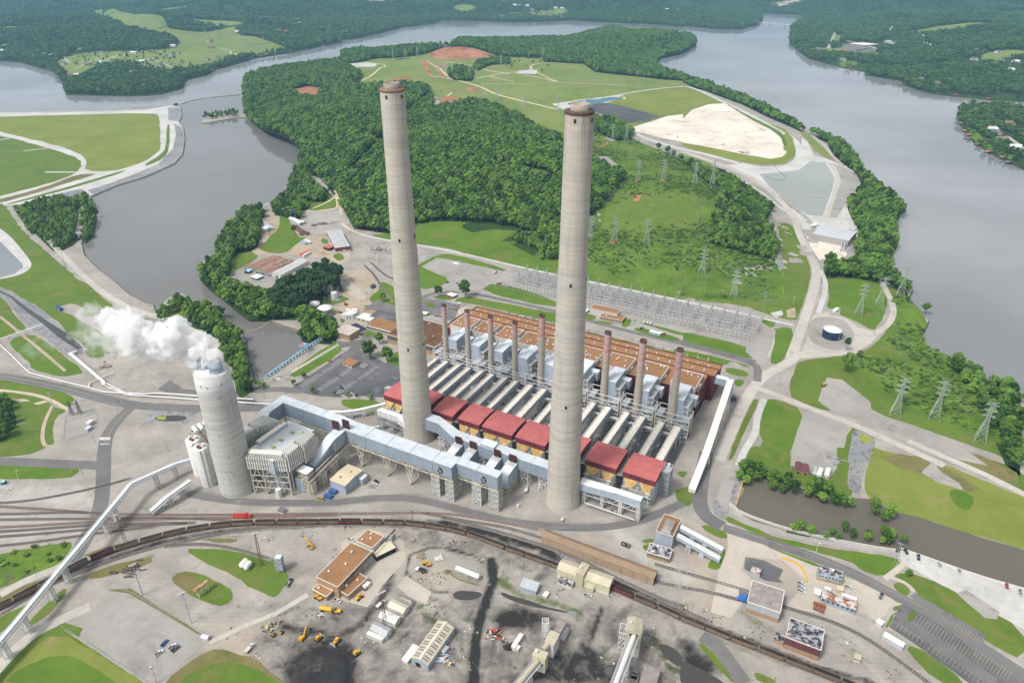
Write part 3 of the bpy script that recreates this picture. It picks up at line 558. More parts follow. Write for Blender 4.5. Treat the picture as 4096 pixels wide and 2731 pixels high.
patch('pond_bank',6,"1170,1400 1220,1400 1330,1450 1290,1568 1290,1620 1130,1620",m_riprap,2);patch('pond',6,"1205,1450 1230,1415 1310,1450 1300,1485 1240,1480",m_green_w,3);patch('pond',6,"1185,1510 1205,1490 1280,1515 1265,1545 1200,1540",m_greypond,3);patch('drain_stone',9,"1150,60 1250,70 1220,265 1180,260 1140,230",m_riprap,2);patch('pond',9,"1175,-10 1255,10 1240,50 1180,30",m_greypond,4)
ribbon('road',6,"770,-60 800,60 900,220 925,330 890,470 835,640 785,780 740,900",11,m_road,2);ribbon('road',6,"800,850 760,910 640,975 540,1030 430,1180 330,1400 240,1600",11,m_road,3);ribbon('road',6,"500,1100 640,1150 830,1230 1140,1340 1500,1500 1800,1640",8,m_road,3);ribbon('road',9,"1550,-100 1800,10 2100,140 2351,270 2700,430",7,m_road,3)
ribbon('gravel_track',6,"560,1180 510,1300 500,1420 430,1520 380,1640",6,m_white,2);ribbon('road',6,"510,1060 520,960 450,925 300,880 0,800 -60,785",8,m_asph,3)
patch('tank_pad',6,"860,700 890,620 1010,612 1130,650 1180,720 1170,810 1080,850 960,830 870,780",m_lotg,4,pts=smoothc(W(6,"860,700 890,620 1010,612 1130,650 1180,720 1170,810 1080,850 960,830 870,780")))
patch('concrete_apron',6,"800,900 850,780 880,640 900,600 1000,585 1120,620 1210,690 1300,710 1370,720 1290,800 1180,870 1060,885",m_road,3);ribbon('gravel_road',6,"1300,730 1400,690 1455,600 1440,510 1400,440 1370,370",7,m_road,4);ribbon('gravel_road',6,"930,590 965,500 990,400 950,290",6,m_white,3);patch('pad',6,"980,560 1085,555 1080,610 1010,600",m_lotg,3)
patch('gravel_lot',6,"520,690 640,710 590,850 560,960 480,900 430,850 440,810",m_lotg,1);patch('dirt_lot',6,"520,1050 720,985 745,1030 710,1110 560,1080",m_lotg,2)
# --- tile 5: behind and beside the powerhouse
patch('substation_gravel',5,"1160,300 1250,290 1500,345 1690,385 2000,450 2352,520 2352,790 2000,700 1690,610 1300,470 1050,400 1080,340",m_lotg,1)
patch('substation_gravel',6,"0,520 300,590 530,640 640,720 600,850 430,860 440,815 0,710 -60,690",m_lotg,1)
grass(5,"160,60 340,85 500,112 770,150 1100,250 1520,345 1690,375 2040,450 2352,500 2352,450 2150,450 1990,380 1850,300 1690,220 1500,170 1300,20 900,-40 560,-40 400,30",m_lawn,1);grass(5,"1750,285 1900,300 2000,400 2150,460 2352,480 2352,505 2000,440",m_grass,2)
grass(5,"512,262 660,188 770,178 1150,292 1110,300 860,245 660,205 550,270 640,310 750,355 690,405 540,430 500,350",m_lawn,1);grass(5,"1060,372 1500,505 1500,562 945,440",m_lawn,2);grass(5,"610,482 680,466 770,480 750,505",m_lawn,1);grass(5,"760,502 860,470 1000,500 1490,592 1560,610 1560,680 1490,662 940,532 860,522",m_lawn,1);grass(5,"560,515 600,512 672,550 600,546",m_lawn,1)
grass(5,"180,490 260,430 380,400 400,560 300,545 220,520",m_lawn,1);grass(5,"142,752 250,650 370,600 385,640 330,662 200,756",m_lawn,1);grass(5,"250,640 300,600 372,592 370,620 320,650",m_lawn,1);grass(5,"280,900 420,840 440,940 360,955",m_lawn,1);grass(5,"1670,592 1760,606 1740,640 1670,622",m_lawn,2);grass(5,"1768,640 1880,656 1862,672 1750,650",m_lawn,2);grass(5,"1920,680 1950,626 2006,632 1972,690",m_lawn,2);grass(5,"2020,690 2080,690 2330,762 2325,780 2250,776 2010,708",m_lawn,2);grass(5,"2000,640 2352,720 2352,750 2200,700",m_lawn,2)
grass(5,"1560,690 1700,720 2100,810 2352,870 2352,920 1900,800 1560,720",m_lawn,1);grass(5,"480,570 560,580 800,620 780,632 600,600 480,590",m_lawn,1);grass(5,"0,1170 310,1200 230,1290 0,1230",m_lawn,1)
ribbon('service_road',5,"130,50 350,95 510,120 760,162 1100,243 1520,338 1690,372 2000,436 2352,506",5,m_white,3);ribbon('service_road',6,"-40,498 0,508 300,572 620,642 760,672",5,m_white,3)
ribbon('road',5,"380,560 560,480 640,450 780,440 920,455 1100,495 1500,582 1700,640 2000,720 2352,800",7,m_asph,2);ribbon('road',6,"-60,770 0,790 300,870 500,925",7,m_asph,2);ribbon('road',5,"540,560 640,590 780,640",8,m_asph,2);patch('road',5,"150,540 230,520 420,570 560,490 700,500 820,540 780,620 640,580 540,560 390,600 330,660 180,770 100,760 250,640 370,590 200,570",m_asph,1)
patch('gravel_lot',5,"550,270 660,206 770,226 860,250 1060,296 1108,306 1040,376 942,440 912,460 780,440 690,402 750,356 640,310",m_lotg,2,pts=W(5,"550,270 660,206 770,226 860,250 1060,296 1108,306 1040,376 942,440 912,460 780,440 690,402 750,356 640,310"))
patch('yard_paving',5,"1640,660 1700,620 1760,640 2020,640 2200,680 2330,740 2352,800 2000,720 1900,690",m_lotg,1)
patch('car_park',5,"-330,1110 100,830 300,930 400,940 420,1050 300,1170 0,1150",m_asphdark,1);patch('road',5,"-400,1140 -330,1105 60,830 110,770 180,790 120,850 -280,1140",m_asph,2)
patch('parking_strip',4,"2015,1100 2352,870 2352,905 2060,1120",m_asphdark,3);patch('car_park',4,"2090,1140 2200,1030 2352,960 2352,1170 2200,1160",m_asphdark,2)
for r_ in range(3):
 for i in range(22):
  x0,y0=(-290+r_*125,1085+r_*25);x=x0+i*13.5;y=y0-i*9
  if i%11!=10:ribbon('bay_line',5,"%.0f,%.0f %.0f,%.0f"%(x,y,x+30,y+11),.3,m_wline,4,k=0)
grass(4,"1975,1010 2285,790 2352,800 2352,870 2050,1035",m_lawn,2);ribbon('path',4,"2010,995 2330,805",4,m_conc,3,k=0)
# boilers' alley between stacks and precipitators
patch('alley_paving',0,None,m_asph,1,pts=[AB(-390,462),AB(-106,462),AB(-106,540),AB(-390,548)])
# --- left yard (e1, e2)
grass(4,"1580,120 1700,20 1800,40 1800,90 1700,160 1590,200",m_grass,1);grass('e1',"690,780 980,660 1170,510 1120,470 1180,570 1050,690 960,750 1010,750 1080,790 1135,825 1000,920 700,1080 680,960",m_grass,1)
grass('e1',"1118,700 1250,590 1400,450 1400,250 1530,250 1520,300 1650,560 1780,570 1600,690 1520,760 1400,790 1200,760",m_lawn,1);grass('e1',"1700,100 1800,0 1850,-90 2100,-30 2200,150 2050,200 1850,218 1750,200",m_lawn,1);grass('e1',"1300,210 1400,180 1400,220 1310,240",m_grass,1)
grass('e2',"0,500 250,420 480,280 700,230 750,330 960,540 800,600 620,660 430,700 200,650 0,660",m_lawn,1);grass('e2',"1270,540 1500,390 1480,200 1790,300 1810,720 1450,620",m_lawn,1);grass('e1',"1955,600 2010,570 2080,650 1990,660",m_lawn,1);grass('e1',"2100,810 2230,775 2290,850 2200,895",m_lawn,1);grass('e2',"740,890 870,950 780,1010",m_lawn,1)
patch('yard_gravel','e1',"1410,250 1405,450 1250,580 1050,700 950,750 1010,740 1130,820 1200,780 1500,800 1800,820 2200,900 2350,880 2350,760 2100,800 2020,560 1700,560 1660,550 1300,580 1150,560 1110,380 1200,200 1300,240",m_tan,0);patch('storage_lot','e1',"1510,290 1700,230 2180,190 2350,380 2200,480 1680,550",m_lotg,2);patch('gravel_lot','e1',"700,1080 900,990 1300,1130 1330,1170 1150,1230 800,1110",m_lotg,1)
patch('yard_gravel','e2',"740,0 1290,0 1500,400 1270,540 1400,610 1180,750 1080,800 600,900 560,720 900,600 960,540 740,190",m_tan,0)
ribbon('service_road',1,"2130,1160 2200,1200 2280,1290 2330,1340 2352,1480",5,m_sand,2);ribbon('service_road',5,"0,-30 60,20 180,60",5,m_sand,3);ribbon('service_road','e1',"1690,200 1850,225 2100,195 2200,170 2160,0",5,m_sand,2);ribbon('service_road',1,"2330,1340 2250,1400 2080,1460",5,m_sand,2)
patch('concrete_pad','e2',"590,650 790,100 870,110 1250,500 1200,560 980,540 730,200",m_conc,1)
for q in("410,330 560,310 740,310 740,380 600,440 450,450","510,480 620,440 800,420 820,500 720,580 590,590"):patch('tank_bund','e2',q,m_riprap,3)
ribbon('road','e2',"1390,600 1600,660 1850,740",11,m_asph,2);patch('road','e2',"1180,750 1400,610 1830,720 1830,830 1780,800 1500,860 1270,760",m_asph,2)
patch('road','e2',"600,1340 930,1350 1250,1280 1850,960 1850,1020 1300,1330 1100,1440 750,1460 620,1390",m_asph,2);ribbon('service_road',5,"-60,430 60,480 200,530",8,m_tan,2)
# --- island hill: clearings, powerline cut, landfill
grass(5,"1700,130 1690,225 1800,290 1960,395 2200,455 2352,470 2352,-20 1700,-20",m_brush,2)
CUT=Wt('e3',"-300,1568 -100,1200 200,930 320,700 270,560 100,420 -100,420 -300,150 -150,60 0,100 150,230 380,160 700,300 900,390 1200,560 1450,800 1640,860 1600,1050 1500,1250 1460,1568")
patch('powerline_clearing',0,None,m_brush,1,pts=CUT);grass(6,"-60,480 -60,-60 180,120 400,180 640,230 700,330 695,490 480,505 200,495",m_brush,2)
grass('e3',"-100,1568 150,1000 400,900 700,820 1100,850 1300,900 1350,1200 1250,1568",m_grass,3);grass('e3',"100,250 400,260 700,400 1000,560 1000,700 700,640 400,420",m_grass,3)
for q in("470,730 560,740 560,765 470,770","800,725 870,740 850,765 800,750","440,960 560,940 520,1030 450,1030","130,1560 250,1540 260,1600 130,1600"):patch('bare_soil','e3',q,m_clay,4)
LAND=Wt(2,"20,450 240,405 500,390 600,370 900,330 1060,390 1380,395 1400,430 1670,445 1750,500 2200,550 2352,560 2352,900 2000,880 1850,800 1700,760 1560,800 1560,930 1700,930 1720,1080 1500,960 1300,880 1200,800 1090,740 1000,700 880,690 690,720 640,650 560,600 350,580 100,580 150,520")
patch('landfill_field',0,None,m_meadow,1,pts=LAND);LAND2=Wt(3,"-20,560 60,600 250,690 450,800 700,890 780,980 770,1080 700,1130 550,1140 300,1100 0,1010 -20,900");patch('landfill_field',0,None,m_olive,1,pts=LAND2)
MOUND=Wt(2,"590,375 700,330 830,325 950,345 1060,385 1000,405 800,415 650,410");patch('clay_mound',0,None,m_clay,3,pts=MOUND);patch('clay',2,"545,425 600,420 720,540 590,525",m_clay,3);grass(2,"580,430 640,470 690,530 610,520",m_meadow,4);patch('clay',2,"300,570 380,540 450,530 500,545 430,555 330,580",m_clay,3);patch('clay',2,"670,690 720,665 860,685 750,710 700,715",m_clay,3);patch('clay',2,"850,610 930,605 940,630 870,630",m_clay,3);patch('clay',1,"1985,622 2120,598 2225,612 2190,690 2070,685",m_clay,3)
patch('lined_slope',2,"665,445 700,430 745,460 720,490",m_greypond,4);patch('gravel_lot',2,"50,440 180,432 250,440 220,465 110,465",m_white,3);ribbon('track',2,"240,440 320,450 240,500 200,530 140,560",9,m_sand,3);ribbon('track',2,"590,420 700,500 740,540 860,550 1100,512 1260,495 1320,480 1290,460 1380,435 1660,445",9,m_sand,3);ribbon('track',2,"720,430 900,455 1000,490 1160,512",9,m_sand,3);ribbon('track',2,"600,525 760,545 940,590 1050,650 1180,685 1380,730 1480,755",10,m_sand,3);ribbon('track',2,"1250,520 1400,545 1480,570 1600,578 1960,595",7,m_sand,3);ribbon('track',2,"1340,500 1420,540 1480,565",7,m_sand,3);ribbon('track',2,"1020,530 1190,568",6,m_sand,3);ribbon('track',2,"640,620 760,640 980,630",7,m_clay,3);ribbon('track',2,"730,665 760,640",7,m_sand,3);ribbon('track',2,"960,580 1300,582 1480,570",5,m_sand,3);ribbon('track',2,"1730,1040 1850,985 1800,950",5,m_clay,4);patch('gravel_lot',2,"1220,490 1350,485 1340,515 1200,510",m_white,3)
patch('lined_bank',2,"1450,720 1650,690 1940,660 1960,690 1870,700 1600,765 1520,755",m_white,3);patch('pond',2,"1535,715 1680,690 1880,668 1955,688 1860,695 1820,705 1720,730 1600,738",m_bluepond,4);patch('ash_field',2,"1690,735 1800,712 1900,725 2050,765 2190,800 2130,830 1980,850 1850,810 1720,760",m_ashdark,4);ribbon('road',2,"1480,750 1700,695 1880,665 2100,625 2352,600",9,m_white,4);ribbon('road',3,"-20,598 60,605 250,690 480,800 650,900 760,950 810,1040 790,1110 720,1150 560,1160 400,1130 150,1060 0,1030",15,m_white,3);ribbon('road',2,"2000,905 2100,960 2352,1030",13,m_white,3)
patch('gypsum_field',3,"0,820 60,760 180,720 290,715 400,780 560,870 670,920 695,980 690,1030 720,1050 700,1080 600,1095 400,1060 150,1010 0,985 -40,940",m_gyp,4);patch('gypsum_field',2,"2000,880 2130,840 2250,800 2352,790 2352,980 2200,950 2100,925 2020,905",m_gyp,4);grass(3,"700,890 770,970 760,1080 700,1130 620,1110 720,1060 700,1010",m_olive,4);grass(3,"260,690 430,790 600,870 690,920 720,1000 690,1010 670,930 420,800",m_grass,5);grass(2,"1840,700 2000,640 2352,605 2352,770 2200,800 2050,750 1900,720",m_olive,3)
patch('pale_ground',3,"290,1140 400,1125 560,1165 720,1155 800,1110 820,950 860,980 900,1070 980,1090 1120,1150 1180,1180 1240,1290 1120,1400 1150,1480 1200,1568 1180,1580 820,1580 780,1480 700,1400 560,1290 450,1210",m_white,2);patch('grey_slope',3,"1000,1120 1100,1150 1180,1190 1235,1280 1130,1390 1060,1500 1000,1500 1090,1250",m_lotg,3)
patch('water',3,"525,1200 700,1185 800,1170 880,1110 980,1120 1040,1220 1030,1300 960,1490 860,1480 760,1420 600,1290",m_pond,4);grass(3,"790,900 870,920 900,960 1020,1060 1040,1110 960,1080 900,1030 860,970",m_meadow,3);grass(3,"0,1060 150,1110 300,1180 480,1300 660,1400 640,1410 420,1290 200,1170 0,1090",m_meadow,3);ribbon('road',3,"0,1045 250,1130 450,1210 600,1310 720,1440 800,1560",14,m_road,4);ribbon('road',3,"300,1190 450,1270 620,1390 700,1460",7,m_white,4);ribbon('road',3,"990,1500 1040,1350 1080,1220 1020,1120 890,1080",7,m_road,5);ribbon('gravel_road',3,"880,930 980,1000 1030,1080 1120,1150",7,m_road,4)
patch('gypsum_yard',6,"850,60 900,95 1100,110 1130,190 1090,215 970,215 940,225 880,140",m_gyp,3);patch('pale_ground',6,"830,-20 1180,-20 1225,50 1220,90 1180,180 1210,230 1100,230 950,250 900,200 850,100",m_lotg,2);patch('riprap',6,"640,20 655,10 670,120 695,280 665,300 650,270",m_riprap,4);ribbon('track',6,"700,0 720,200 740,300",2.5,m_dry,2)
grass(6,"640,-30 740,-30 790,60 700,300",m_lawn,1)
grass(2,"1205,1175 1300,1160 1450,1190 1500,1250 1420,1260 1300,1220",m_lawn,3);patch('gravel_lot',2,"480,895 600,865 590,890 530,912",m_lotg,3);ribbon('cut',2,"60,1200 150,1110 300,960 500,740 620,640",24,m_brush,2)
# --- far side: meadows, roads, bare slopes
for n,s,m in((1,"630,170 720,60 900,90 920,120 1130,140 1160,200 1230,215 1560,185 1660,190 1600,230 1960,320 1980,350 1760,395 1600,400 1480,470 1300,490 1060,510 900,430 700,460 620,520 500,540 360,440 480,380 700,350 1180,360 1260,270 1000,240",m_meadow),(1,"200,0 420,20 310,50 180,20",m_meadow),(1,"1900,220 2000,205 2060,230 1960,250",m_clay),(2,"1110,70 1240,70 1250,110 1110,115",m_dry),(2,"1280,60 1560,70 1560,110 1400,130 1290,115",m_meadow),(2,"760,70 920,60 930,90 780,95",m_meadow),(2,"1930,195 2100,190 2100,210 1950,220",m_meadow),(3,"1060,430 1200,420 1210,450 1100,470",m_lawn),(3,"1010,240 1110,245 1080,300 1030,320",m_meadow),(3,"1120,370 1340,355 1410,390 1250,400",m_lawn),(3,"1080,300 1250,310 1380,350 1240,370 1130,365",m_asph),(3,"1930,900 2000,880 2100,990 2200,1060 2290,1070 2260,1110 2150,1060 2010,970",m_lawn),(3,"1980,740 2050,740 2040,775 1990,770",m_lawn),(3,"1200,190 1300,185 1300,205 1210,200",m_white),(3,"2120,410 2200,400 2200,430 2130,440",m_meadow),(3,"1450,390 1520,385 1500,410 1460,410",m_lawn),(1,"640,60 720,80 700,100 640,90",m_meadow),(1,"0,310 60,300 60,340 0,345",m_meadow),(3,"1400,200 1450,170 1440,230 1410,235",m_meadow),(3,"2000,350 2080,350 2080,365 2000,365",m_meadow)):
 patch('far_field' if m not in(m_asph,)else 'far_car_park',n,s,m,1,pts=smoothc(Wt(n,s)))
for n,s,w in((1,"430,360 460,430 500,440 800,420 1000,420",7),(1,"740,420 800,385 870,375",7),(1,"1000,410 1100,430 1200,470",6),(1,"1500,330 1600,355 1580,370 1650,390",6),(1,"1740,330 1880,310",6),(3,"1000,335 1040,240 1045,220",16),(3,"1080,265 1150,290 1330,330 1430,385 1490,380",10),(3,"1430,385 1400,410 1200,390",9),(3,"1520,375 1570,350",10),(3,"2230,940 2340,1020",9),(1,"510,480 600,440 700,390",5),(3,"1410,240 1450,170",8)):
 ribbon('far_road',n,s,w,m_road,2)
# ------------------------------------------------------------------ trees
def leafmat(name,d,l,hue=.0):
 m=bpy.data.materials.new(name);nt,N,L,B=nodes(m)
 oi=add(N,'ShaderNodeObjectInfo');tc=add(N,'ShaderNodeTexCoord')
 n=add(N,'ShaderNodeTexNoise',i_Scale=5.0,i_Detail=4.0);L.new(tc.outputs['Object'],n.inputs['Vector'])
 gp=add(N,'ShaderNodeNewGeometry');n2=add(N,'ShaderNodeTexNoise',i_Scale=.008,i_Detail=3.0);L.new(gp.outputs['Position'],n2.inputs['Vector'])
 a=add(N,'ShaderNodeMath',operation='MULTIPLY_ADD');L.new(oi.outputs['Random'],a.inputs[0]);a.inputs[1].default_value=.95;L.new(n.outputs['Fac'],a.inputs[2])
 b=add(N,'ShaderNodeMath',operation='MULTIPLY_ADD');L.new(n2.outputs['Fac'],b.inputs[0]);b.inputs[1].default_value=.5;L.new(a.outputs[0],b.inputs[2])
 mr=add(N,'ShaderNodeMapRange');mr.inputs['From Min'].default_value=.7;mr.inputs['From Max'].default_value=1.65;L.new(b.outputs[0],mr.inputs[0])
 c=ramp(N,L,mr.outputs[0],[(0,d),(.55,tuple((x+y)/2 for x,y in zip(d,l))),(1,l)])
 L.new(c.outputs[0],B.inputs['Base Color']);B.inputs['Roughness'].default_value=.7;B.inputs['Specular IOR Level'].default_value=.15
 return m
m_leaf=leafmat('broad_leaves',(.015,.05,.009),(.125,.235,.036));m_leaf2=leafmat('light_leaves',(.06,.125,.018),(.16,.27,.04));m_pine=leafmat('pine_needles',(.018,.046,.016),(.05,.1,.034));m_leaff=leafmat('distant_leaves',(.022,.06,.016),(.085,.165,.035))
m_bark=mat('bark',(.12,.095,.075),world=False);m_bush=leafmat('scrub_leaves',(.035,.08,.018),(.11,.18,.03))
def crown(name,seed,m,kind='broad',n=16,nl=420,sub=1):
 rs=random.Random(seed);mb=MB();i=mb.mat(m)
 ico=bmesh.new();bmesh.ops.create_icosphere(ico,subdivisions=sub,radius=1);iv=[v.co.copy()for v in ico.verts];ifc=[[v.index for v in f.verts]for f in ico.faces];ico.free()
 if kind=='broad':zc,rx,rz=.6,.27,.36
 elif kind=='pine':zc,rx,rz=.72,.17,.25
 elif kind=='cone':zc,rx,rz=.52,.19,.46
 else:zc,rx,rz=.5,.5,.45
 lob=[]
 for k in range(n):
  u=rs.uniform(-.75,1);th=rs.uniform(0,6.283)if k>7 else k*.785+rs.uniform(-.3,.3);q=math.sqrt(max(0,1-u*u));f=rs.uniform(.45,.95)
  if kind=='cone':q*=(1-u)*.62
  lob.append((Vector((rx*f*q*math.cos(th),rx*f*q*math.sin(th),zc+rz*u*rs.uniform(.6,.92))),rs.uniform(.22,.48)*rx*(1.0 if kind!='cone' else.8)))
 for c,r in lob:
  o=Vector((rs.uniform(0,50),)*3)
  mb.add([c+v*(r*(1+.55*noise.noise(v*2.2+o)))*(Vector((1,1,.85)).length/1.65)for v in iv],ifc,m,False)
 for k in range(nl):
  c,r=rs.choice(lob);d=Vector((rs.gauss(0,1),rs.gauss(0,1),rs.gauss(.35,1))).normalized();p=c+d*r*rs.uniform(.9,1.3)
  s=rs.uniform(.014,.032)*(1.3 if kind=='bush' else 1);a=Vector((rs.gauss(0,1),rs.gauss(0,1),rs.gauss(0,.5))).normalized()*s;b=d.cross(a).normalized()*s
  mb.add([p-a-b*.6,p+a-b,p+a*.8+b,p-a*.7+b*.9],[(0,1,2,3)],m,False)
 return mb
def trunk(mb,seed,kind='broad'):
 rs=random.Random(seed+99);top={'broad':.62,'pine':.85,'cone':.7,'bush':.3}[kind]
 mb.cyl((0,0,-.03),(0,0,top),.021 if kind!='pine' else.013,.007,m_bark,7,False)
 if kind=='broad':
  for k in range(5):
   t=k*1.26+rs.uniform(-.3,.3);z=.28+.05*k;mb.cyl((0,0,z),(.16*math.cos(t),.16*math.sin(t),z+.2),.009,.004,m_bark,5,False)
 return mb
KINDS={'broad':(m_leaf,[1,2,3,4]),'light':(m_leaf2,[5,6]),'pine':(m_pine,[7,8]),'cone':(m_leaf,[9,10]),'bush':(m_bush,[11,12])}
CR={};TR={}
def hidden(o):COL.objects.unlink(o);return o
for k,(m,seeds)in KINDS.items():
 sh={'light':'broad'}.get(k,k)
 CR[k]=[crown('crown',s,m,sh,24 if sh!='bush' else 9,900).build('crown')for s in seeds];TR[k]=[trunk(MB(),s,sh).build('trunk')for s in seeds]
 for o in CR[k]+TR[k]:hidden(o)
# templates for woodland seen as one mass
FOR=bpy.data.collections.new('woodland_templates');FARC=bpy.data.collections.new('distant_templates')
def template(col,kind,seed,m,nm,n=22,nl=620,sub=1):
 sh={'light':'broad'}.get(kind,kind);mb=crown('c',seed,m,sh,n,nl,sub);trunk(mb,seed,sh);o=mb.build(nm);hidden(o);col.objects.link(o)
for i,(k,sd,m)in enumerate([('broad',21,m_leaf),('broad',22,m_leaf),('broad',23,m_leaf),('light',24,m_leaf2),('cone',25,m_leaf),('pine',26,m_pine),('broad',27,m_leaf)]):template(FOR,k,sd,m,'woodland_%d'%i)
for i,(k,sd,m)in enumerate([('broad',31,m_leaff),('broad',32,m_leaff),('broad',33,m_leaff),('cone',34,m_leaff)]):template(FARC,k,sd,m,'distant_%d'%i,14,170)
BUSHC=bpy.data.collections.new('scrub_templates')
for i in range(3):template(BUSHC,'bush',41+i,m_bush if i else m_leaf2,'scrub_%d'%i,8,160)
rng=np.random.RandomState(3)
# clearings and pastures in the far hills
rc=random.Random(21)
for k in range(34):
 y_=rc.uniform(2500,6800);x_=rc.uniform(-.72,.72)*y_
 if not inside(FAR,np.array([x_]),np.array([y_]))[0]or dist(FAR,np.array([x_]),np.array([y_]))[0]<120:continue
 r_=rc.uniform(45,150);patch('far_field',0,None,m_meadow if k%5 else m_tan,1,pts=smoothc([(x_+math.cos(q*.785)*r_*rc.uniform(.5,1.5)*1.6,y_+math.sin(q*.785)*r_*rc.uniform(.6,1.3))for q in range(8)]))
# homes and boat docks round the lake: where they stand, with a cleared plot round each home
HOMES=[(1,"700,372 562,348 925,372 1195,325 1455,333 1445,288 1180,390 1070,405 985,432 710,438 610,452 1105,458 1505,403 1425,418 1610,392 365,392 375,418 310,382 440,447 495,522 540,528 1640,228 1795,232 2010,232 1915,217 2170,168 2075,167 20,358 1045,361 1222,373 920,507"),(2,"1115,27 1195,42 1280,47 1415,102 1510,122 1310,72 1220,62 1520,67 2240,72 2310,74 70,50 20,227 1100,117 1475,62"),(3,"1095,50 930,347 955,357 1100,420 1140,398 1690,320 1630,258 1845,362 2000,417 2165,367 2185,427 2285,434 2250,490 1740,582 1625,552 2135,927 2190,972 2280,1027 2120,902 2230,862 2015,354 1200,182 830,202 1660,310")]
DOCKS=[(1,"170,432 215,440 275,460 335,485 395,540 395,560 1465,487 1530,457 1610,437 1680,422 1730,404 2000,360 2105,344 2150,334 2225,320 2280,302"),(2,"60,270 285,214 300,212 425,187 500,174 625,164 690,142 825,137 940,142 1040,149 1335,139 1700,137"),(3,"725,258 830,370 1145,478 1500,583 1680,635 1765,651 1880,660 2100,688 2315,693 1905,853 1940,908 1965,938 1955,961 2025,1003 2095,1053 2195,1093 2235,1125")]
HP=[(n,p)for n,s in HOMES for p in Wt(n,s)]
for _,(x,y)in HP:EXCL.append([(x-22,y-50-y*.01),(x+22,y-50-y*.01),(x+28,y+14),(x-28,y+14)])
BIG=Wt(3,"1030,355 1060,300 1150,285 1270,300 1420,290 1460,320 1350,345 1200,370");EXCL.append(BIG)
def excluded(x,y,pad=0):
 bad=np.zeros(x.shape,bool)
 for P in EXCL:
  A=np.array(P);m=(x>A[:,0].min())&(x<A[:,0].max())&(y>A[:,1].min())&(y<A[:,1].max())&~bad
  if m.any():j=np.where(m)[0];bad[j[inside(P,x[j],y[j])]]=True
 return bad
def seed_pts(poly,sp,excl=True,jit=.42):
 A=np.array(poly);x=np.arange(A[:,0].min(),A[:,0].max(),sp);y=np.arange(A[:,1].min(),A[:,1].max(),sp*.9)
 X,Y=np.meshgrid(x,y);X[1::2]+=sp/2;X=X.ravel()+rng.uniform(-jit,jit,X.size)*sp;Y=Y.ravel()+rng.uniform(-jit,jit,Y.size)*sp
 k=inside(poly,X,Y);X=X[k];Y=Y[k]
 if excl and len(X):k=~excluded(X,Y);X=X[k];Y=Y[k]
 return X,Y
def scatter(name,X,Y,hs,coll,idx,ws=None):
 Z=H(X,Y);me=bpy.data.meshes.new(name);me.from_pydata(list(zip(X.tolist(),Y.tolist(),(Z-.3).tolist())),[],[]);n=len(X)
 ws=hs if ws is None else ws
 at=me.attributes.new('scl','FLOAT_VECTOR','POINT');at.data.foreach_set('vector',np.stack([ws,ws*rng.uniform(.9,1.1,n),hs],-1).astype(np.float32).ravel())
 at=me.attributes.new('rot','FLOAT_VECTOR','POINT');at.data.foreach_set('vector',np.stack([rng.normal(0,.05,n),rng.normal(0,.05,n),rng.uniform(0,6.28,n)],-1).astype(np.float32).ravel())
 at=me.attributes.new('pick','INT','POINT');at.data.foreach_set('value',idx.astype(np.int32))
 o=bpy.data.objects.new(name,me);COL.objects.link(o);tag(o,kind='stuff')
 g=bpy.data.node_groups.new(name,'GeometryNodeTree');g.interface.new_socket('Geometry',in_out='INPUT',socket_type='NodeSocketGeometry');g.interface.new_socket('Geometry',in_out='OUTPUT',socket_type='NodeSocketGeometry')
 N=g.nodes;L=g.links;gi=N.new('NodeGroupInput');go=N.new('NodeGroupOutput');ip=N.new('GeometryNodeInstanceOnPoints');ci=N.new('GeometryNodeCollectionInfo')
 ci.inputs['Collection'].default_value=coll;ci.inputs['Separate Children'].default_value=True;ci.inputs['Reset Children'].default_value=True
 def na(nm,t):
  q=N.new('GeometryNodeInputNamedAttribute');q.data_type=t;q.inputs['Name'].default_value=nm;return q.outputs[0]
 er=N.new('FunctionNodeEulerToRotation');L.new(na('rot','FLOAT_VECTOR'),er.inputs[0])
 L.new(gi.outputs[0],ip.inputs['Points']);L.new(ci.outputs[0],ip.inputs['Instance']);ip.inputs['Pick Instance'].default_value=True
 L.new(na('pick','INT'),ip.inputs['Instance Index']);L.new(er.outputs[0],ip.inputs['Rotation']);L.new(na('scl','FLOAT_VECTOR'),ip.inputs['Scale']);L.new(ip.outputs[0],go.inputs[0])
 md=o.modifiers.new('woods','NODES');md.node_group=g
 return o
DZ=9.0
def P_(*a,dz=11.0):return Wt(multi(*a),None,dz)
W_ISL=P_((1,"2352,400 2100,432 1850,465 1700,510 1672,580 1680,660 1690,770 1740,820 1820,868 1960,910 2055,975 2075,1040 2065,1090 2110,1160 2200,1190 2352,1380"),(2,"20,1420 80,1530 340,1567 490,1567 490,1490 560,1505 700,1525 900,1567"),(5,"1000,30 1150,60 1350,160 1380,200 1530,210"),(2,"1700,1470 1940,1230 1920,1180 1700,1080 1560,960 1350,880 1230,790 1090,735 1000,700 880,690 690,720 625,760 625,640 600,545 540,540 350,575 100,580 150,520 20,450 240,405 500,385 480,310 0,350"))
W_TOP=P_((2,"480,310 740,304 1000,262 1560,252 1700,218 1850,182 2000,207 2180,222 2352,238"),(3,"0,228 55,238 92,270 82,300 0,345"),(2,"2340,352 2200,382 2150,418 2200,468 2352,513"),(3,"0,523 100,548 330,628 600,740 850,883 1000,928 1140,1000 1190,1075 1040,1060 1000,950 900,915 700,825 600,785 400,690 150,600 0,570"),(2,"2352,550 2200,530 1750,490 1680,450 1500,420 1400,420 1380,390 1100,370 1060,385 930,340 700,325 600,365 500,385"))
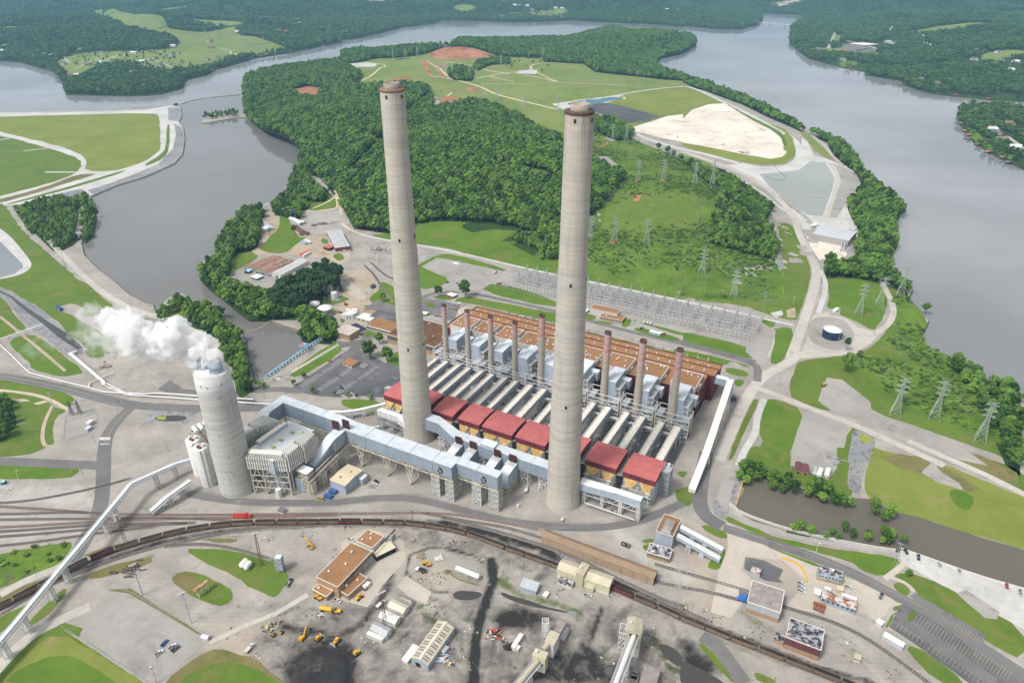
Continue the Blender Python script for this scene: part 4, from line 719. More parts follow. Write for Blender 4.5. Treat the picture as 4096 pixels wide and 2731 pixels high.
W_RIV=P_((3,"1190,1080 1250,1180 1395,1290 1505,1405 1505,1450 1460,1495 1470,1567"),(6,"1480,60 1460,130 1400,200 1430,265 1510,315 1575,425 1545,450 1450,400 1380,380 1200,370 1050,340 970,320 960,260 990,210 1100,210 1200,230 1190,180 1210,130 1230,60"),(3,"1180,1550 1120,1420 1180,1340 1240,1290 1180,1180 1140,1110 1040,1060"))
W_ROAD=P_(('e3',"380,160 560,180 940,320 1300,500 1600,600 1810,700 2100,910 2330,1050"),(6,"560,-60 630,0 650,130 650,225 600,228 480,195 330,165 180,130"),('e3',"1450,1560 1480,1300 1560,1050 1640,860 1500,760 1300,640 1150,560 900,400 700,320 450,230 380,200"))
W_MID=[P_((2,"1530,770 1720,790 1900,810 2010,880 2000,930 1900,940 1850,920 1750,880 1600,800")),P_((2,"730,470 800,450 880,460 910,490 900,540 780,535 740,510")),P_((2,"910,450 950,410 1060,395 1160,405 1160,425 1020,430 940,470"))]
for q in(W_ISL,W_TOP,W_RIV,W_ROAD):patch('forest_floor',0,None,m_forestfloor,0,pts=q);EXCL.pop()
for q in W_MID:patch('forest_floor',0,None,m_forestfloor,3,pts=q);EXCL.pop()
def wood(name,polys,sp,h,coll,nk,probs=None,excl=True,dh=.36):
 X=[];Y=[]
 for p in polys:
  x,y=seed_pts(p,sp,excl);X.append(x);Y.append(y)
 X=np.concatenate(X);Y=np.concatenate(Y);n=len(X);hs=h*rng.uniform(1-dh,1+dh,n)
 return scatter(name,X,Y,hs,coll,rng.choice(nk,n,p=probs),hs*rng.uniform(.85,1.45,n))
PR=[.18,.18,.15,.2,.12,.07,.1]
wood('woodland',[W_ISL],7.2,17,FOR,7,PR);wood('woodland',[W_TOP],8.5,18,FOR,7,PR);wood('woodland',[W_RIV],8,17,FOR,7,PR);wood('woodland',[W_ROAD],6.5,13,FOR,7,PR)
for q in W_MID:wood('copse',[q],8,15,FOR,7,PR,False)
wood('woodland',[W(5,"1150,50 1350,140 1370,195 1530,205 1530,90 1300,30",6)],6,10,FOR,7,PR,False)
# brush and saplings on the power line cut and rough ground
BR=[CUT,W(6,"-60,480 -60,-60 180,120 400,180 640,230 700,330 695,490 480,505 200,495"),W(6,"1215,888 1300,880 1500,930 1760,1020 2000,1110 2100,1240 2250,1500 2150,1480 1700,1310 1500,1222 1350,1092 1200,985"),W(6,"1420,465 1550,480 1690,640 1640,745 1700,835 1840,880 1900,1000 1980,1080 1930,1090 1600,925 1400,785 1470,690 1480,590"),W(7,"-60,690 200,640 480,595 498,610 460,700 380,770 200,850 -60,930"),Wt(5,"1690,140 1690,215 1800,285 1960,390 2200,450 2352,465 2352,20 1900,30")]
x,y=[np.concatenate(q)for q in zip(*[seed_pts(p,5.5,False)for p in BR])]
k=fbm(x*9,y*9)+rng.normal(0,.45,len(x))>np.where((x>330)&(y<900),-.1,.4);x=x[k];y=y[k];hs=rng.uniform(1.6,4.2,len(x));scatter('scrub',x,y,hs,BUSHC,rng.randint(0,3,len(x)),hs*rng.uniform(1.2,2.0,len(x)))
# hills across the water: thinner far away, where only the canopy shows
def farwood():
 xs=[];ys=[];hh=[]
 for y0,y1,sp in((1500,2600,10),(2600,3600,13),(3600,5000,17),(5000,6800,21),(6800,9000,27)):
  Yr=np.arange(y0,y1,sp*.9);Xm=.84*y1+160;Xr=np.arange(-Xm,Xm,sp);X,Y=np.meshgrid(Xr,Yr);X[1::2]+=sp/2
  X=X.ravel()+rng.uniform(-.45,.45,X.size)*sp;Y=Y.ravel()+rng.uniform(-.45,.45,Y.size)*sp
  k=np.abs(X)<.82*Y+140;X=X[k];Y=Y[k]
  k=np.zeros(len(X),bool)
  for L in(FAR,EAST):
   i=inside(L,X,Y);k[i]|=dist(L,X[i],Y[i])>1
  X=X[k];Y=Y[k];k=~excluded(X,Y)
  # hamlets and gardens along the right shore and thin woods elsewhere
  t=fbm(X*3.1+900,Y*3.1)+rng.normal(0,.2,len(X));k&=(t>-1.0)
  k&=~((X>1150)&(Y<2900)&(t<-.35))
  xs.append(X[k]);ys.append(Y[k]);hh.append((np.full(k.sum(),sp*1.05+5)*rng.uniform(.6,1.4,k.sum())))
 x=np.concatenate(xs);y=np.concatenate(ys);h=np.concatenate(hh);hz_=np.minimum(h,24)
 scatter('woodland_hills',x,y,hz_,FARC,rng.randint(0,4,len(x)),h*rng.uniform(1.15,1.5,len(x)));return len(x)
print('far trees',farwood())
# ---- trees one can tell apart: each its own thing with trunk and crown
NT=[0]
def tree(x,y,h,kind,label,group=None,w=None,name=None):
 i=NT[0]%len(CR[kind]);NT[0]+=1
 t=thing(name or('pine_tree' if kind=='pine' else 'bush' if kind=='bush' else 'tree'),label,'bush' if kind=='bush' else 'tree',(x,y,gz(x,y)),random.uniform(0,6.28),group);w=w or h*random.uniform(.95,1.25)
 t.scale=(w,w,h)
 for o in(TR[kind][i],CR[kind][i]):
  c=o.copy();COL.objects.link(c);c.parent=t;c.name='trunk' if o in TR[kind]else 'crown'
 return t
def t1(n,s,h,kind,label,w=None,group=None,dz=0.):
 for p in Wt(n,s,dz):tree(p[0],p[1],h*random.uniform(.93,1.07),kind,label,group,w)
NEAR=[
('broad',8.6,15,'leafy tree in the wood on the left bank of the intake channel','trees on the left bank of the intake channel',[P_((4,"1062,580 1085,565 1150,495 1250,450 1300,485 1290,500 1200,530 1110,600")),P_((4,"1290,520 1380,495 1450,515 1525,580 1595,650 1645,710 1685,770 1695,860 1712,950 1735,1060 1650,1110 1615,1080 1585,900 1525,860 1535,760 1450,690 1290,640 1275,600"))],.25),
('broad',8.8,16,'leafy tree in the wooded bank between the bay and the storage sheds','trees between the bay and the storage sheds',[P_(('e1',"355,900 500,790 560,650 640,480 720,340 830,240 960,160 1130,120 1195,200 1130,260 1120,460 1100,600 1000,660 830,700 720,790 740,920 690,1000 700,1090 900,1160 1150,1230 1200,1300 1700,1400 1800,1568 960,1568 800,1450 650,1330 440,1170 355,1080")),P_(('e2',"0,670 120,650 350,720 520,900 720,900 740,1010 640,1180 600,1240 380,1230 0,1170"))],.3),
('pine',8.0,24,'tall dark pine in the grove behind the white gabled shed','pines behind the white gabled shed',[P_(('e1',"1250,1190 1440,1060 1560,980 1850,850 2050,800 2170,880 2210,1000 2190,1060 1960,1100 1930,1190 1700,1330 1640,1380 1300,1290"),dz=27)],0),
('broad',8.8,15,'leafy tree in the clump on the point by the inland bay','trees on the point by the inland bay',[P_(('e1',"1290,90 1400,40 1420,-60 1600,-80 1690,-60 1690,30 1800,50 1790,110 1680,130 1680,230 1560,250 1420,200 1330,190")),P_((1,"2000,1200 2060,1090 2110,1090 2130,1180 2150,1230 2250,1310 2240,1350 2000,1350 1990,1290"))],.2),
('broad',10.5,13,'leafy tree in the overgrown hollow below the ash landfill','trees in the hollow below the ash landfill',[P_((1,"90,1410 200,1390 330,1340 530,1340 550,1310 610,1340 650,1450 625,1567 555,1567 560,1370 530,1400 500,1567 200,1567")),P_((4,"230,0 480,0 525,30 540,0 625,0 570,60 545,30 480,80 400,120 345,110"))],.4),
('broad',8.2,13,'leafy tree on the far bank of the discharge channel','trees on the far bank of the discharge channel',[P_((9,"390,60 420,10 500,30 600,40 600,110 700,90 760,120 850,160 900,140 960,150 1050,190 1060,230 1150,240 1250,300 1300,250 1400,310 1455,355 1420,385 1270,345 1050,285 860,225 640,185 600,140 400,150"))],.3),
('broad',8.0,9,'leafy tree on the near bank of the discharge channel','trees on the near bank of the discharge channel',[Wt(9,"715,470 780,485 885,515 880,540 720,510",4),Wt(9,"935,505 1050,475 1250,515 1400,525 1585,605 1585,650 1450,635 1250,595 1050,565 935,545",4)],.4),
('broad',9.5,15,'dark leafy tree on the river bank at the right edge','trees on the river bank at the right edge',[P_((6,"1835,860 1920,870 2050,970 2200,1010 2352,1110 2352,1640 2250,1560 2100,1250 1990,1080 1850,890"))],.1),
('broad',9.0,13,'dark tree at the edge of the field by the left road','trees by the left road',[P_((4,"-60,1130 50,1130 95,1280 20,1380 -60,1420"))],0),
]
cand=[]
for kind,sp,h,lab,grp,polys,pl in NEAR:
 for p in polys:
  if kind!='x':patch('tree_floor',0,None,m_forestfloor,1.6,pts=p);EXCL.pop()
  x,y=seed_pts(p,sp,False)
  for a,b in zip(x,y):cand.append((math.hypot(a,b),a,b,kind,h,lab,grp,pl))
cand.sort()
print('near trees',len(cand))
for d_,a,b,kind,h,lab,grp,pl in cand[:268]:
 k='light' if kind=='broad' and random.random()<pl else kind
 tree(a,b,h*random.uniform(.75,1.2),k,lab,grp)
if len(cand)>268:
 r=cand[268:];x=np.array([c[1]for c in r]);y=np.array([c[2]for c in r]);hs=np.array([c[4]for c in r])*rng.uniform(.75,1.2,len(r));scatter('bank_woods',x,y,hs,FOR,np.array([5 if c[3]=='pine' else(3 if rng.rand()<c[7]else rng.randint(0,3))for c in r]),hs*1.12)
t1(6,"1120,990",22,'broad','big round oak standing alone beside the tank yard apron',24);t1(6,"1120,850",17,'pine','narrow dark tree just behind the big round oak',18);t1(6,"1212,895",9,'broad','small dark tree to the right of the big round oak')
t1(6,"1665,590",14,'light','lone tree leaning over the river edge on the right shore',16)
t1(5,"668,475",15,'broad','round tree at the left of the small red brick hut',18);t1(5,"855,480",23,'broad','wide shade tree in front of the gravel lot',27);t1(5,"285,510",14,'broad','lone tree beside the disused rail spur')
t1(5,"195,900",22,'broad','broad tree at the corner of the upper car park',25);t1(5,"318,930",19,'broad','broad tree nearest the left tall stack by the car park',20);t1(5,"262,800",15,'light','olive coloured tree beside the brown roofed office');
t1(4,"2155,1140",7,'light','small tree on the round mulch bed at the car park entrance');t1(4,"2308,1158",6,'light','small tree on the second mulch bed at the car park entrance');t1(4,"2025,1085",7,'broad','clipped dark shrub at the lower corner of the grass strip',9);t1(4,"2095,1035",7,'broad','clipped dark shrub up the grass strip from the intake',9)
t1(5,"40,1165",6,'light','small tree beside the covered conveyor, leftmost of three');t1(5,"107,1170",5,'broad','small tree beside the covered conveyor, middle of three');t1(5,"200,1185",6,'light','small bushy tree beside the covered conveyor, nearest the red roofs',10)
t1(9,"1548,830",7,'broad','small round tree at the corner of the riverside gravel lot',8);t1(4,"1800,1105",8,'light','bushy tree beside the intake wing wall',14);t1(4,"1690,1115",6,'broad','low tree on the grass below the intake channel',12)
t1(2,"1380,500",15,'broad','dark tree standing alone in the landfill field',18);t1(1,"1215,735",11,'broad','lone tree at the tip of the ash landfill shore',20);t1(4,"2030,60",18,'pine','lone dark pine between the red warehouse and the road',20)
x,y=[np.concatenate(q)for q in zip(*[seed_pts(Wt(n,s),sp,False)for n,s,sp in((1,"1400,800 1640,765 1650,800 1400,830",14),(1,"480,380 700,350 1180,360 1260,420 1480,470 1300,490 1060,510 900,430 700,460 500,470",46),(1,"500,540 620,525 900,430 880,520 640,560",26),(2,"1280,60 1560,70 1560,130 1290,125",60),(3,"1930,900 2000,880 2100,990 2280,1080 2260,1110 2010,970",34),(3,"1120,370 1400,355 1400,400 1150,400",50),(2,"1000,400 1380,400 1440,470 1000,470",90))])]
hs=rng.uniform(8,15,len(x));scatter('scattered_trees',x,y,hs,FOR,rng.randint(0,5,len(x)),hs*1.3)
# ------------------------------------------------------------------ the power station
m_duct=mat('grey_blue_cladding',(.3,.36,.42),.1,.12,.5,streak=.5);m_ductroof=mat('pale_duct_roof',(.56,.6,.645),.11,.14,.5,rust=(.43,.43,.43),rustat=.62,rustsc=.2)
m_scr=mat('pale_blue_cladding',(.36,.42,.485),.1,.15,.5,streak=.45);m_white=m_white if False else m_white
m_cream=mat('cream_steel',(.56,.52,.42),.18,.4,.6,rust=(.3,.17,.08),rustat=.66);m_steelw=mat('white_steel',(.6,.6,.59),.12,.4,.6);m_steelg=mat('galvanised_steel',(.42,.44,.45),.12,.5,.5,.3)
m_redroof=mat('red_roof',(.43,.118,.112),.15,.16,.75,streak=.3,rust=(.34,.1,.09),rustat=.6,rustsc=.18);m_redwall=mat('dark_red_wall',(.17,.032,.042),.1,.3,.6);m_maroon=mat('maroon_wall',(.11,.018,.026),.15,.2,.6,streak=.4)
m_brown=mat('brown_gravel_roof',(.275,.145,.068),.16,.12,.95,rust=(.17,.075,.035),rustat=.66,rustsc=.12);m_darkbrown=mat('weathered_dark_roof',(.14,.072,.038),.3,.12,.95,rust=(.05,.03,.02),rustat=.58,rustsc=.1)
m_whitewall=mat('stained_white_wall',(.56,.55,.52),.1,.4,.7,streak=.6,rust=(.25,.11,.06),rustat=.64,rustsc=.5);m_parapet=mat('pale_coping',(.6,.55,.5),.1)
m_vent=mat('vent_white',(.62,.6,.55),.1,.8,.5);m_dark=mat('dark_opening',(.02,.02,.022),.2);m_ochre=mat('rusty_ochre_hopper',(.5,.31,.1),.2,.35,.7,streak=.35,rust=(.6,.47,.26),rustat=.58)
m_concw=mat('grey_concrete_wall',(.3,.29,.265),.14,.2,.9,streak=.5);m_rust=mat('rusty_iron',(.15,.055,.03),.3,.5,.9);m_tanroof=mat('buff_duct_roof',(.66,.6,.51),.1,.3,.8,rust=(.42,.32,.22),rustat=.68)
m_blueg=mat('window_glass',(.05,.09,.12),.2,.5,.15,spec=.6);m_brick=mat('tan_brick',(.36,.24,.14),.12,.4,.9);m_louv=mat('dark_red_louvre',(.06,.022,.02),.2,.6,.7)
m_whitep=mat('white_metal',(.68,.68,.66),.06,.2,.45);m_yel=mat('yellow_green_vent',(.35,.34,.12),.2,.6,.7)
def chimat(name,c,band=None,soot=None):
 m=bpy.data.materials.new(name);nt,N,L,B=nodes(m);co=add(N,'ShaderNodeTexCoord').outputs['Object']
 def nz(s,sc,d=5.):
  mp=add(N,'ShaderNodeMapping');mp.inputs['Scale'].default_value=sc;L.new(co,mp.inputs[0]);n=add(N,'ShaderNodeTexNoise',i_Scale=s,i_Detail=d,i_Roughness=.7);L.new(mp.outputs[0],n.inputs['Vector']);return n.outputs['Fac']
 col=ramp(N,L,nz(.5,(.05,.05,1)),[(.3,tuple(v*.78 for v in c)),(.5,c),(.7,tuple(v*1.12 for v in c))]).outputs[0]
 col=mixc(N,L,ramp(N,L,nz(.12,(.08,.08,1),2.),[(.52,(0,0,0)),(.62,(.5,.5,.5))]).outputs[0],col,tuple(v*.82 for v in c))
 col=mixc(N,L,ramp(N,L,nz(.55,(1,1,.035),4.),[(.54,(0,0,0)),(.74,(.7,.7,.7))]).outputs[0],col,tuple(v*.6 for v in c))
 sx=add(N,'ShaderNodeSeparateXYZ');L.new(co,sx.inputs[0])
 if band:
  z0,z1,bc=band
  mr=add(N,'ShaderNodeMapRange',clamp=True);mr.inputs['From Min'].default_value=z0-.15;mr.inputs['From Max'].default_value=z0+.15;L.new(sx.outputs[2],mr.inputs[0])
  w=nz(1.4,(.4,.4,1.4),5.);w2=nz(.25,(.02,.02,1),1.)
  a=add(N,'ShaderNodeMath',operation='MULTIPLY_ADD');L.new(w2,a.inputs[0]);a.inputs[1].default_value=1.1;L.new(w,a.inputs[2])
  f=ramp(N,L,a.outputs[0],[(.98,(.92,.92,.92)),(1.3,(.12,.12,.12))]).outputs[0]
  q=add(N,'ShaderNodeMath',operation='MULTIPLY');L.new(mr.outputs[0],q.inputs[0]);L.new(f,q.inputs[1])
  wh=mixc(N,L,mr.outputs[0],col,(.45,.36,.33));col=mixc(N,L,q.outputs[0],wh,bc)
 if soot:
  z0,z1,sc_=soot;mr=add(N,'ShaderNodeMapRange',clamp=True);mr.inputs['From Min'].default_value=z0;mr.inputs['From Max'].default_value=z1;L.new(sx.outputs[2],mr.inputs[0])
  st=ramp(N,L,nz(.5,(1,1,.03),5.),[(.5,(0,0,0)),(.68,(1,1,1))]).outputs[0];q=add(N,'ShaderNodeMath',operation='MULTIPLY');L.new(mr.outputs[0],q.inputs[0]);L.new(st,q.inputs[1]);col=mixc(N,L,q.outputs[0],col,sc_)
 L.new(col,B.inputs['Base Color']);B.inputs['Roughness'].default_value=.85;B.inputs['Specular IOR Level'].default_value=.2
 return m
m_ch1=chimat('stack_concrete',(.46,.43,.365));m_ch2=chimat('stack_concrete_rusty',(.45,.415,.36),soot=(255,300,(.26,.14,.07)));m_silo=chimat('silo_concrete',(.47,.46,.43));m_silow=chimat('silo_white',(.62,.615,.6))
m_redband=chimat('banded_short_stack',(.38,.34,.28),band=(58,75,(.42,.12,.11)));m_redband5=chimat('banded_tall_stack',(.38,.34,.28),band=(64,89,(.44,.11,.1)));m_redband6=chimat('banded_mid_stack',(.38,.34,.28),band=(61,87.5,(.42,.13,.12)))
m_soot=mat('sooty_rim',(.09,.055,.045),.3,.5,.9)
# --- two tall stacks
def tallstack(cx,cy,h,m,label,r0=13.3,r1=8.6):
 t=thing('chimney_stack',label,'chimney',(cx,cy,0));mb=MB()
 prof=[(r0+.5,0),(r0,2),(r0*.86+r1*.14,h*.09),(r0*.72+r1*.28,h*.2),(r0*.45+r1*.55,h*.45),(r1*1.06,h*.75),(r1,h-2)];mb.lathe(0,0,prof,m,48);mb.build('shaft',t)
 mb=MB();mb.lathe(0,0,[(r1,h-2),(r1+.35,h-1.8),(r1+.35,h),(r1-2.2,h+.1)],m_soot if m is m_ch2 else mat('cap_brown',(.26,.15,.09),.3,.5),40);mb.build('cap',t)
 mb=MB();mb.lathe(0,0,[(r1*.68,h),(r1*.68,h+3.6),(r1*.6,h+3.6),(r1*.58,h-12)],mat('liner_concrete',(.33,.27,.22),.2,.5),40);mb.build('liner',t)
 def rad(z):
  for(ra,za),(rb,zb)in zip(prof,prof[1:]):
   if za<=z<=zb:return ra+(rb-ra)*(z-za)/(zb-za)
  return r1
 for z,an in[(h-5,-1.95),(h-5,-.6),(h*.635,-1.75),(h*.64,-.35),(h*.32,-1.7),(h*.325,-.35),(h*.62,1.6)]:
  mb=MB();r=rad(z);c,s=math.cos(an),math.sin(an);u=Vector((-s,c,0));o=Vector((c,s,0))
  vs=[o*(r+q)+u*w+Vector((0,0,z+y))for q in(-.4,.18)for w,y in((-.8,-1.2),(.8,-1.2),(.8,1.2),(-.8,1.2))];mb.add(vs,[(4,5,6,7),(0,1,5,4),(1,2,6,5),(2,3,7,6),(3,0,4,7)],m_dark);mb.build('opening',t)
 return t
_l=flat((962,1003));_r=flat((1292,1150))
tallstack(_l[0],_l[1],299,m_ch1,'left and more distant of the two very tall pale concrete stacks');tallstack(_r[0],_r[1],300,m_ch2,'right and nearer of the two very tall concrete stacks with rust streaks under its rim')
# --- scrubber stack
sx_,sy_=-222.9,451.5
t=thing('scrubber_stack','stout concrete stack with a white upper part and two steaming flues','chimney',(sx_,sy_,0));mb=MB();mb.lathe(0,0,[(14.1,0),(13.8,20),(13,96)],m_silo,48);mb.build('shaft',t)
mb=MB();mb.lathe(0,0,[(13.1,96),(13.15,96.2),(12.8,110),(12.1,110.8),(0,111.3)],m_silow,48);mb.build('white_crown',t)
mb=MB();
for k in range(40):
 a=k*.157;mb.beam((12.5*math.cos(a),12.5*math.sin(a),110.4),(12.5*math.cos(a),12.5*math.sin(a),111.7),.12,m_steelw);b=a+.157;mb.beam((12.5*math.cos(a),12.5*math.sin(a),111.6),(12.5*math.cos(b),12.5*math.sin(b),111.6),.12,m_steelw)
mb.build('railing',t)
for fx,fy,r in((-6,2.8,3.9),(4.6,-1.9,4.7)):
 mb=MB();mb.lathe(fx,fy,[(r+.5,111),(r,112),(r,115),(r+.25,115.2),(r,115.4),(r,119.5),(r-.4,119.5),(r-.4,108)],m_scr,32);mb.build('flue',t)
for z,an in[(104,-1.9),(103,-1.55),(104,-.75),(93,-1.0),(40,-1.25),(26,-1.9),(26,-1.6),(26,-1.3),(23,-1.2),(3,-2.0),(60,-1.5),(45,-.9)]:
 mb=MB();r=14.12-z*.0125+(.12 if z>96 else 0);c,s=math.cos(an),math.sin(an);u=Vector((-s,c,0));o=Vector((c,s,0))
 mb.add([o*(r+.12)+u*w+Vector((0,0,z+y))for w,y in((-.7,-.9),(.7,-.9),(.7,.9),(-.7,.9))],[(0,1,2,3)],m_duct if z%2 else m_concw);mb.build('opening',t)
# --- powerhouse
t=pthing('powerhouse','long powerhouse with brown gravel roofs stepped behind the row of short stacks','power house',-250,600);o=(-250,600,0)
mb=MB(o);mb.box((-386,565,0),(-110,601,28),m_maroon,m_brown);mb.box((-386,601.02,0),(-104,616,27.2),m_maroon,m_brown);mb.box((-386,616.02,0),(-104,632,24),m_maroon,m_brown);mb.build('main_hall',t)
mb=MB(o)
for(x0,y0,x1,y1,z)in((-386.3,564.6,-109.6,601.3,28),(-386.3,601.4,-103.6,616.3,27.2),(-386.3,616.4,-103.6,632.3,24)):
 for q in(((x0,y0),(x1,y0)),((x1,y0),(x1,y1)),((x0,y1),(x1,y1)),((x0,y0),(x0,y1))):mb.beam((*q[0],z+.3),(*q[1],z+.3),.5,m_maroon,.9)
mb.build('parapet',t)
BX=[(-378,-356),(-351,-330),(-324,-303.5),(-297.5,-277.5),(-297+25,-253),(-234,-211),(-203,-179),(-168.5,-145.5),(-136,-112.5)]
BX[3]=(-322+.5,-303)if False else BX[3]
for i,(x0,x1)in enumerate(BX):
 mb=MB(o);mb.box((x0,563.2,10),(x1,590,33),m_whitewall,m_brown);b=mb.build('boiler_bay',t)
 mb=MB(o)
 for q in(((x0,563.2),(x1,563.2)),((x1,563.2),(x1,590)),((x0,590),(x1,590)),((x0,563.2),(x0,590))):mb.beam((*q[0],33.25),(*q[1],33.25),.6,m_parapet,.8)
 mb.box((x1,574,28.1),(x1+2,577,31),m_whitewall);mb.build('coping',b)
rv=random.Random(4)
def ventbm(o,x,y,z,s=1.):
 mb=MB(o);mb.cyl((x,y,z),(x,y,z+.9*s),.55*s,.55*s,m_vent,10);mb.cyl((x,y,z+.9*s),(x,y,z+1.8*s),.95*s,.6*s,m_vent,10);return mb
n_=0
for x0,x1 in BX:
 for k in range(5):
  if n_<44:ventbm(o,rv.uniform(x0+2,x1-2),rv.uniform(567,587),33,1).build('roof_vent',t);n_+=1
for k in range(24):ventbm(o,-378+k*11.4,608,27.2).build('roof_vent',t)
for k in range(26):ventbm(o,-380+k*10.6,624,24,.9).build('roof_vent',t)
mb=MB(o);mb.box((-109.6,580,0.5),(-109.3,586,9),m_dark);mb.box((-109.6,570,12),(-109.35,575,14),m_parapet);mb.build('door',t)
# service bay and office wing at the left end
t=pthing('service_wing','low service wing with a stained dark brown roof left of the powerhouse','service building',-400,590);o=(-400,590,0)
def abz(n,s,z):return[inAB(p)for p in W(n,s,z)]
sv=abz(7,"630,910 985,1000 880,1420 670,1360 640,1100",11)
mb=MB(o);mb.box((-452,548,0),(-388.3,596,11),m_brick,m_darkbrown);mb.build('wall',t);mb=MB(o);mb.box((-452.2,547.6,6),(-388.4,547.9,9),m_blueg);mb.build('window_band',t)
for k in range(12):ventbm(o,rv.uniform(-445,-392),rv.uniform(553,592),11,.9).build('roof_vent',t)
mb=MB(o);mb.beam((-452.2,547.8,11.2),(-388.4,547.8,11.2),.5,m_parapet,.6);mb.beam((-388.4,547.8,11.2),(-388.4,596,11.2),.5,m_parapet,.6);mb.beam((-452,596,11.2),(-388.4,596,11.2),.5,m_parapet,.6);mb.build('coping',t)
t=pthing('office_building','brown roofed office with a white window band beside the shade trees','office',-480,575);o=(-480,575,0)
mb=MB(o);mb.box((-492,560,0),(-453,582,7.5),m_whitep,m_brown);mb.build('wall',t);mb=MB(o);mb.box((-492.2,559.6,1),(-453,559.9,3),m_brick);mb.box((-492.1,559.7,4),(-453,559.95,6),m_blueg);mb.build('window_band',t);mb=MB(o);mb.box((-505,582.1,0),(-453,602,6),m_concw,m_asphdark);mb.build('flat_annex',t)
# --- short stacks, SCR boxes, frames, flue ducts
STK=[(-363,75),(-336,75),(-309.4,75),(-282.4,75),(-254,89),(-188.7,87.5),(-156,87.5),(-123.4,87.5)]
ORD=['first','second','third','fourth','fifth','sixth','seventh','eighth','ninth']
for i,(a,h)in enumerate(STK):
 t=pthing('short_stack','%s short stack with a worn red top, counted from the left'%ORD[i],'chimney',a,531,'short red-topped stacks in a row');r0,r1=(3.0,2.5)if h<80 else(3.75,3.0)
 mb=MB();mb.lathe(0,0,[(r0,0),(r1,h)],{75:m_redband,89:m_redband5,87.5:m_redband6}[h],28);mb.build('shaft',t);mb=MB();mb.lathe(0,0,[(r1+.02,h-2.2),(r1+.12,h-2),(r1+.1,h),(r1-.35,h),(r1-.4,h-9)],m_soot,28);mb.build('rim',t)
UN=[-363,-336,-309.4,-282.4,-254,-221.3,-188.7,-156,-123.4];SR=[-350,-323,-296.5,-269.5,-241.5,-210,-178,-146.5,-114.5]
for i,(u,xr)in enumerate(zip(UN,SR)):
 wd=12 if i<4 else 13.5;low=i in(0,2);ztop=37;zb=26 if low else 15
 t=pthing('catalyst_tower','pale blue clad box on steel legs, %s from the left'%ORD[i],'reactor tower',xr-wd/2,540,'pale blue boxes in front of the powerhouse');o=(xr-wd/2,540,0)
 mb=MB(o);mb.hexa([(xr-wd,531.5,zb),(xr,531.5,zb),(xr,548,zb),(xr-wd,548,zb)],[(xr-wd,531.5,ztop),(xr,531.5,ztop),(xr,548,ztop+.6),(xr-wd,548,ztop+.6)],m_scr,m_ductroof);mb.beam((xr-wd/2,531.4,ztop+.1),(xr-wd/2,548,ztop+.7),.25,m_ductroof);mb.build('casing',t)
 mb=MB(o);mb.box((xr-wd*.55,549,22),(xr+wd*.55,556,31),m_duct,m_ductroof);mb.box((xr-wd+1,548.1,26),(xr-1,563,35),m_duct,m_ductroof);mb.build('inlet_duct',t)
 mb=MB(o);mb.bent([(xr-wd,531.5),(xr,531.5),(xr,548),(xr-wd,548)],zb,m_steelw,.55,3);mb.build('leg_frame',t)
 mb=MB(o);x1=xr+4.5;mb.bent([(xr+.5,532),(x1,532),(x1,547),(xr+.5,547)],31 if not low else 24,m_steelw,.42,6)
 for z in range(5,24 if low else 31,5):mb.box((xr+.6,532,z),(x1,547,z+.12),m_steelg)
 mb.build('stair_tower',t)
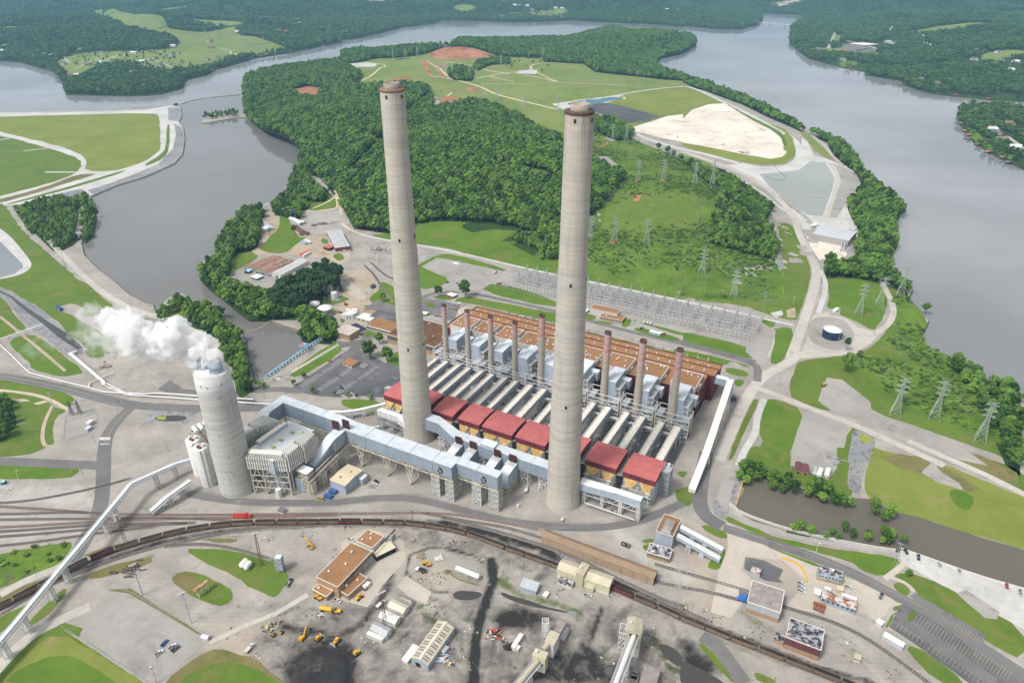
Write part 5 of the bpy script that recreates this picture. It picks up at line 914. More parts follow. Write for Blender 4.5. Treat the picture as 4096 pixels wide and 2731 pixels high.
for i in range(9):
 u=UN[i];xa,xb=(u-11,u+16)if i<4 else(u-13,u+17.5)
 t=pthing('stack_support_lattice','white lattice steel frame around the foot of a stack, %s from the left'%ORD[i],'steel frame',u,526,'lattice frames around the short stacks');o=(u,526,0);
 mb=MB(o);top=24 if i<4 else 26
 for b in(523.5,536.5):
  for x in(xa,(xa+xb)/2,xb):mb.beam((x,b,0),(x,b,top),.6,m_cream if i>4 else m_steelw)
  for z in(5,9,13,17,21,top):mb.beam((xa,b,z),(xb,b,z),.42,m_steelw)
  for z in(9,17):mb.beam((xa,b,z-4),((xa+xb)/2,b,z+4),.35,m_cream);mb.beam((xb,b,z-4),((xa+xb)/2,b,z+4),.35,m_steelw)
 for x in(xa,xb):
  for z in(9,17,top):mb.beam((x,523.5,z),(x,536.5,z),.4,m_steelw)
 for z in(12.9,20.9):
  mb.box((xa,523.6,z),(xa+6,536.4,z+.12),m_steelg);mb.box((xb-7,523.6,z),(xb,536.4,z+.12),m_steelg)
 mb.build('girders',t)
 mb=MB(o);
 for k in range(3):
  q=xa+3+k*((xb-xa-6)/2);mb.cyl((q,526,1.5),(q,534,1.5),1.6,1.6,m_steelg,12);mb.box((q-1.5,524.4,0),(q+1.5,526,2.5),m_concw)
 mb.cyl((xa+2,528,8),(xb-2,528,10),.8,.8,m_steelg,10);mb.build('fans',t)
 off=((-5.2,4.2),(7.2,4.2))if i<4 else((-5.5,5.0),(9.2,5.6))
 for j,(dx,w)in enumerate(off):
  t=pthing('flue_duct','long buff roofed flue duct on trestles, %s from the left, %s of its pair'%(ORD[i],('left','right')[j]),'duct',u+dx,490,'flue ducts between stacks and red roofs');o=(u+dx,490,0);x0,x1=u+dx-w/2,u+dx+w/2
  mb=MB(o);mb.box((x0,463,12.5),(x1,521,16.6),m_scr,m_tanroof);mb.hexa([(x0,521,9),(x1,521,9),(x1,528,5),(x0,528,5)],[(x0,521,16.6),(x1,521,16.6),(x1,528,9),(x0,528,9)],m_duct,m_scr);mb.hexa([(x0-1,456,14),(x1+1,456,14),(x1,463,12.5),(x0,463,12.5)],[(x0-1,456,20),(x1+1,456,20),(x1,463,16.6),(x0,463,16.6)],m_scr,m_tanroof);mb.build('casing',t)
  mb=MB(o)
  for k in range(12):
   b0=463+k*4.8;mb.beam((x0,b0,16.75),(x1,b0+4.8,16.75),.22,m_steelw)if k%2 else mb.beam((x1,b0,16.75),(x0,b0+4.8,16.75),.22,m_cream)
   for x in(x0-.1,x1+.1):mb.beam((x,b0,12.5),(x,b0,18),.2,m_steelw)
  for x in(x0-.1,x1+.1):mb.beam((x,461,18),(x,521,18),.22,m_steelw);mb.beam((x,461,16.9),(x,521,16.9),.3,m_steelw)
  mb.build('bracing',t)
  for b in(474,507):
   mb=MB(o);mb.bent([(x0,b),(x1,b),(x1,b+4),(x0,b+4)],12.5,m_steelg,.34,3);mb.build('trestle',t)
# --- precipitators under red roofs
PR_=[(-365,-343),(-338,-316),(-311,-290),(-284.5,-263),(-260,-231),(-227.5,-200),(-195.5,-170),(-164,-137.5),(-132,-105.5)]
for i,(x0,x1)in enumerate(PR_):
 t=pthing('precipitator','red roofed precipitator block over grey hoppers, %s from the left'%ORD[i],'precipitator',(x0+x1)/2,442,'red roofed precipitators in a row');o=((x0+x1)/2,442,0)
 mb=MB(o);mb.box((x0,429,20.2),(x1,456,25.4),m_redwall)
 zr=[(429,25.5),(437,26.6),(447,26.7),(456,25.6)]
 for(b0,z0),(b1,z1)in zip(zr,zr[1:]):mb.add([(x0-.3,b0-.2,z0),(x1+.3,b0-.2,z0),(x1+.3,b1,z1),(x0-.3,b1,z1)],[(0,1,2,3)],m_redroof)
 mb.add([(x0-.3,428.8,25.5),(x1+.3,428.8,25.5),(x1+.3,428.8,24.9),(x0-.3,428.8,24.9)],[(0,3,2,1)],m_redroof)
 mb.add([(x,b,z)for x in(x1+.25,)for b,z in[(429,25.3)]+zr[1:3]+[(456,25.3)]],[(0,1,2,3)],m_redwall);mb.build('roof_house',t)
 for k,f in enumerate((.25,.42,.5,.68)):
  mb=MB(o);x=x0+(x1-x0)*f;mb.box((x-.6,428.88,22),(x+.6,428.98,23.4),m_dark);mb.build('window',t)
 mb=MB(o);mb.box((x0+.4,430,2),(x1-.4,455.5,20.2),m_concw if i<8 else m_scr);mb.build('casing',t)
 mid=(x0+x1)/2
 for k,(xa,xb)in enumerate(((x0+.6,mid-.3),(mid+.3,x1-.6))):
  mb=MB(o);mb.add([(xa,429.9,19.6),(xb,429.9,19.6),((xa+xb)/2+2,427,13.2),((xa+xb)/2-2,427,13.2)],[(3,2,1,0)],m_ochre);mb.add([(xa,429.9,19.6),((xa+xb)/2-2,427,13.2),(xa,429.9,9)],[(0,2,1)],m_concw);mb.add([(xb,429.9,19.6),(xb,429.9,9),((xa+xb)/2+2,427,13.2)],[(0,2,1)],m_concw);mb.add([((xa+xb)/2-2,427,13.2),((xa+xb)/2+2,427,13.2),(xb,429.9,9),(xa,429.9,9)],[(0,3,2,1)],m_concw);mb.build('hopper',t)
 mb=MB(o)
 for x in(x0+3,mid,x1-3):mb.beam((x,424,0),(x,424,15),.5,m_steelw);mb.beam((x,424,13),(x,429,15),.4,m_steelw)
 for z in(7,11,15):mb.beam((x0+1,424,z),(x1-1,424,z),.4,m_cream)
 mb.box((x0+1,424.2,10.6),(x1-1,429,10.8),m_steelg);mb.box((x0+2,425,11),(x0+5,428,13.5),m_cream);mb.box((x1-6,425,11),(x1-3,428,13.5),m_tanroof);mb.build('platform',t)
 if i<8:
  g0,g1=x1+.4,PR_[i+1][0]-.4;mb=MB(o)
  for k in range(14):mb.box((g0,430+k*1.8,19.3),(g1,431.1+k*1.8,19.5),m_concw)
  mb.box((g0,430,19),(g1,430.3,20.2),m_steelg);mb.build('grating_walkway',t)
t=pthing('access_tower','lattice access tower at the right end of the red roofs','steel tower',-102,450);mb=MB((-102,450,0));mb.bent([(-105,444),(-99,444),(-99,454),(-105,454)],26,m_steelg,.45,7)
for z in(6,12,18,24):mb.box((-105,444,z),(-99,454,z+.15),m_steelg)
mb.build('girders',t);mb=MB((-102,450,0));mb.cyl((-102,452,24.2),(-102,452,28),1,1,m_whitep,12);mb.build('vessel',t)
for i,a in enumerate((-310,-228,-152)):
 t=pthing('pipe_gantry','small white open gantry frame behind the red roofs, %s of three'%('leftmost','middle','rightmost')[i],'gantry',a,459);mb=MB((a,459,0));mb.bent([(a-4,457),(a+4,457),(a+4,462),(a-4,462)],21,m_steelw,.4,4);mb.build('girders',t);mb=MB((a,459,0));mb.cyl((a-1,459.5,15),(a-1,459.5,20),1.2,1.2,m_vent,10);mb.box((a-4,457.2,14.6),(a+4,461.8,14.8),m_steelg);mb.build('vessel',t)
# --- main flue gas duct on legs
t=pthing('main_duct','long grey blue flue gas duct on braced legs in front of the stacks','duct',-280,366);o=(-280,366,0)
mb=MB(o);mb.hexa([(-352,359,23.5),(-246,359,23.5),(-246,372.5,23.5),(-352,372.5,23.5)],[(-352,359,34.6),(-246,359,34.6),(-246,372.5,35.2),(-352,372.5,35.2)],m_duct,m_ductroof);mb.hexa([(-246,365.5,23.5),(-209,365.5,23.5),(-209,373.2,23.5),(-246,373.2,23.5)],[(-246,365.5,34.6),(-209,365.5,34.6),(-209,373.2,35),(-246,373.2,35)],m_duct,m_ductroof);mb.build('casing',t)
mb=MB(o)
for x in(-330,-308,-286,-264,-228):mb.beam((x,358.9 if x<-246 else 365.4,34.9),(x,372.6,35.5),.35,m_ductroof);mb.beam((x,358.9 if x<-246 else 365.4,23.5),(x,358.9 if x<-246 else 365.4,34.6),.35,m_duct)
for x in range(-345,-208,12):mb.beam((x,360 if x<-246 else 366,34.8),(x,360 if x<-246 else 366,36),.15,m_steelw)
mb.build('seam_ribs',t)
mb=MB(o)
for x0,x1,b in((-352,-246,359.5),(-246,-209,366)):
 n=int((x1-x0)/5)
 for bb in(b,b+(12 if b<362 else 7)):mb.truss((x0,bb,23.3),(x1,bb,23.3),3,.4,m_cream,n,.45)
mb.build('girder',t)
for x0,x1,b0,b1 in((-266,-259,360,372),(-253,-246,360,372),(-232,-224.5,366,373),(-217,-209,366,373)):
 mb=MB(o);mb.bent([(x0,b0),(x1,b0),(x1,b1),(x0,b1)],21,m_cream,.6,4);l=mb.build('leg',t);mb=MB(o);mb.box((x0+.4,b0+.5,.5),(x1-.4,b1-.5,23.4),m_duct);mb.build('cladding_panel',l)
for x in(-288,-311,-338):
 mb=MB(o)
 for b in(360.5,371.5):
  for s in(-4,4):mb.beam((x,b,0),(x+s,b,20.3),.5,m_cream);mb.beam((x+s*.5,b,10),(x-s,b,20.3),.35,m_cream)
  mb.beam((x-4,b,20.3),(x+4,b,20.3),.4,m_cream);mb.beam((x-2,b,10),(x+2,b,10),.35,m_cream);mb.beam((x,b,0),(x,b,20.3),.5,m_cream)
 for z in(0.5,10,20):mb.beam((x,360.5,z),(x,371.5,z),.4,m_cream);mb.beam((x,360.5,z),(x,371.5,min(z+10,20)),.35,m_cream)
 mb.build('leg',t)
for x,b in((-256.5,358.9),(-221,365.4)):
 mb=MB(o);mb.box((x-2.2,b-.1,24.5),(x+2.2,b+.05,31),m_dark);mb.beam((x-2.2,b-.2,24.5),(x+2.2,b-.2,31),.3,m_steelw);mb.beam((x+2.2,b-.2,24.5),(x-2.2,b-.2,31),.3,m_steelw);mb.build('opening',t)
# second duct, along the precipitators, with bends into both stacks
t=pthing('collecting_duct','grey blue collecting duct running between the two tall stacks along the red roofs','duct',-240,408);o=(-240,408,0)
def ductrun(mb,F,Bk,z0,z1,mw,mr):
 for(f0,f1),(k0,k1)in zip(zip(F,F[1:]),zip(Bk,Bk[1:])):
  mb.hexa([(*f0,z0),(*f1,z0),(*k1,z0),(*k0,z0)],[(*f0,z1),(*f1,z1),(*k1,z1+.3),(*k0,z1+.3)],mw,mr)
mb=MB(o);ductrun(mb,[(-308,413.5),(-295,413.5),(-274,403),(-187,403),(-176,399)],[(-310,423),(-299,423),(-272,412.5),(-191,412.5),(-176,410)],15,26,m_duct,m_ductroof);mb.build('casing',t)
mb=MB(o)
for x in(-262,-251,-229,-211,-200):mb.beam((x,402.9,26.2),(x,412.6,26.5),.3,m_ductroof);mb.beam((x,402.9,15),(x,402.9,26),.3,m_duct)
mb.box((-247,403.5,26.3),(-234,412,28.2),m_scr,m_ductroof);mb.build('seam_ribs',t)
for x,b in((-290,410),(-270,404),(-247,404),(-231,404),(-206,404),(-190,404)):
 mb=MB(o);mb.bent([(x-3,b),(x+3,b),(x+3,b+7),(x-3,b+7)],15,m_steelw,.5,2);mb.build('leg',t)
for i,(x0,x1)in enumerate(((-271,-263),(-257,-249),(-234,-226),(-220,-211.5))):
 t=pthing('fan_house','blue grey booster fan casing with a dark red louvre, %s from the left'%ORD[i],'fan casing',(x0+x1)/2,392,'booster fan casings');o=((x0+x1)/2,392,0);mb=MB(o);mb.hexa([(x0,385,8),(x1,385,8),(x1,402.5,8),(x0,402.5,8)],[(x0,387,20),(x1,387,20),(x1,402.5,22),(x0,402.5,22)],m_duct,m_ductroof);mb.build('casing',t)
 mb=MB(o);mb.box((x0+1.2,401.6,22),(x1-.6,402.3,29),m_louv);mb.build('louvre_panel',t);mb=MB(o)
 for k in range(3):mb.cyl((x0+2+k*2,398.5,22.3),(x0+2+k*2,400.6,22.3),.8,.8,m_vent,10)
 mb.build('motors',t);mb=MB(o);mb.bent([(x0,385.5),(x1,385.5),(x1,401),(x0,401)],8,m_cream,.5,2)
 for b in(386.5,397):mb.beam((x0-.3,b,23.2),(x1+.3,b,23.2),.2,m_steelw);mb.beam((x0-.3,b,22.3),(x1+.3,b,22.3),.3,m_cream)
 mb.build('leg_frame',t)
t=pthing('white_duct','white segmented duct entering the left tall stack from the left','duct',-345,413);o=(-345,413,0);mb=MB(o);ductrun(mb,[(-360,411.5),(-338,411.5),(-330,407.5),(-323,406)],[(-358,416),(-335,416),(-328,414),(-322,413)],14.5,20.5,m_whitep,m_whitep);mb.build('casing',t);mb=MB(o)
for x in(-356,-350,-344,-338):mb.beam((x,411.4,14.5),(x,411.4,20.6),.25,m_steelg)
mb.truss((-358,412,14),(-330,410,14),5,.4,m_steelg,6,.5);mb.truss((-358,416,14),(-330,414,14),5,.4,m_steelg,6,.5);mb.build('seam_ribs',t)
for x in(-357,-345,-333):mb=MB(o);mb.bent([(x-2,411.5),(x+2,411.5),(x+2,416),(x-2,416)],13,m_steelg,.45,3);mb.build('leg',t)
t=pthing('white_duct','white duct on trestles running right from the foot of the right tall stack','duct',-133,409);o=(-133,409,0);mb=MB(o);ductrun(mb,[(-158,405),(-150,405),(-134,406.5),(-128,407.5),(-109.5,407.5)],[(-159,412),(-150,412.5),(-132,413),(-127,413),(-109.5,413)],14.2,20.5,m_scr,m_whitep);mb.build('casing',t)
mb=MB(o);
for b in(407.5,413):mb.truss((-156,b,14),(-109.5,b,14),5,.4,m_steelw,8,.5)
mb.beam((-152,403,5),(-112,405,3),.7,m_whitep);mb.build('girder',t)
for x in(-155,-140,-125,-110.5):mb=MB(o);mb.bent([(x-1,407.5),(x+1,407.5),(x+1,413),(x-1,413)],14,m_steelw,.5,3);mb.build('leg',t)
# --- scrubber
t=pthing('inlet_duct','grey blue L-shaped duct wrapping the back of the scrubber building','duct',-415,360);o=(-415,360,0);mb=MB(o)
mb.hexa([(-434,346,21),(-425,350,21),(-425,365,21),(-434,374,21)],[(-434,346,34.5),(-425,350,34.5),(-425,365,34.8),(-434,374,34.8)],m_duct,m_ductroof);mb.hexa([(-434,338,14),(-425,341,14),(-425,350,21),(-434,346,21)],[(-434,338,28),(-425,341,28),(-425,350,34.5),(-434,346,34.5)],m_duct,m_ductroof);mb.hexa([(-425,365,21),(-362,365,21),(-362,374,21),(-434,374,21)],[(-425,365,34.8),(-362,365,34.8),(-362,374,35.1),(-434,374,35.1)],m_duct,m_ductroof);mb.hexa([(-362,362,20),(-352,359,23.5),(-352,372,23.5),(-362,374,21)],[(-362,365,34.8),(-352,359,34.6),(-352,372.5,35.2),(-362,374,35.1)],m_duct,m_ductroof);mb.build('casing',t)
mb=MB(o);mb.truss((-425,364,20.5),(-362,364,20.5),3.5,.4,m_cream,11,.45);mb.truss((-424.5,342,20),(-424.5,365,20),3.5,.4,m_cream,5,.45)
for x in(-404,-383):mb.beam((x,364.9,35),(x,374.1,35.3),.35,m_ductroof)
mb.build('girder',t)
for x,b in((-430,345),(-430,368),(-405,368),(-383,368),(-363,367)):mb=MB(o);mb.bent([(x-3,b-3),(x+3,b-3),(x+3,b+3),(x-3,b+3)],19,m_cream,.5,3);mb.build('leg',t)
t=pthing('scrubber_building','scrubber building with slatted pale cladding around a ribbed white roof','scrubber',-388,322);o=(-388,322,0)
def slats(mb,p,q,z0,z1,n,m,d=.25):
 p=Vector((*p,0));q=Vector((*q,0))
 for k in range(n+1):a=p.lerp(q,k/n);mb.beam((a.x,a.y,z0),(a.x,a.y,z1),d,m)
 for f in(.05,.5,.95):z=z0+(z1-z0)*f;mb.beam((p.x,p.y,z),(q.x,q.y,z),.4,m)
m_slat=mat('slatted_cladding',(.6,.58,.52),.1,.3,.6,rust=(.45,.3,.14),rustat=.66);m_slatgap=mat('cladding_back',(.2,.22,.25),.1)
def clad(poly,ch,z0,z1,nm='slatted_cladding'):
 """slatted block on a ground-plan polygon; ch lists the outer edges to be chamfered and slatted"""
 mb=MB(o);c=Vector((sum(p[0]for p in poly)/len(poly),sum(p[1]for p in poly)/len(poly)))
 topp=[(p[0]+(c.x-p[0])*.16,p[1]+(c.y-p[1])*.16)for p in poly];mb.hexa([(*p,z0)for p in poly],[(*p,z1-3.5)for p in poly],m_slatgap);mb.hexa([(*p,z1-3.5)for p in poly],[(*p,z1)for p in topp],m_slatgap,m_slatgap)
 n=len(poly)
 for i in range(n):
  a,b=poly[i],poly[(i+1)%n];ta,tb=topp[i],topp[(i+1)%n];L_=math.dist(a,b);k=max(2,int(L_/1.9));nx_,ny_=(b[1]-a[1])/L_*.15,-(b[0]-a[0])/L_*.15
  slats(mb,(a[0]+nx_,a[1]+ny_),(b[0]+nx_,b[1]+ny_),z0,z1-3.5,k,m_slat,.8)
  for j in range(k+1):
   f=j/k;mb.beam((a[0]+(b[0]-a[0])*f,a[1]+(b[1]-a[1])*f,z1-3.5),(ta[0]+(tb[0]-ta[0])*f,ta[1]+(tb[1]-ta[1])*f,z1+.1),.8,m_slat)
 for j in range(9):
  f=(j+.5)/9;p=Vector(topp[0]).lerp(Vector(topp[-1]),f);q=Vector(topp[1]).lerp(Vector(topp[2]),f);mb.beam((p.x,p.y,z1+.1),(q.x,q.y,z1+.1),.5,m_slat)
 mb.build(nm,t)
clad([(-393,292.5),(-364,304.5),(-366.5,310),(-395.5,298)],0,25,40);clad([(-371.5,306),(-362.5,306),(-362.5,320.5),(-371.5,320.5)],0,24,40);clad([(-371.5,322),(-361,322),(-363,339),(-371.5,339)],0,22,40)
clad([(-422,306),(-410,306),(-410,320),(-422,320)],0,22,40);clad([(-422,321.5),(-408,321.5),(-398,338),(-420,338)],0,22,41)
mb=MB(o);mb.box((-400,299,22),(-371.6,346,35.6),m_scr,m_whitep)
for k in range(24):mb.beam((-396+k*1.05,300,35.75),(-396+k*1.05,345,35.75),.22,m_ductroof)
mb.build('roof_deck',t);mb=MB(o);mb.box((-399.5,309,35.7),(-395,340,39),m_scr,m_tanroof);mb.build('penthouse',t)
for x,b in((-384,312),(-385,322),(-384.5,334),(-376,338)):mb=MB(o);mb.box((x-1.2,b-1.2,35.9),(x+1.2,b+1.2,36.8),m_yel);mb.box((x-1.6,b-.9,36.8),(x+1.6,b+.9,37.3),m_yel);mb.build('roof_vent',t)
mb=MB(o);mb.hexa([(-367,329,8),(-360,329,8),(-352,359,22),(-360,356,22)],[(-367,329,14),(-360,329,14),(-350,345,34),(-359,345,34)],m_duct,m_ductroof);mb.hexa([(-360,345,22),(-350,345,22),(-350,358.5,23.5),(-360,358.5,23.5)],[(-359,345,34),(-350,345,34),(-350,358.5,34.6),(-360,358.5,34.6)],m_duct,m_ductroof);mb.build('outlet_duct',t)
for x,b in((-357.5,356),(-351,361)):mb=MB(o);mb.box((x-3.5,b,34),(x+3.5,b+.8,43),m_louv);mb.build('louvre_panel',t)
mb=MB(o)
for i_,(x,b)in enumerate(((-392.5,293.3),(-383,297.2),(-373.3,301.2),(-364,305.1))):
 for q in(0,1):x2,b2=x-q*2.4,b+q*5.2;mb.beam((x2,b2,0),(x2,b2,25),.85,m_cream)
 mb.beam((x,b,25),(x-2.4,b+5.2,25),.6,m_cream)
for z in(6.5,13,18.5,25):mb.beam((-392.5,293.3,z),(-364,305.1,z),.65,m_cream)
for k in range(3):
 f0,f1=k/3,(k+1)/3;P_0=Vector((-392.5,293.3,0));Q_0=Vector((-364,305.1,0));a,b,mdl=P_0.lerp(Q_0,f0),P_0.lerp(Q_0,f1),P_0.lerp(Q_0,(f0+f1)/2)
 for z0,z1 in((0,13),(13,25)):mb.beam((a.x,a.y,z0),(mdl.x,mdl.y,z1),.5,m_cream);mb.beam((b.x,b.y,z0),(mdl.x,mdl.y,z1),.5,m_cream)
mb.build('leg_frame',t);mb=MB(o);mb.box((-395,306,0),(-372,344,22),m_duct);mb.box((-366,312,0),(-358,322,12),m_duct,m_tanroof);mb.build('absorber_casing',t)
for x,b in((-421,307),(-410,307),(-421,337),(-398,345),(-362,338)):mb=MB(o);mb.bent([(x-1.5,b-1.5),(x+1.5,b-1.5),(x+1.5,b+1.5),(x-1.5,b+1.5)],22,m_cream,.5,4);mb.build('leg',t)
mb=MB(o);mb.cyl((-372,299,0),(-372,299,8),2.4,2.4,m_whitep,18);mb.build('tank',t)
t=pthing('pipe_bridge','cream lattice pipe and cable bridge beside the white warehouse','pipe bridge',-352,335);o=(-352,335,0);mb=MB(o)
for a in(-354,-349):mb.truss((a,312,14),(a,360,20),4,.4,m_cream,10,.45)
for k in range(10):mb.beam((-354,312+k*5,14+k*.6),(-349,312+k*5,14+k*.6),.3,m_cream)
mb.build('girder',t)
for k,b in enumerate((313,326,340,354)):mb=MB(o);mb.bent([(-354,b),(-349,b),(-349,b+4),(-354,b+4)],10.5+k*1.4,m_cream,.45,3);mb.build('leg',t)
mb=MB(o)
for j in range(3):mb.cyl((-353+j*1.7,312,14.6),(-353+j*1.7,360,20.6),.4,.4,m_rust if j==1 else m_steelg,8)
mb.build('pipes',t)
t=pthing('sample_hut','open cream lattice tower with a small white roof by the warehouse','hut',-356.5,315.5);o=(-356.5,315.5,0);mb=MB(o);mb.bent([(-361,312.5),(-352,312.5),(-352,318.5),(-361,318.5)],21,m_cream,.5,5);mb.build('leg_frame',t);mb=MB(o);mb.box((-362,311.5,21.2),(-351,319.5,22),m_whitep);mb.build('roof',t)
t=pthing('warehouse','white metal warehouse with a cream roof below the long duct','warehouse',-334,337);o=(-334,337,0);mb=MB(o);mb.box((-342,326,0),(-326.5,348.5,9.4),m_scr);mb.build('wall',t);mb=MB(o);r_=mat('cream_roof',(.6,.5,.35),.1,.15,.6);mb.add([(-342.4,325.6,9.5),(-326.1,325.6,9.5),(-326.1,337,10.6),(-342.4,337,10.6)],[(0,1,2,3)],r_);mb.add([(-342.4,337,10.6),(-326.1,337,10.6),(-326.1,348.9,9.5),(-342.4,348.9,9.5)],[(0,1,2,3)],r_);mb.add([(-326.3,325.8,9.4),(-326.3,348.7,9.4),(-326.3,337,10.5)],[(0,1,2)],m_scr);mb.add([(-342.2,325.8,9.4),(-342.2,348.7,9.4),(-342.2,337,10.5)],[(0,2,1)],m_scr);mb.build('roof',t)
for x,b in((-336,332),(-333,341)):mb=MB(o);mb.box((x-.8,b-.8,10),(x+.8,b+.8,11.2),m_yel);mb.build('roof_vent',t)
mb=MB(o);mb.box((-326.5,328,0),(-326.38,331,4),m_duct);mb.build('door',t);mb=MB(o);mb.box((-326.5,341.5,0),(-322,348.5,6),m_scr,m_ductroof);mb.build('annex',t)
# --- white limestone silos and tanks beside the scrubber stack
for i,(a,b,r,h,lab)in enumerate(((-435,284.5,6,36.5,'white steel silo in front, nearest the scrubber stack'),(-452,291,6,34,'white steel silo with clutter on top, left of its twin'))):
 t=pthing('silo',lab,'silo',a,b,'white silos beside the scrubber stack');mb=MB();mb.lathe(0,0,[(r,0),(r,h),(r-.3,h+.4),(0,h+1.2)],m_whitep,32);mb.build('shell',t);mb=MB()
 for z in(8,16,24,31):mb.lathe(0,0,[(r+.02,z-.2),(r+.18,z),(r+.02,z+.2)],m_steelg,32)
 mb.build('hoop',t);mb=MB();mb.cyl((1.8,1,h),(1.8,1,h+2.6),1.3,1.3,m_whitep,14);mb.cyl((-2.5,-1,h),(-2.5,-1,h+2.2),1.1,1.1,m_whitep,14);mb.box((-1,-3,h+.5),(3,-1,h+1.8),m_rust);mb.beam((-5,2,h+1.2),(5,2,h+1.6),.5,m_ochre);mb.beam((-5,-2,h+1.4),(4,3,h+2),.5,m_duct);mb.build('roof_gear',t);mb=MB();mb.truss((r+.4,-1,h),(r+.4,-1,.2),.01,.3,m_steelg,2,.3);mb.beam((r*.7+.2,-r*.7-.2,0),(r*.7+.2,-r*.7-.2,h),.5,m_steelg);mb.build('ladder',t)
t=pthing('silo','third white silo half hidden between the scrubber stack and its twins','silo',-446,300);mb=MB();mb.lathe(0,0,[(5,0),(5,22),(0,23)],m_whitep,28);mb.build('shell',t);mb=MB();mb.cyl((1,1,22),(1,1,25),1.2,1.2,m_whitep,12);mb.build('roof_gear',t)
for i in range(4):
 a,b=-484+i*1.2,316+i*5.0;t=pthing('storage_tank','white horizontal tank on a raised steel rack, %s of four'%ORD[i],'tank',a,b,'horizontal tanks on a rack left of the scrubber stack');mb=MB((a,b,0));mb.cyl((a-4,b+1.6,17),(a+5,b-2,17),2,2,m_whitep,16);mb.lathe(0,0,[(0,0)],m_whitep,3)if False else None;mb.build('shell',t);mb=MB((a,b,0));mb.bent([(a-5,b-2),(a+6,b-2),(a+6,b+2),(a-5,b+2)],14.8,m_cream,.45,3);mb.box((a-5,b-2,14.6),(a+6,b+2,14.9),m_rust);mb.build('rack',t)
# ------------------------------------------------------------------ general buildings from their surveyed roof corners
m_corr=mat('grey_sheet_metal',(.42,.44,.46),.1,.3,.5,streak=.3);m_beige=mat('beige_cladding',(.46,.44,.29),.1,.3,.6,streak=.4);m_beigeroof=mat('beige_sheet_roof',(.44,.39,.29),.14,.15,.6);m_tanw=mat('tan_cladding',(.4,.3,.21),.08,.2,.7,streak=.3);m_tanroof2=mat('brown_tin_roof',(.27,.185,.12),.14,.15,.7)
m_whiteroof=mat('white_tin_roof',(.66,.65,.62),.1,.2,.5,rust=(.4,.37,.33),rustat=.68);m_rusty=mat('rusted_tin_roof',(.48,.46,.44),.15,.3,.7,rust=(.22,.09,.05),rustat=.5,rustsc=.28);m_greyroof=mat('mottled_grey_roof',(.24,.21,.195),.25,.3,.95,rust=(.36,.33,.3),rustat=.58,rustsc=.2);m_blackroof=mat('peeling_black_roof',(.035,.032,.036),.3,.4,.9,rust=(.36,.36,.39),rustat=.5,rustsc=.3)
m_maroonroof=mat('maroon_roof',(.13,.05,.055),.15,.3,.7);m_brownrust=mat('brown_rust_roof',(.26,.14,.1),.2,.4,.8,rust=(.42,.34,.28),rustat=.56);m_offw=mat('off_white_wall',(.55,.54,.5),.1,.3,.7,streak=.4);m_slate=mat('slate_shingle',(.15,.15,.16),.2,.6,.9);m_brownsh=mat('brown_shingle',(.2,.15,.115),.2,.6,.9);m_glass=m_blueg;m_creamw=mat('cream_wall',(.5,.44,.32),.08,.3,.7)
m_yellow=mat('machine_yellow',(.6,.33,.025),.1,.8,.45);m_tyre=mat('tyre_black',(.02,.02,.02),.2,2,.8);m_orange=mat('orange_paint',(.6,.14,.02),.1);m_blue=mat('blue_paint',(.04,.1,.26),.1,1,.4);m_green=mat('green_paint',(.08,.35,.1),.1,1,.5);m_lime=mat('lime_paint',(.4,.5,.05),.1,1,.5);m_redp=mat('red_paint',(.5,.045,.035),.12,.6,.45);m_coal=groundmat('coal',(.018,.018,.019),(.05,.048,.046),(.1,.09,.08),s2=.12,s3=1.2,t3=.6,bump=1);m_wood=mat('creosoted_wood',(.09,.07,.06),.25,1)
def rectP(n,s,z):
 a,b,c=W(n,s,z);ex=Vector(b)-Vector(a);L_=ex.length;an=math.atan2(ex.y,ex.x);ny=Vector((-ex.y,ex.x))/L_;D=(Vector(c)-Vector(b)).dot(ny)
 return a,an,L_,D
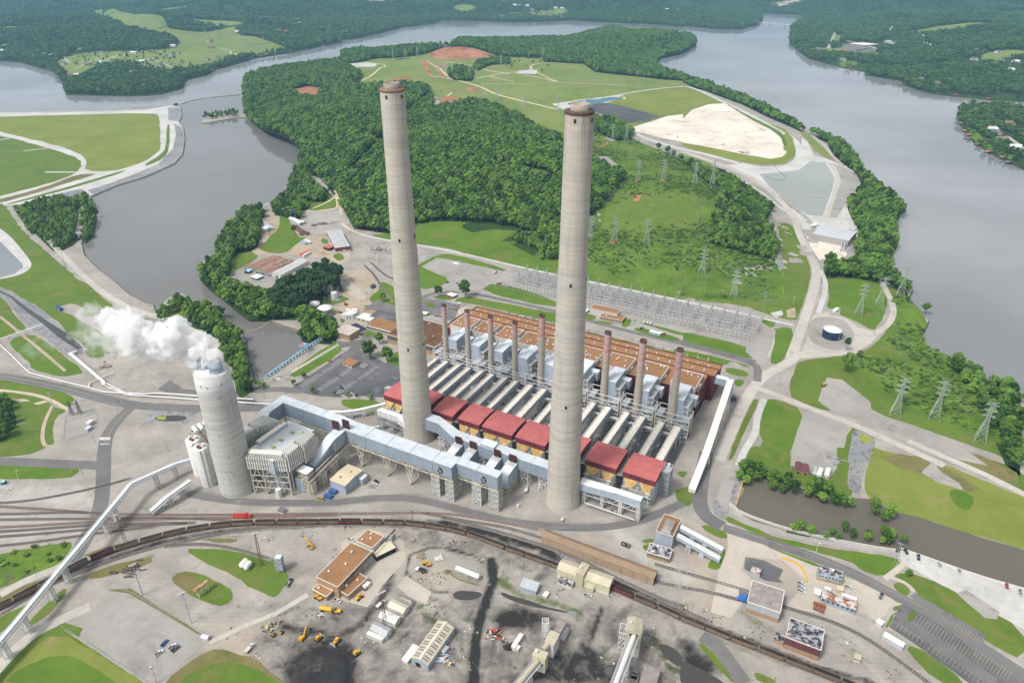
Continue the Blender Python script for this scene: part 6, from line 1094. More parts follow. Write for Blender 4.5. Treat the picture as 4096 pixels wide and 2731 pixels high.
def bld(name,label,cat,n,s,h,kind,mw,mr,group=None,low=None,win=0,door=None,vents=0,rise=None,over=.3,mv=None,base=0.):
 """walls up to h; the roof is flat with a coping, gable along the front (gx), gable end to the front (gy), or monopitch"""
 a,an,L_,D=rectP(n,s,h);back=D<0;D=abs(D)or 1
 t=thing(name,label,cat,(a[0],a[1],gz(*a)if a[1]>1250 else base),an,group);y0,y1=(-D,0)if back else(0,D)
 mb=MB()
 if low:mb.box((0.04,y0+.04,0),(L_-.04,y1-.04,h*low[1]),low[0]);mb.box((0,y0,h*low[1]),(L_,y1,h),mw)
 else:mb.box((0,y0,0),(L_,y1,h),mw)
 rise=rise or.22*(D if kind=='gx' else L_)*.5
 e=over
 if kind=='flat':
  mb.build('wall',t);mb=MB();mb.box((.25,y0+.25,h),(L_-.25,y1-.25,h+.06),mr)
  for p,q in(((0,y0),(L_,y0)),((L_,y0),(L_,y1)),((0,y1),(L_,y1)),((0,y0),(0,y1))):mb.beam((*p,h+.12),(*q,h+.12),.5,m_parapet,.5)
  r=mb.build('roof',t)
 elif kind=='gx':
  m=(y0+y1)/2;mb.add([(0,y0,h),(0,y1,h),(0,m,h+rise)],[(0,2,1)],mw);mb.add([(L_,y0,h),(L_,y1,h),(L_,m,h+rise)],[(0,1,2)],mw);mb.build('wall',t);mb=MB();f=e*rise/(D/2)
  for q,w_ in((y0-e,1),(y1+e,-1)):mb.add([(-e,q,h-f),(L_+e,q,h-f),(L_+e,m,h+rise),(-e,m,h+rise),(-e,q,h-f+.15),(L_+e,q,h-f+.15),(L_+e,m,h+rise+.15),(-e,m,h+rise+.15)],[(4,5,6,7),(0,3,2,1),(0,1,5,4),(0,4,7,3),(1,2,6,5)],mr)
  r=mb.build('roof',t)
 elif kind=='gy':
  m=L_/2;mb.add([(0,y0,h),(L_,y0,h),(m,y0,h+rise)],[(0,1,2)],mw);mb.add([(0,y1,h),(L_,y1,h),(m,y1,h+rise)],[(0,2,1)],mw);mb.build('wall',t);mb=MB();f=e*rise/(L_/2)
  for q in(-e,L_+e):mb.add([(q,y0-e,h-f),(q,y1+e,h-f),(m,y1+e,h+rise),(m,y0-e,h+rise),(q,y0-e,h-f+.15),(q,y1+e,h-f+.15),(m,y1+e,h+rise+.15),(m,y0-e,h+rise+.15)],[(4,5,6,7),(0,3,2,1),(0,1,5,4),(0,4,7,3),(1,2,6,5)],mr)
  r=mb.build('roof',t)
 else:
  mb.build('wall',t);mb=MB();mb.hexa([(-e,y0-e,h),(L_+e,y0-e,h),(L_+e,y1+e,h),(-e,y1+e,h)],[(-e,y0-e,h+.15),(L_+e,y0-e,h+.15),(L_+e,y1+e,h+.15+(rise if kind=='mono' else 0)),(-e,y1+e,h+.15+(rise if kind=='mono' else 0))],mr);r=mb.build('roof',t)
 for k in range(win):
  x=L_*(k+.5)/win;mb=MB();mb.box((x-L_/win*.28,y0-.07,h*.5),(x+L_/win*.28,y0-.02,h*.5+min(1.6,h*.35)),m_glass);mb.build('window',t)
 if door:
  x=L_*door;mb=MB();mb.box((x-min(1.8,L_*.2),y0-.08,0),(x+min(1.8,L_*.2),y0-.02,min(4,h*.65)),m_dark if mv is None else mv);mb.build('door',t)
 for k in range(vents):
  x,y=L_*(.25+.5*((k*.618)%1)),y0+D*(k+.7)/(vents+.4);zz=h+.05 if kind=='flat' else h+rise*.9;mb=MB((0,0,0));mb.cyl((x,y,zz),(x,y,zz+.8),.5,.5,m_vent,10);mb.cyl((x,y,zz+.8),(x,y,zz+1.5),.95,.55,m_vent,10);mb.build('roof_vent',r)
 t['size']=(L_,D);del t['size']
 t['_']=0;del t['_']
 return t,L_,y0,y1
t,L_,y0,y1=bld('workshop','long workshop with a brown gravel roof and blue roller doors','workshop','e6',"125,205 290,282 545,5",10,'flat',m_brick,m_brown,vents=3)
for k in range(9):
 mb=MB();mb.box((L_+.02,6+k*6.6,.1),(L_+.1,11+k*6.6,5),m_duct);mb.build('roller_door',t);mb=MB();mb.box((L_+.02,5.5+k*6.6,6.8),(L_+.1,11.5+k*6.6,8.8),m_glass);mb.build('window',t)
bld('workshop_annex','brown roofed annex on the near right corner of the long workshop','workshop','e6',"297,305 368,348 492,197",4.6,'flat',m_brick,m_brown,vents=2,win=3);bld('workshop_porch','small low brown roofed block at the near left corner of the long workshop','workshop','e6',"95,300 203,357 245,308",4.2,'flat',m_brick,m_brown,win=4,vents=1)
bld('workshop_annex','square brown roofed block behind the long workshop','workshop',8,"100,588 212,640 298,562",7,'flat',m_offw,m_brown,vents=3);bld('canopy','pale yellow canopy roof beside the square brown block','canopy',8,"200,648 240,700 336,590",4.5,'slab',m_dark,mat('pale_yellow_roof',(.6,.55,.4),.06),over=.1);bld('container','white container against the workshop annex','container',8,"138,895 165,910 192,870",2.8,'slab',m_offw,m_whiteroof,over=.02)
t,L_,y0,y1=bld('long_shed','very long tan shed with a brown tin roof along the tracks','shed',8,"1376,556 2152,850 2178,795",7,'gx',m_tanw,m_tanroof2,rise=1.8)
for k in range(9):mb=MB();mb.beam((L_*(k+.5)/9,y0-.1,0),(L_*(k+.5)/9,y0-.1,7),.3,m_tanroof2);mb.build('downpipe',t)
mb=MB();mb.box((L_,y0+.6,0),(L_+.08,y1-.6,6.2),m_dark);mb.build('portal',t)
t,L_,y0,y1=bld('coal_unloading_building','yellowish beige unloading building that the coal train passes through','unloading building','f1',"822,238 1222,380 1258,298",7.6,'gx',m_beige,m_beigeroof,low=(m_offw,.22),rise=2.2)
for x in(-.1,L_+.02):mb=MB();mb.box((x,y0+D_ if False else y0+2.5,0),(x+.08,y1-2.5,5.6),m_dark);mb.build('portal',t)
bld('hoist_tower','raised middle bay sticking up through the beige unloading building','tower','f1',"966,268 1022,290 1066,210",11.5,'gy',m_beige,m_beigeroof,rise=.8,vents=1);bld('hut','dark roofed white hut in front of the beige unloading building','hut','f1',"835,332 935,364 946,330",3.6,'slab',m_offw,m_blackroof,win=3);bld('hut','beige flat roofed box against the front of the unloading building','hut','f1',"1045,378 1100,394 1116,365",3.6,'slab',m_beige,m_beigeroof)
bld('shed','grey metal shed with a ribbed roof beside the black ditch','shed','f1',"536,372 660,410 688,352",4,'mono',m_scr,m_corr,rise=.8);bld('shed','tiny white cabin on the weeds beside the black ditch','cabin','f1',"712,440 738,452 752,418",2.4,'gy',m_offw,m_whiteroof)
t,L_,y0,y1=bld('machine_shop','large beige gabled shed with rows of dark skylights','shed','e6',"853,822 980,882 1190,597",5.5,'gy',m_scr,m_beigeroof,rise=2.2,door=.4)
for k in range(6):
 for s in(-1,1):
  mb=MB();y=y0+(y1-y0)*(k+.6)/6.4;m=L_/2
  for d in(-.9,.9):mb.add([(m+s*1.2,y+d-.45,7.7-1.2*.55/1+.42),(m+s*5.0,y+d-.45,7.7-5*.4+.5),(m+s*5.0,y+d+.45,7.7-5*.4+.5),(m+s*1.2,y+d+.45,7.7-1.2*.55/1+.42)],[(0,1,2,3)]if s>0 else[(3,2,1,0)],m_slate)
  mb.build('skylight',t)
mb=MB();mb.beam((L_/2,y0-.3,7.9),(L_/2,y1+.3,7.9),.7,m_whitep,.15);mb.build('ridge_cap',t)
bld('lean_to','white tin lean-to roof left of the skylit beige shed','shelter','e6',"783,833 823,853 905,737",2.8,'slab',m_offw,m_whiteroof);bld('hut','small grey hut on the right side of the skylit beige shed','hut','e6',"1075,765 1105,783 1135,740",3,'slab',m_corr,m_corr)
for s,mw,mr,lab,h in(("672,428 790,482 833,427",m_offw,mat('cream_tin',(.6,.56,.44),.1,.2,.5,rust=(.2,.19,.18),rustat=.66),'cream roofed gabled shed at the top of the row by the light mast',4.4),("735,372 845,417 872,385",m_offw,m_greyroof,'grey flat topped shed behind the cream roofed one',3.6),("605,507 728,563 768,510",m_offw,m_whiteroof,'white and grey gabled shed in the middle of the row by the light mast',4.2),("538,602 655,660 703,605",m_offw,m_corr,'weathered grey gabled shed at the bottom of the row by the light mast',4.2)):
 bld('gabled_shed',lab,'shed','e6',s,h,'gx',mw,mr,'sheds in a row by the light mast',rise=1.5)
bld('trailer','long white flat roofed trailer below the weathered grey shed','trailer','e6',"507,640 628,692 650,668",3.2,'slab',m_offw,m_whiteroof,over=.05)
t,L_,y0,y1=bld('transfer_tower','tall white transfer house with a brown roof and a grey penthouse','tower','f2',"537,172 702,230 782,66",12.5,'flat',m_scr,m_brown);mb=MB();mb.box((3.6,y0+1.2,12.6),(L_-2.5,y0+(y1-y0)*.68,15.2),m_corr,m_greyroof);mb.build('penthouse',t);mb=MB();mb.beam((3,y0-.8,12.2),(L_-2,y0-.8,12.2),.3,m_steelg);mb.box((3,y0-1.2,11.6),(L_-2,y0,11.8),m_steelg);mb.build('balcony',t)
bld('control_building','low black roofed brick building in front of the white transfer house','building','f2',"452,378 665,442 710,356",4.6,'flat',m_brick,m_blackroof,win=8,vents=3,low=(m_brick,.6))
def gallery(label,P3,w,h,mw,mr,name='conveyor_gallery',bents=(),mt=None,group=None,rails=False,bw=None,round_=False):
 """a covered conveyor along 3-D points, with trestle bents at the given fractions"""
 P3=[Vector(p)for p in P3];o=Vector((P3[0].x,P3[0].y,0));t=thing(name,label,'conveyor',o,0,group);mb=MB(o);mr_=MB(o)
 for p,q in zip(P3,P3[1:]):
  d=(q-p);u=Vector((-d.y,d.x,0)).normalized()*w/2;hh=Vector((0,0,h))
  mb.hexa([p-u,q-u,q+u,p+u],[p-u+hh,q-u+hh,q+u+hh,p+u+hh],mw)
  if round_:mr_.cyl(p+hh*.8,q+hh*.8,w*.5,w*.5,mr,12)
  else:mr_.hexa([p-u*1.06+hh,q-u*1.06+hh,q+u*1.06+hh,p+u*1.06+hh],[p-u*1.06+hh*1.06,q-u*1.06+hh*1.06,q+u*1.06+hh*1.06,p+u*1.06+hh*1.06],mr)
  n=max(2,int(d.length/6))
  for s in(-1,1):
   if mt:mb.truss(p+u*s*1.05,q+u*s*1.05,h*.7,.2,mt,n,.25)
  if rails:
   for s in(-1,1):mb.beam(p+u*s*1.6+hh*.4,q+u*s*1.6+hh*.4,.9,m_steelg,.15);mb.beam(p+u*s*1.9+hh*.9,q+u*s*1.9+hh*.9,.15,m_steelw)
   for k in range(n*2):
    x=p.lerp(q,k/(n*2));mr_.beam(x-u+hh*(1.42 if round_ else 1.08),x+u+hh*(1.42 if round_ else 1.08),.15,m_steelg)
 mb.build('gallery',t);mr_.build('roof',t)
 Ls=[(q-p).length for p,q in zip(P3,P3[1:])];T=sum(Ls)
 for f in bents:
  s=f*T
  for i,l in enumerate(Ls):
   if s<=l or i==len(Ls)-1:break
   s-=l
  d=(P3[i+1]-P3[i]).normalized();c=P3[i]+d*s;u=Vector((-d.y,d.x,0)).normalized()*w*.5;v=Vector((d.x,d.y,0)).normalized()*1.6;g=u*1.35
  if c.z<1.5:continue
  mb=MB(o);L4=[(c-g-v),(c+g-v),(c+g+v),(c-g+v)];mb.bent([(q.x,q.y)for q in L4],c.z,mt or m_steelw,.42,max(2,int(c.z/3)),.2);mb.build('trestle',t)
 return t
def W3(n,*a):
 o=[]
 for x,y,z in a:p=W(n,'%s,%s'%(x,y),z)[0];o.append((p[0],p[1],z))
 return o
gallery('upper of two white inclined galleries leaving the transfer house to the right',W3('f2',(770,158,8),(1175,378,.6)),4,3,m_scr,m_whitep,bents=(.3,.6));gallery('lower of two white inclined galleries leaving the transfer house to the right',W3('f2',(738,240,8),(1148,468,.6)),4,3,m_scr,m_whitep,bents=(.3,.6))
gallery('wide white inclined conveyor gallery at the right end of the powerhouse',[(*AB(-89,603),24.5),(*AB(-83.5,500),9),(*AB(-83,459),.8)],5.5,3.6,m_offw,mat('cream_white_roof',(.66,.63,.55),.05),bents=(.08,.3,.5,.7));t=pthing('conveyor_house','grey box linking the powerhouse to the wide white conveyor gallery','conveyor house',-95,607);mb=MB((-95,607,0));mb.box((-104,603,19),(-92,609,26),m_duct,m_ductroof);mb.build('casing',t);mb=MB((-95,607,0));mb.bent([(-93,604),(-87,604),(-87,610),(-93,610)],24,m_duct,.5,5);mb.build('leg',t)
gallery('very long white conveyor gallery on white trestles crossing the rail yard at lower left',[(-331,180,14),(-310.5,289,14),(-299.5,437,14.5),(-277.5,464,12),(-262,478,9)],2.5,2.0,m_steelg,m_ductroof,bents=(.22,.36,.42,.5,.55,.7,.74,.88,.93),mt=m_steelw,rails=True)
gallery('short white inclined conveyor gallery from the rail side up to the white silos',[(-279,418.5,2),(-270,429,7),(-258,447,9)],3.2,2.2,m_steelg,m_whitep,bents=(.1,.22,.45,.75),mt=m_steelw,rails=True)
gallery('covered white conveyor on short legs beside the upper car park',[(*AB(-432,395),4),(*AB(-398,409),5.5),(*AB(-387,418),6),(*AB(-368,438),8)],3,2.4,m_offw,m_whiteroof,bents=(.05,.18,.3,.42,.55,.7,.85),mt=m_steelw)
gallery('cream tube conveyor running off the bottom of the frame from the yellow transfer house',W3('f3',(478,520,8),(350,672,9),(250,800,10)),3,2,m_steelg,m_creamw,rails=True,round_=True,bents=(.3,.8));gallery('white belt conveyor running off the bottom of the frame from the tall beige head house',W3('f3',(1222,315,17),(1085,672,19),(1010,860,20)),3.2,1.6,m_steelg,m_whitep,rails=True,round_=True,bents=(.3,.7));gallery('short cream conveyor tube between the two beige transfer houses',W3('f3',(520,432,9),(578,365,9)),3.4,2,m_steelg,m_creamw,round_=True)
t,L_,y0,y1=bld('head_house','tall beige conveyor head house with a gabled roof','head house','f3',"1163,268 1280,290 1288,188",22,'gy',m_beige,m_beigeroof,low=(m_offw,.35),rise=1.6,vents=1);mb=MB();mb.box((2,y0-.1,16),(L_-2,y0-.02,20),m_dark);mb.build('belt_opening',t);mb=MB();mb.bent([(-4,1),(-.3,1),(-.3,8),(-4,8)],18,m_steelw,.4,4);mb.build('stair',t)
t,L_,y0,y1=bld('transfer_house','beige transfer house where the cream tube conveyor ends','transfer house','f3',"440,455 538,492 562,440",13,'slab',m_beige,m_beigeroof,low=(m_offw,.3),over=.2,vents=1,win=2);bld('transfer_house','upper beige flat roofed transfer house by the white lattice tower','transfer house','f3',"535,355 605,383 642,292",12,'slab',m_offw,m_beigeroof,over=.2)
bld('crusher_building','dark grey flat roofed block behind the beige transfer houses','building','f3',"597,272 652,296 706,204",6,'slab',m_corr,m_greyroof,over=.1);bld('hut','small grey roofed white hut beside the dark grey block','hut','f3',"645,300 690,318 716,248",4.5,'slab',m_offw,m_slate,over=.1)
p=W('f3',"540,330")[0];t=thing('lattice_tower','white lattice stair tower beside the beige transfer houses','tower',(p[0],p[1],0));mb=MB();mb.bent([(-2,0),(2,0),(2,4),(-2,4)],14,m_steelw,.4,6);mb.build('frame',t)
bld('flat_building','dark flat roofed building at the bottom edge right of the head house','building',8,"2040,1600 2150,1640 2198,1478",6,'slab',m_concw,m_greyroof,over=.1)
for k,s in enumerate(("1985,1560 2035,1575 2050,1530","1990,1530 2030,1545 2045,1508","2000,1500 2035,1512 2052,1482")):bld('equipment_cabinet','small grey roofed cabinet beside the dark flat roofed building, %s of three'%('lowest','middle','topmost')[k],'cabinet',8,s,3,'slab',m_creamw,m_greyroof,over=.1)
bld('trailer','white box trailer beside heaps of black rubber by the coal road','trailer','f3',"277,388 306,402 372,300",3.4,'slab',m_offw,m_whiteroof,over=.02);bld('cabin','small white cabin at the near end of the white box trailer','cabin','f3',"303,402 330,418 348,388",2.4,'slab',m_offw,m_whiteroof,over=.02)
t,L_,y0,y1=bld('engine_shed','square brick shed with a mottled grey roof over a grey metal upper wall','shed','e5',"300,690 742,840 812,548",9.5,'flat',m_corr,m_greyroof,low=(m_brick,.4));t,L_,y0,y1=bld('engine_shed','square brick shed with a peeling black roof over a dark red upper wall','shed','e5',"818,1165 1290,1342 1335,1070",10,'flat',m_maroonroof,m_blackroof,low=(m_brick,.4),vents=0)
bld('annex','small black roofed brick annex left of the dark red shed','annex','e5',"662,1185 790,1235 815,1150",3.5,'slab',m_brick,m_blackroof);bld('annex','small dark roofed office with white windows left of the grey roofed shed','annex','e5',"190,560 305,600 330,540",3.4,'slab',m_offw,m_slate,win=5)
bld('long_hut','long white shed under a badly rusted tin roof','shed','e5',"1295,632 1750,797 1788,682",4.5,'gx',m_scr,m_rusty,win=7,rise=.9);bld('hut','small white roofed shelter left of the rusted roof','shelter','e5',"1195,572 1275,602 1292,532",3.2,'slab',m_corr,m_whitep);bld('cabin','white flat strip roof behind the rusted roof, the longer one','cabin','e5',"1570,602 1760,668 1770,640",3,'slab',m_offw,m_whitep);bld('cabin','white square roof behind the left end of the rusted roof','cabin','e5',"1345,520 1420,540 1430,505",3,'slab',m_offw,m_whitep);bld('cabin','cream square roof between the rusted roof and the white pickup','cabin','e5',"1508,525 1590,545 1597,490",3,'slab',m_creamw,m_creamw)
bld('pump_house','pale blue two storey block with a black roof, the left of two joined blocks','building','e5',"1255,302 1388,335 1406,244",6.5,'slab',m_scr,m_blackroof,over=.05,win=3,vents=1,low=(m_brick,.35));bld('pump_house','pale blue two storey block with a black roof, the right of two joined blocks','building','e5',"1394,324 1580,380 1600,290",7,'slab',m_scr,m_blackroof,over=.05,win=4,vents=1,low=(m_brick,.35))
bld('fuel_station','small fuel station with a half rusted white canopy on the dark pad','fuel station','e5',"345,278 470,318 474,250",3.2,'slab',m_corr,m_rusty,over=.2);bld('hut','little white hut with a cream roof on the gravel near the lower right tracks','hut','e5',"1742,1440 1820,1470 1838,1415",2.8,'slab',m_offw,m_creamw,win=2);bld('gate_canopy','white square gatehouse canopy at the car park entrance','gatehouse','e5',"2030,955 2103,1000 2135,957",3,'slab',m_offw,m_whitep);bld('pallet_rack','low rusty red rack with a pipe on top below the rusted roof','rack','e5',"1182,775 1328,835 1345,748",1.2,'slab',m_rust,mat('red_brown_sheet',(.25,.09,.07),.15),over=0)
bld('hopper_wagon','long pale grey covered hopper parked beside the lower car park','wagon',9,"1375,1240 1515,1322 1525,1288",3.4,'gx',m_corr,m_whitep,rise=.5,over=.05)
# ------------------------------------------------------------------ cylinders, tanks
def tank(label,n,s,r,h,m=None,roof='dome',name='tank',group=None,cat='tank',stripes=None):
 p=Wt(n,s)[0];t=thing(name,label,cat,(p[0],p[1],gz(*p)),0,group);mb=MB();mb.lathe(0,0,[(r,0),(r,h)],m or m_whitep,36);mb.build('shell',t);mb=MB();rm=m_whiteroof if m is None else m_whitep
 mb.lathe(0,0,[(r+.1,h-.1),(r+.1,h+.1),(r*.5,h+r*.12),(0,h+r*.17)],rm,36);
 for k in range(18):a=k*math.pi/9;mb.beam((r*math.cos(a),r*math.sin(a),h+.15),(r*.5*math.cos(a),r*.5*math.sin(a),h+r*.12+.1),.2,m_steelg)
 mb.build('roof',t);mb=MB()
 for z in([h*.35,h*.7]if r<8 else[h*k/6 for k in range(1,6)]):mb.lathe(0,0,[(r+.01,z-.12),(r+.14,z),(r+.01,z+.12)],m if m and r>10 else m_steelg,36)
 for k in range(5):mb.beam((r*math.cos(-1.2)*1.03,r*math.sin(-1.2)*1.03,h*k/5),(r*math.cos(-1.2+.0)*1.03,r*math.sin(-1.2)*1.03,h*(k+1)/5),.4,m_steelg)
 mb.beam((-r*.3,0,h+r*.17),(r*.9,0,h+.4),.5,m_steelg);mb.build('hoop',t);return t
tank('large dark blue bolted tank with a white roof on a round gravel pad',6,"1022,752",10.4,10,mat('dark_blue_enamel',(.012,.025,.075),.12,.3,.3))
tank('white oil tank in a stone bund, the upper left of the pair','e2',"557,395",4.3,8.2,group='white oil tanks in stone bunds');tank('white oil tank in a stone bund, the lower right of the pair','e2',"658,530",4.3,8.2,group='white oil tanks in stone bunds');tank('wide concrete tank with a white ribbed dome, half hidden by trees','e2',"245,700",9,5.5,m_concw);tank('tall concrete tank with a white ribbed dome, nearest the inlet','e2',"490,830",9,9,m_concw)
def htank(label,n,a,b,r,z,m,name='tank',cat='tank',group=None,legs=True,ribs=0):
 p,q=W(n,'%s %s'%(a,b),z);o=(p[0],p[1],0);t=thing(name,label,cat,o,0,group);mb=MB(o);P_1=Vector((*p,z));Q_1=Vector((*q,z));d=(Q_1-P_1).normalized()
 mb.cyl(P_1,Q_1,r,r,m,18,False)
 for c,s in((P_1,-1),(Q_1,1)):mb.cyl(c,c+d*s*r*.35,r,r*.62,m,18)
 mb.build('shell',t);mb=MB(o);u=Vector((-d.y,d.x,0))*r*.7
 for f in(.15,.5,.85):
  c=P_1.lerp(Q_1,f);mb.beam(c+u-Vector((0,0,r*.6)),(c.x+u.x*1.1,c.y+u.y*1.1,0),.35,m_steelw);mb.beam(c-u-Vector((0,0,r*.6)),(c.x-u.x*1.1,c.y-u.y*1.1,0),.35,m_steelw)
  if z>4:mb.beam(c+u-Vector((0,0,r*.6)),(c.x-u.x,c.y-u.y,0),.25,m_steelw)
 if z>4:mb.beam(P_1-Vector((0,0,r)),Q_1-Vector((0,0,r)),.4,m_steelw)
 mb.build('legs',t)
 if ribs:
  mb=MB(o)
  for k in range(ribs):c=P_1.lerp(Q_1,(k+.5)/ribs);mb.cyl(c-d*.12,c+d*.12,r*1.06,r*1.06,m_steelg,18)
  mb.build('rib',t)
 return t
htank('long white ribbed storage tank on legs inside the coal road loop',8,"795,775","945,835",2,3.4,m_whitep,ribs=10);htank('rust streaked orange tank on tall white legs on the oval lawn',7,"1340,935","1430,865",1.5,7,mat('rusted_tank',(.5,.33,.2),.15,.5,.8,rust=(.3,.1,.04),rustat=.5));htank('white tank on the lawn with a ladder, left of its twin',7,"1660,760","1695,722",2,3,m_whitep,group='twin white tanks on the lawn');htank('white tank on the lawn, right of its twin',7,"1690,775","1722,738",2,3,m_whitep,group='twin white tanks on the lawn');htank('rusty boiler drum on the red rack','e5',"1195,705","1340,750",1.2,2.6,mat('dark_rust',(.2,.06,.025),.2,.6))
for k in range(2):htank('white tank with a red end on the gravel across the channel, %s of two'%('left','right')[k],9,"%d,98"%(950+k*53),"%d,%d"%(936+k*53,138),2.3,2.4,m_whitep,group='white tanks with red ends across the channel')
htank('bare grey tank beside the red ended white tanks',9,"915,88","905,130",1.8,2,m_steelg)
p=W(7,"1935,795")[0];t=thing('hopper_silo','slim grey silo on legs at the edge of the lawn','silo',(p[0],p[1],0));mb=MB();mb.box((-2,-2,2),(2,2,13),m_scr);mb.box((-2.3,-2.3,13),(2.3,2.3,13.4),m_ductroof);mb.build('shell',t);mb=MB();mb.bent([(-2.4,-2.4),(2.4,-2.4),(2.4,2.4),(-2.4,2.4)],14,m_steelg,.3,4);mb.build('leg_frame',t)
# --- left yard
for k,s in enumerate(("908,962 978,985 1292,803","988,985 1060,1005 1368,820","1068,1010 1135,1028 1447,840","1148,1025 1215,1045 1527,860","1226,1045 1290,1068 1597,878")):bld('storage_shed','long low rust striped shed, %s of the parallel row from the left'%ORD[k],'shed','e1',s,3.8,'gy',m_duct,m_brownrust,'rust striped storage sheds in a row',rise=1.4,door=.5)
bld('storage_shed','large white gabled shed at the right of the rust striped row','shed','e1',"1293,1052 1418,1078 1775,882",5,'gy',m_offw,mat('light_grey_roof',(.46,.46,.44),.06,.1,.5),rise=2.6,door=.55);bld('storage_shed','long pale grey gabled shed among trees by the bay','shed','e1',"1205,466 1325,440 1212,248",4,'gy',m_offw,m_ductroof,rise=1.8,door=.5)
t,L_,y0,y1=bld('red_warehouse','dark red warehouse with a grey roof and a salmon canopy','warehouse','e1',"2150,712 2345,686 2192,472",8,'flat',m_redwall,mat('streaked_grey_roof',(.36,.355,.36),.15,.1,.8),low=(m_offw,.3),door=.6,mv=m_offw)
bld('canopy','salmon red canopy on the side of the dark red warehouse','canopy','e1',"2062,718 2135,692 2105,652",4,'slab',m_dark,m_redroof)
for k,s in enumerate(("1690,520 1738,512 1672,402","1758,515 1808,500 1735,388")):bld('brown_shed','maroon ribbed roof shed in the fenced storage lot, %s of two'%('left','right')[k],'shed','e1',s,3.6,'gy',m_brick,m_maroonroof,'maroon roofed sheds',rise=1.4,door=.5)
bld('white_shed','wider white tin shed behind the maroon roofed sheds','shed','e1',"1670,380 1728,366 1656,275",4,'gy',m_corr,m_whiteroof,rise=1.4,door=.5);bld('white_shed','narrow white shed right of the wider white tin shed','shed','e1',"1728,366 1758,354 1708,265",3,'gy',m_corr,m_whiteroof,rise=.8)
bld('open_shed','open sided patchy roofed shed on the gravel below the rust striped row','shed','e1',"1008,1096 1102,1122 1162,1078",3,'slab',m_slate,m_whiteroof);bld('blue_shed','small light blue round roofed shed at the foot of the rust striped row','shed','e1',"928,1020 985,1032 1010,990",3,'gy',m_dark,mat('light_blue_roof',(.3,.45,.56),.1),rise=1.2)
for s,m,lab in(("1675,620 1745,650 1762,632",m_duct,'grey box trailer parked beside the white one near the mown bank'),("1725,598 1795,640 1812,612",m_offw,'white box trailer parked near the mown bank'),("1670,790 1700,798 1768,740",m_redp,'red box trailer in the open yard'),("1700,806 1735,812 1800,758",m_offw,'white box trailer alongside the red one in the open yard')):bld('box_trailer',lab,'trailer','e1',s,3,'slab',m,m,over=.02)
bld('tan_building','tan building with a white flat roof and outside stair','building','e2',"1062,892 1315,958 1468,872",5.2,'slab',m_creamw,m_whiteroof,win=3,over=.1);bld('office_block','brick office block with white trim and a stained flat roof by the intake','office','e2',"645,1135 927,1224 1097,1096",8,'flat',m_brick,mat('stained_flat_roof',(.42,.37,.33),.2,.3,.9,rust=(.25,.15,.1),rustat=.62),win=6)
for k in range(4):bld('black_panel_roof','black covered basin panel in a row behind the brick office block, %s of four'%ORD[k],'basin','e2',"%d,%d %d,%d %d,%d"%(932+k*48,1042+k*27,975+k*48,1066+k*27,1095+k*40,1015+k*22),1.8,'slab',m_concw,mat('black_cover',(.025,.028,.04),.1),'black basin covers',over=0)
for k in range(4):bld('box_trailer','white treatment trailer in the pack beside the tan building, %s from the left'%ORD[k],'trailer','e2',"%d,%d %d,%d %d,%d"%(775+k*42,838+k*6,812+k*42,850+k*6,950+k*40,755+k*6),3,'slab',m_offw,m_whitep,'white treatment trailers',over=.02)
for k in range(6):tank('small white upright tank in the row by the treatment trailers, %s from the left'%ORD[k],'e2',"%d,%d"%(842+k*30,895+(k%2)*14),1.4,3,group='small upright tanks by the treatment trailers')
for k in range(2):bld('box_trailer','white trailer behind the treatment trailers, %s of two'%('left','right')[k],'trailer','e2',"%d,745 %d,760 %d,735"%(842+k*120,945+k*120,960+k*120),3,'slab',m_offw,m_whitep,'white trailers behind',over=.02)
bld('container','rust red container at the edge of the tank lawn','container','e2',"822,610 850,640 888,628",2.6,'slab',m_rust,mat('rust_red',(.3,.1,.06),.1),over=0)
for k in range(2):bld('container','dark teal container in the yard by the rail spur, %s of two'%('left','right')[k],'container','e2',"%d,%d %d,%d %d,%d"%(1320+k*20,292+k*26,1345+k*20,298+k*26,1425+k*12,262+k*26),2.6,'slab',mat('dark_teal',(.04,.08,.1),.1),mat('dark_teal',(.04,.08,.1)),over=0)
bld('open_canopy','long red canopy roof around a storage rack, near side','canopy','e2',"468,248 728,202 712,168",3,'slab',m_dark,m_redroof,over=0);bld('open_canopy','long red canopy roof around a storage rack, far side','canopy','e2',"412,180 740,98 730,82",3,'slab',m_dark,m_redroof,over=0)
bld('guard_house','small brown roofed guard house in the upper car park','guard house',5,"5,928 70,950 100,914",3.4,'slab',m_creamw,m_brown,over=.6,win=2);bld('brick_hut','small red brick hut between the two trees behind the powerhouse','hut',5,"722,460 768,476 792,458",3,'slab',mat('red_brick',(.24,.09,.06),.15),m_whiteroof,over=.2)
t,L_,y0,y1=bld('switchyard_building','white walled switchyard building with an orange brown roof','building','d8',"543,784 905,858 957,800",7,'flat',m_offw,m_brown);bld('switchyard_annex','low brick annex with a strip of windows in front of the switchyard building','building','d8',"668,893 968,950 1025,877",3.8,'flat',m_brick,m_brown,win=7,vents=2);bld('tan_hut','tan block with a cream roof at the back left corner of the powerhouse','building','d7',"1115,802 1200,838 1305,795",5,'slab',m_offw,m_creamw,over=.1);bld('container','small blue grey cabinet left of the switchyard building','cabinet','d8',"455,825 480,832 492,785",3,'slab',m_scr,m_ductroof,over=.05)
t,L_,y0,y1=bld('gypsum_building','long grey gypsum plant building beside the white sand yard','building',6,"893,42 1140,92 1158,22",10,'gx',m_concw if False else mat('grey_beige_cladding',(.36,.345,.32),.06,.2,.6),m_corr,rise=1.2)
for k in range(5):mb=MB();mb.box((L_*(k+.5)/5-1.5,y0-.1,0),(L_*(k+.5)/5+1.5,y0-.02,4),m_duct);mb.build('door',t)
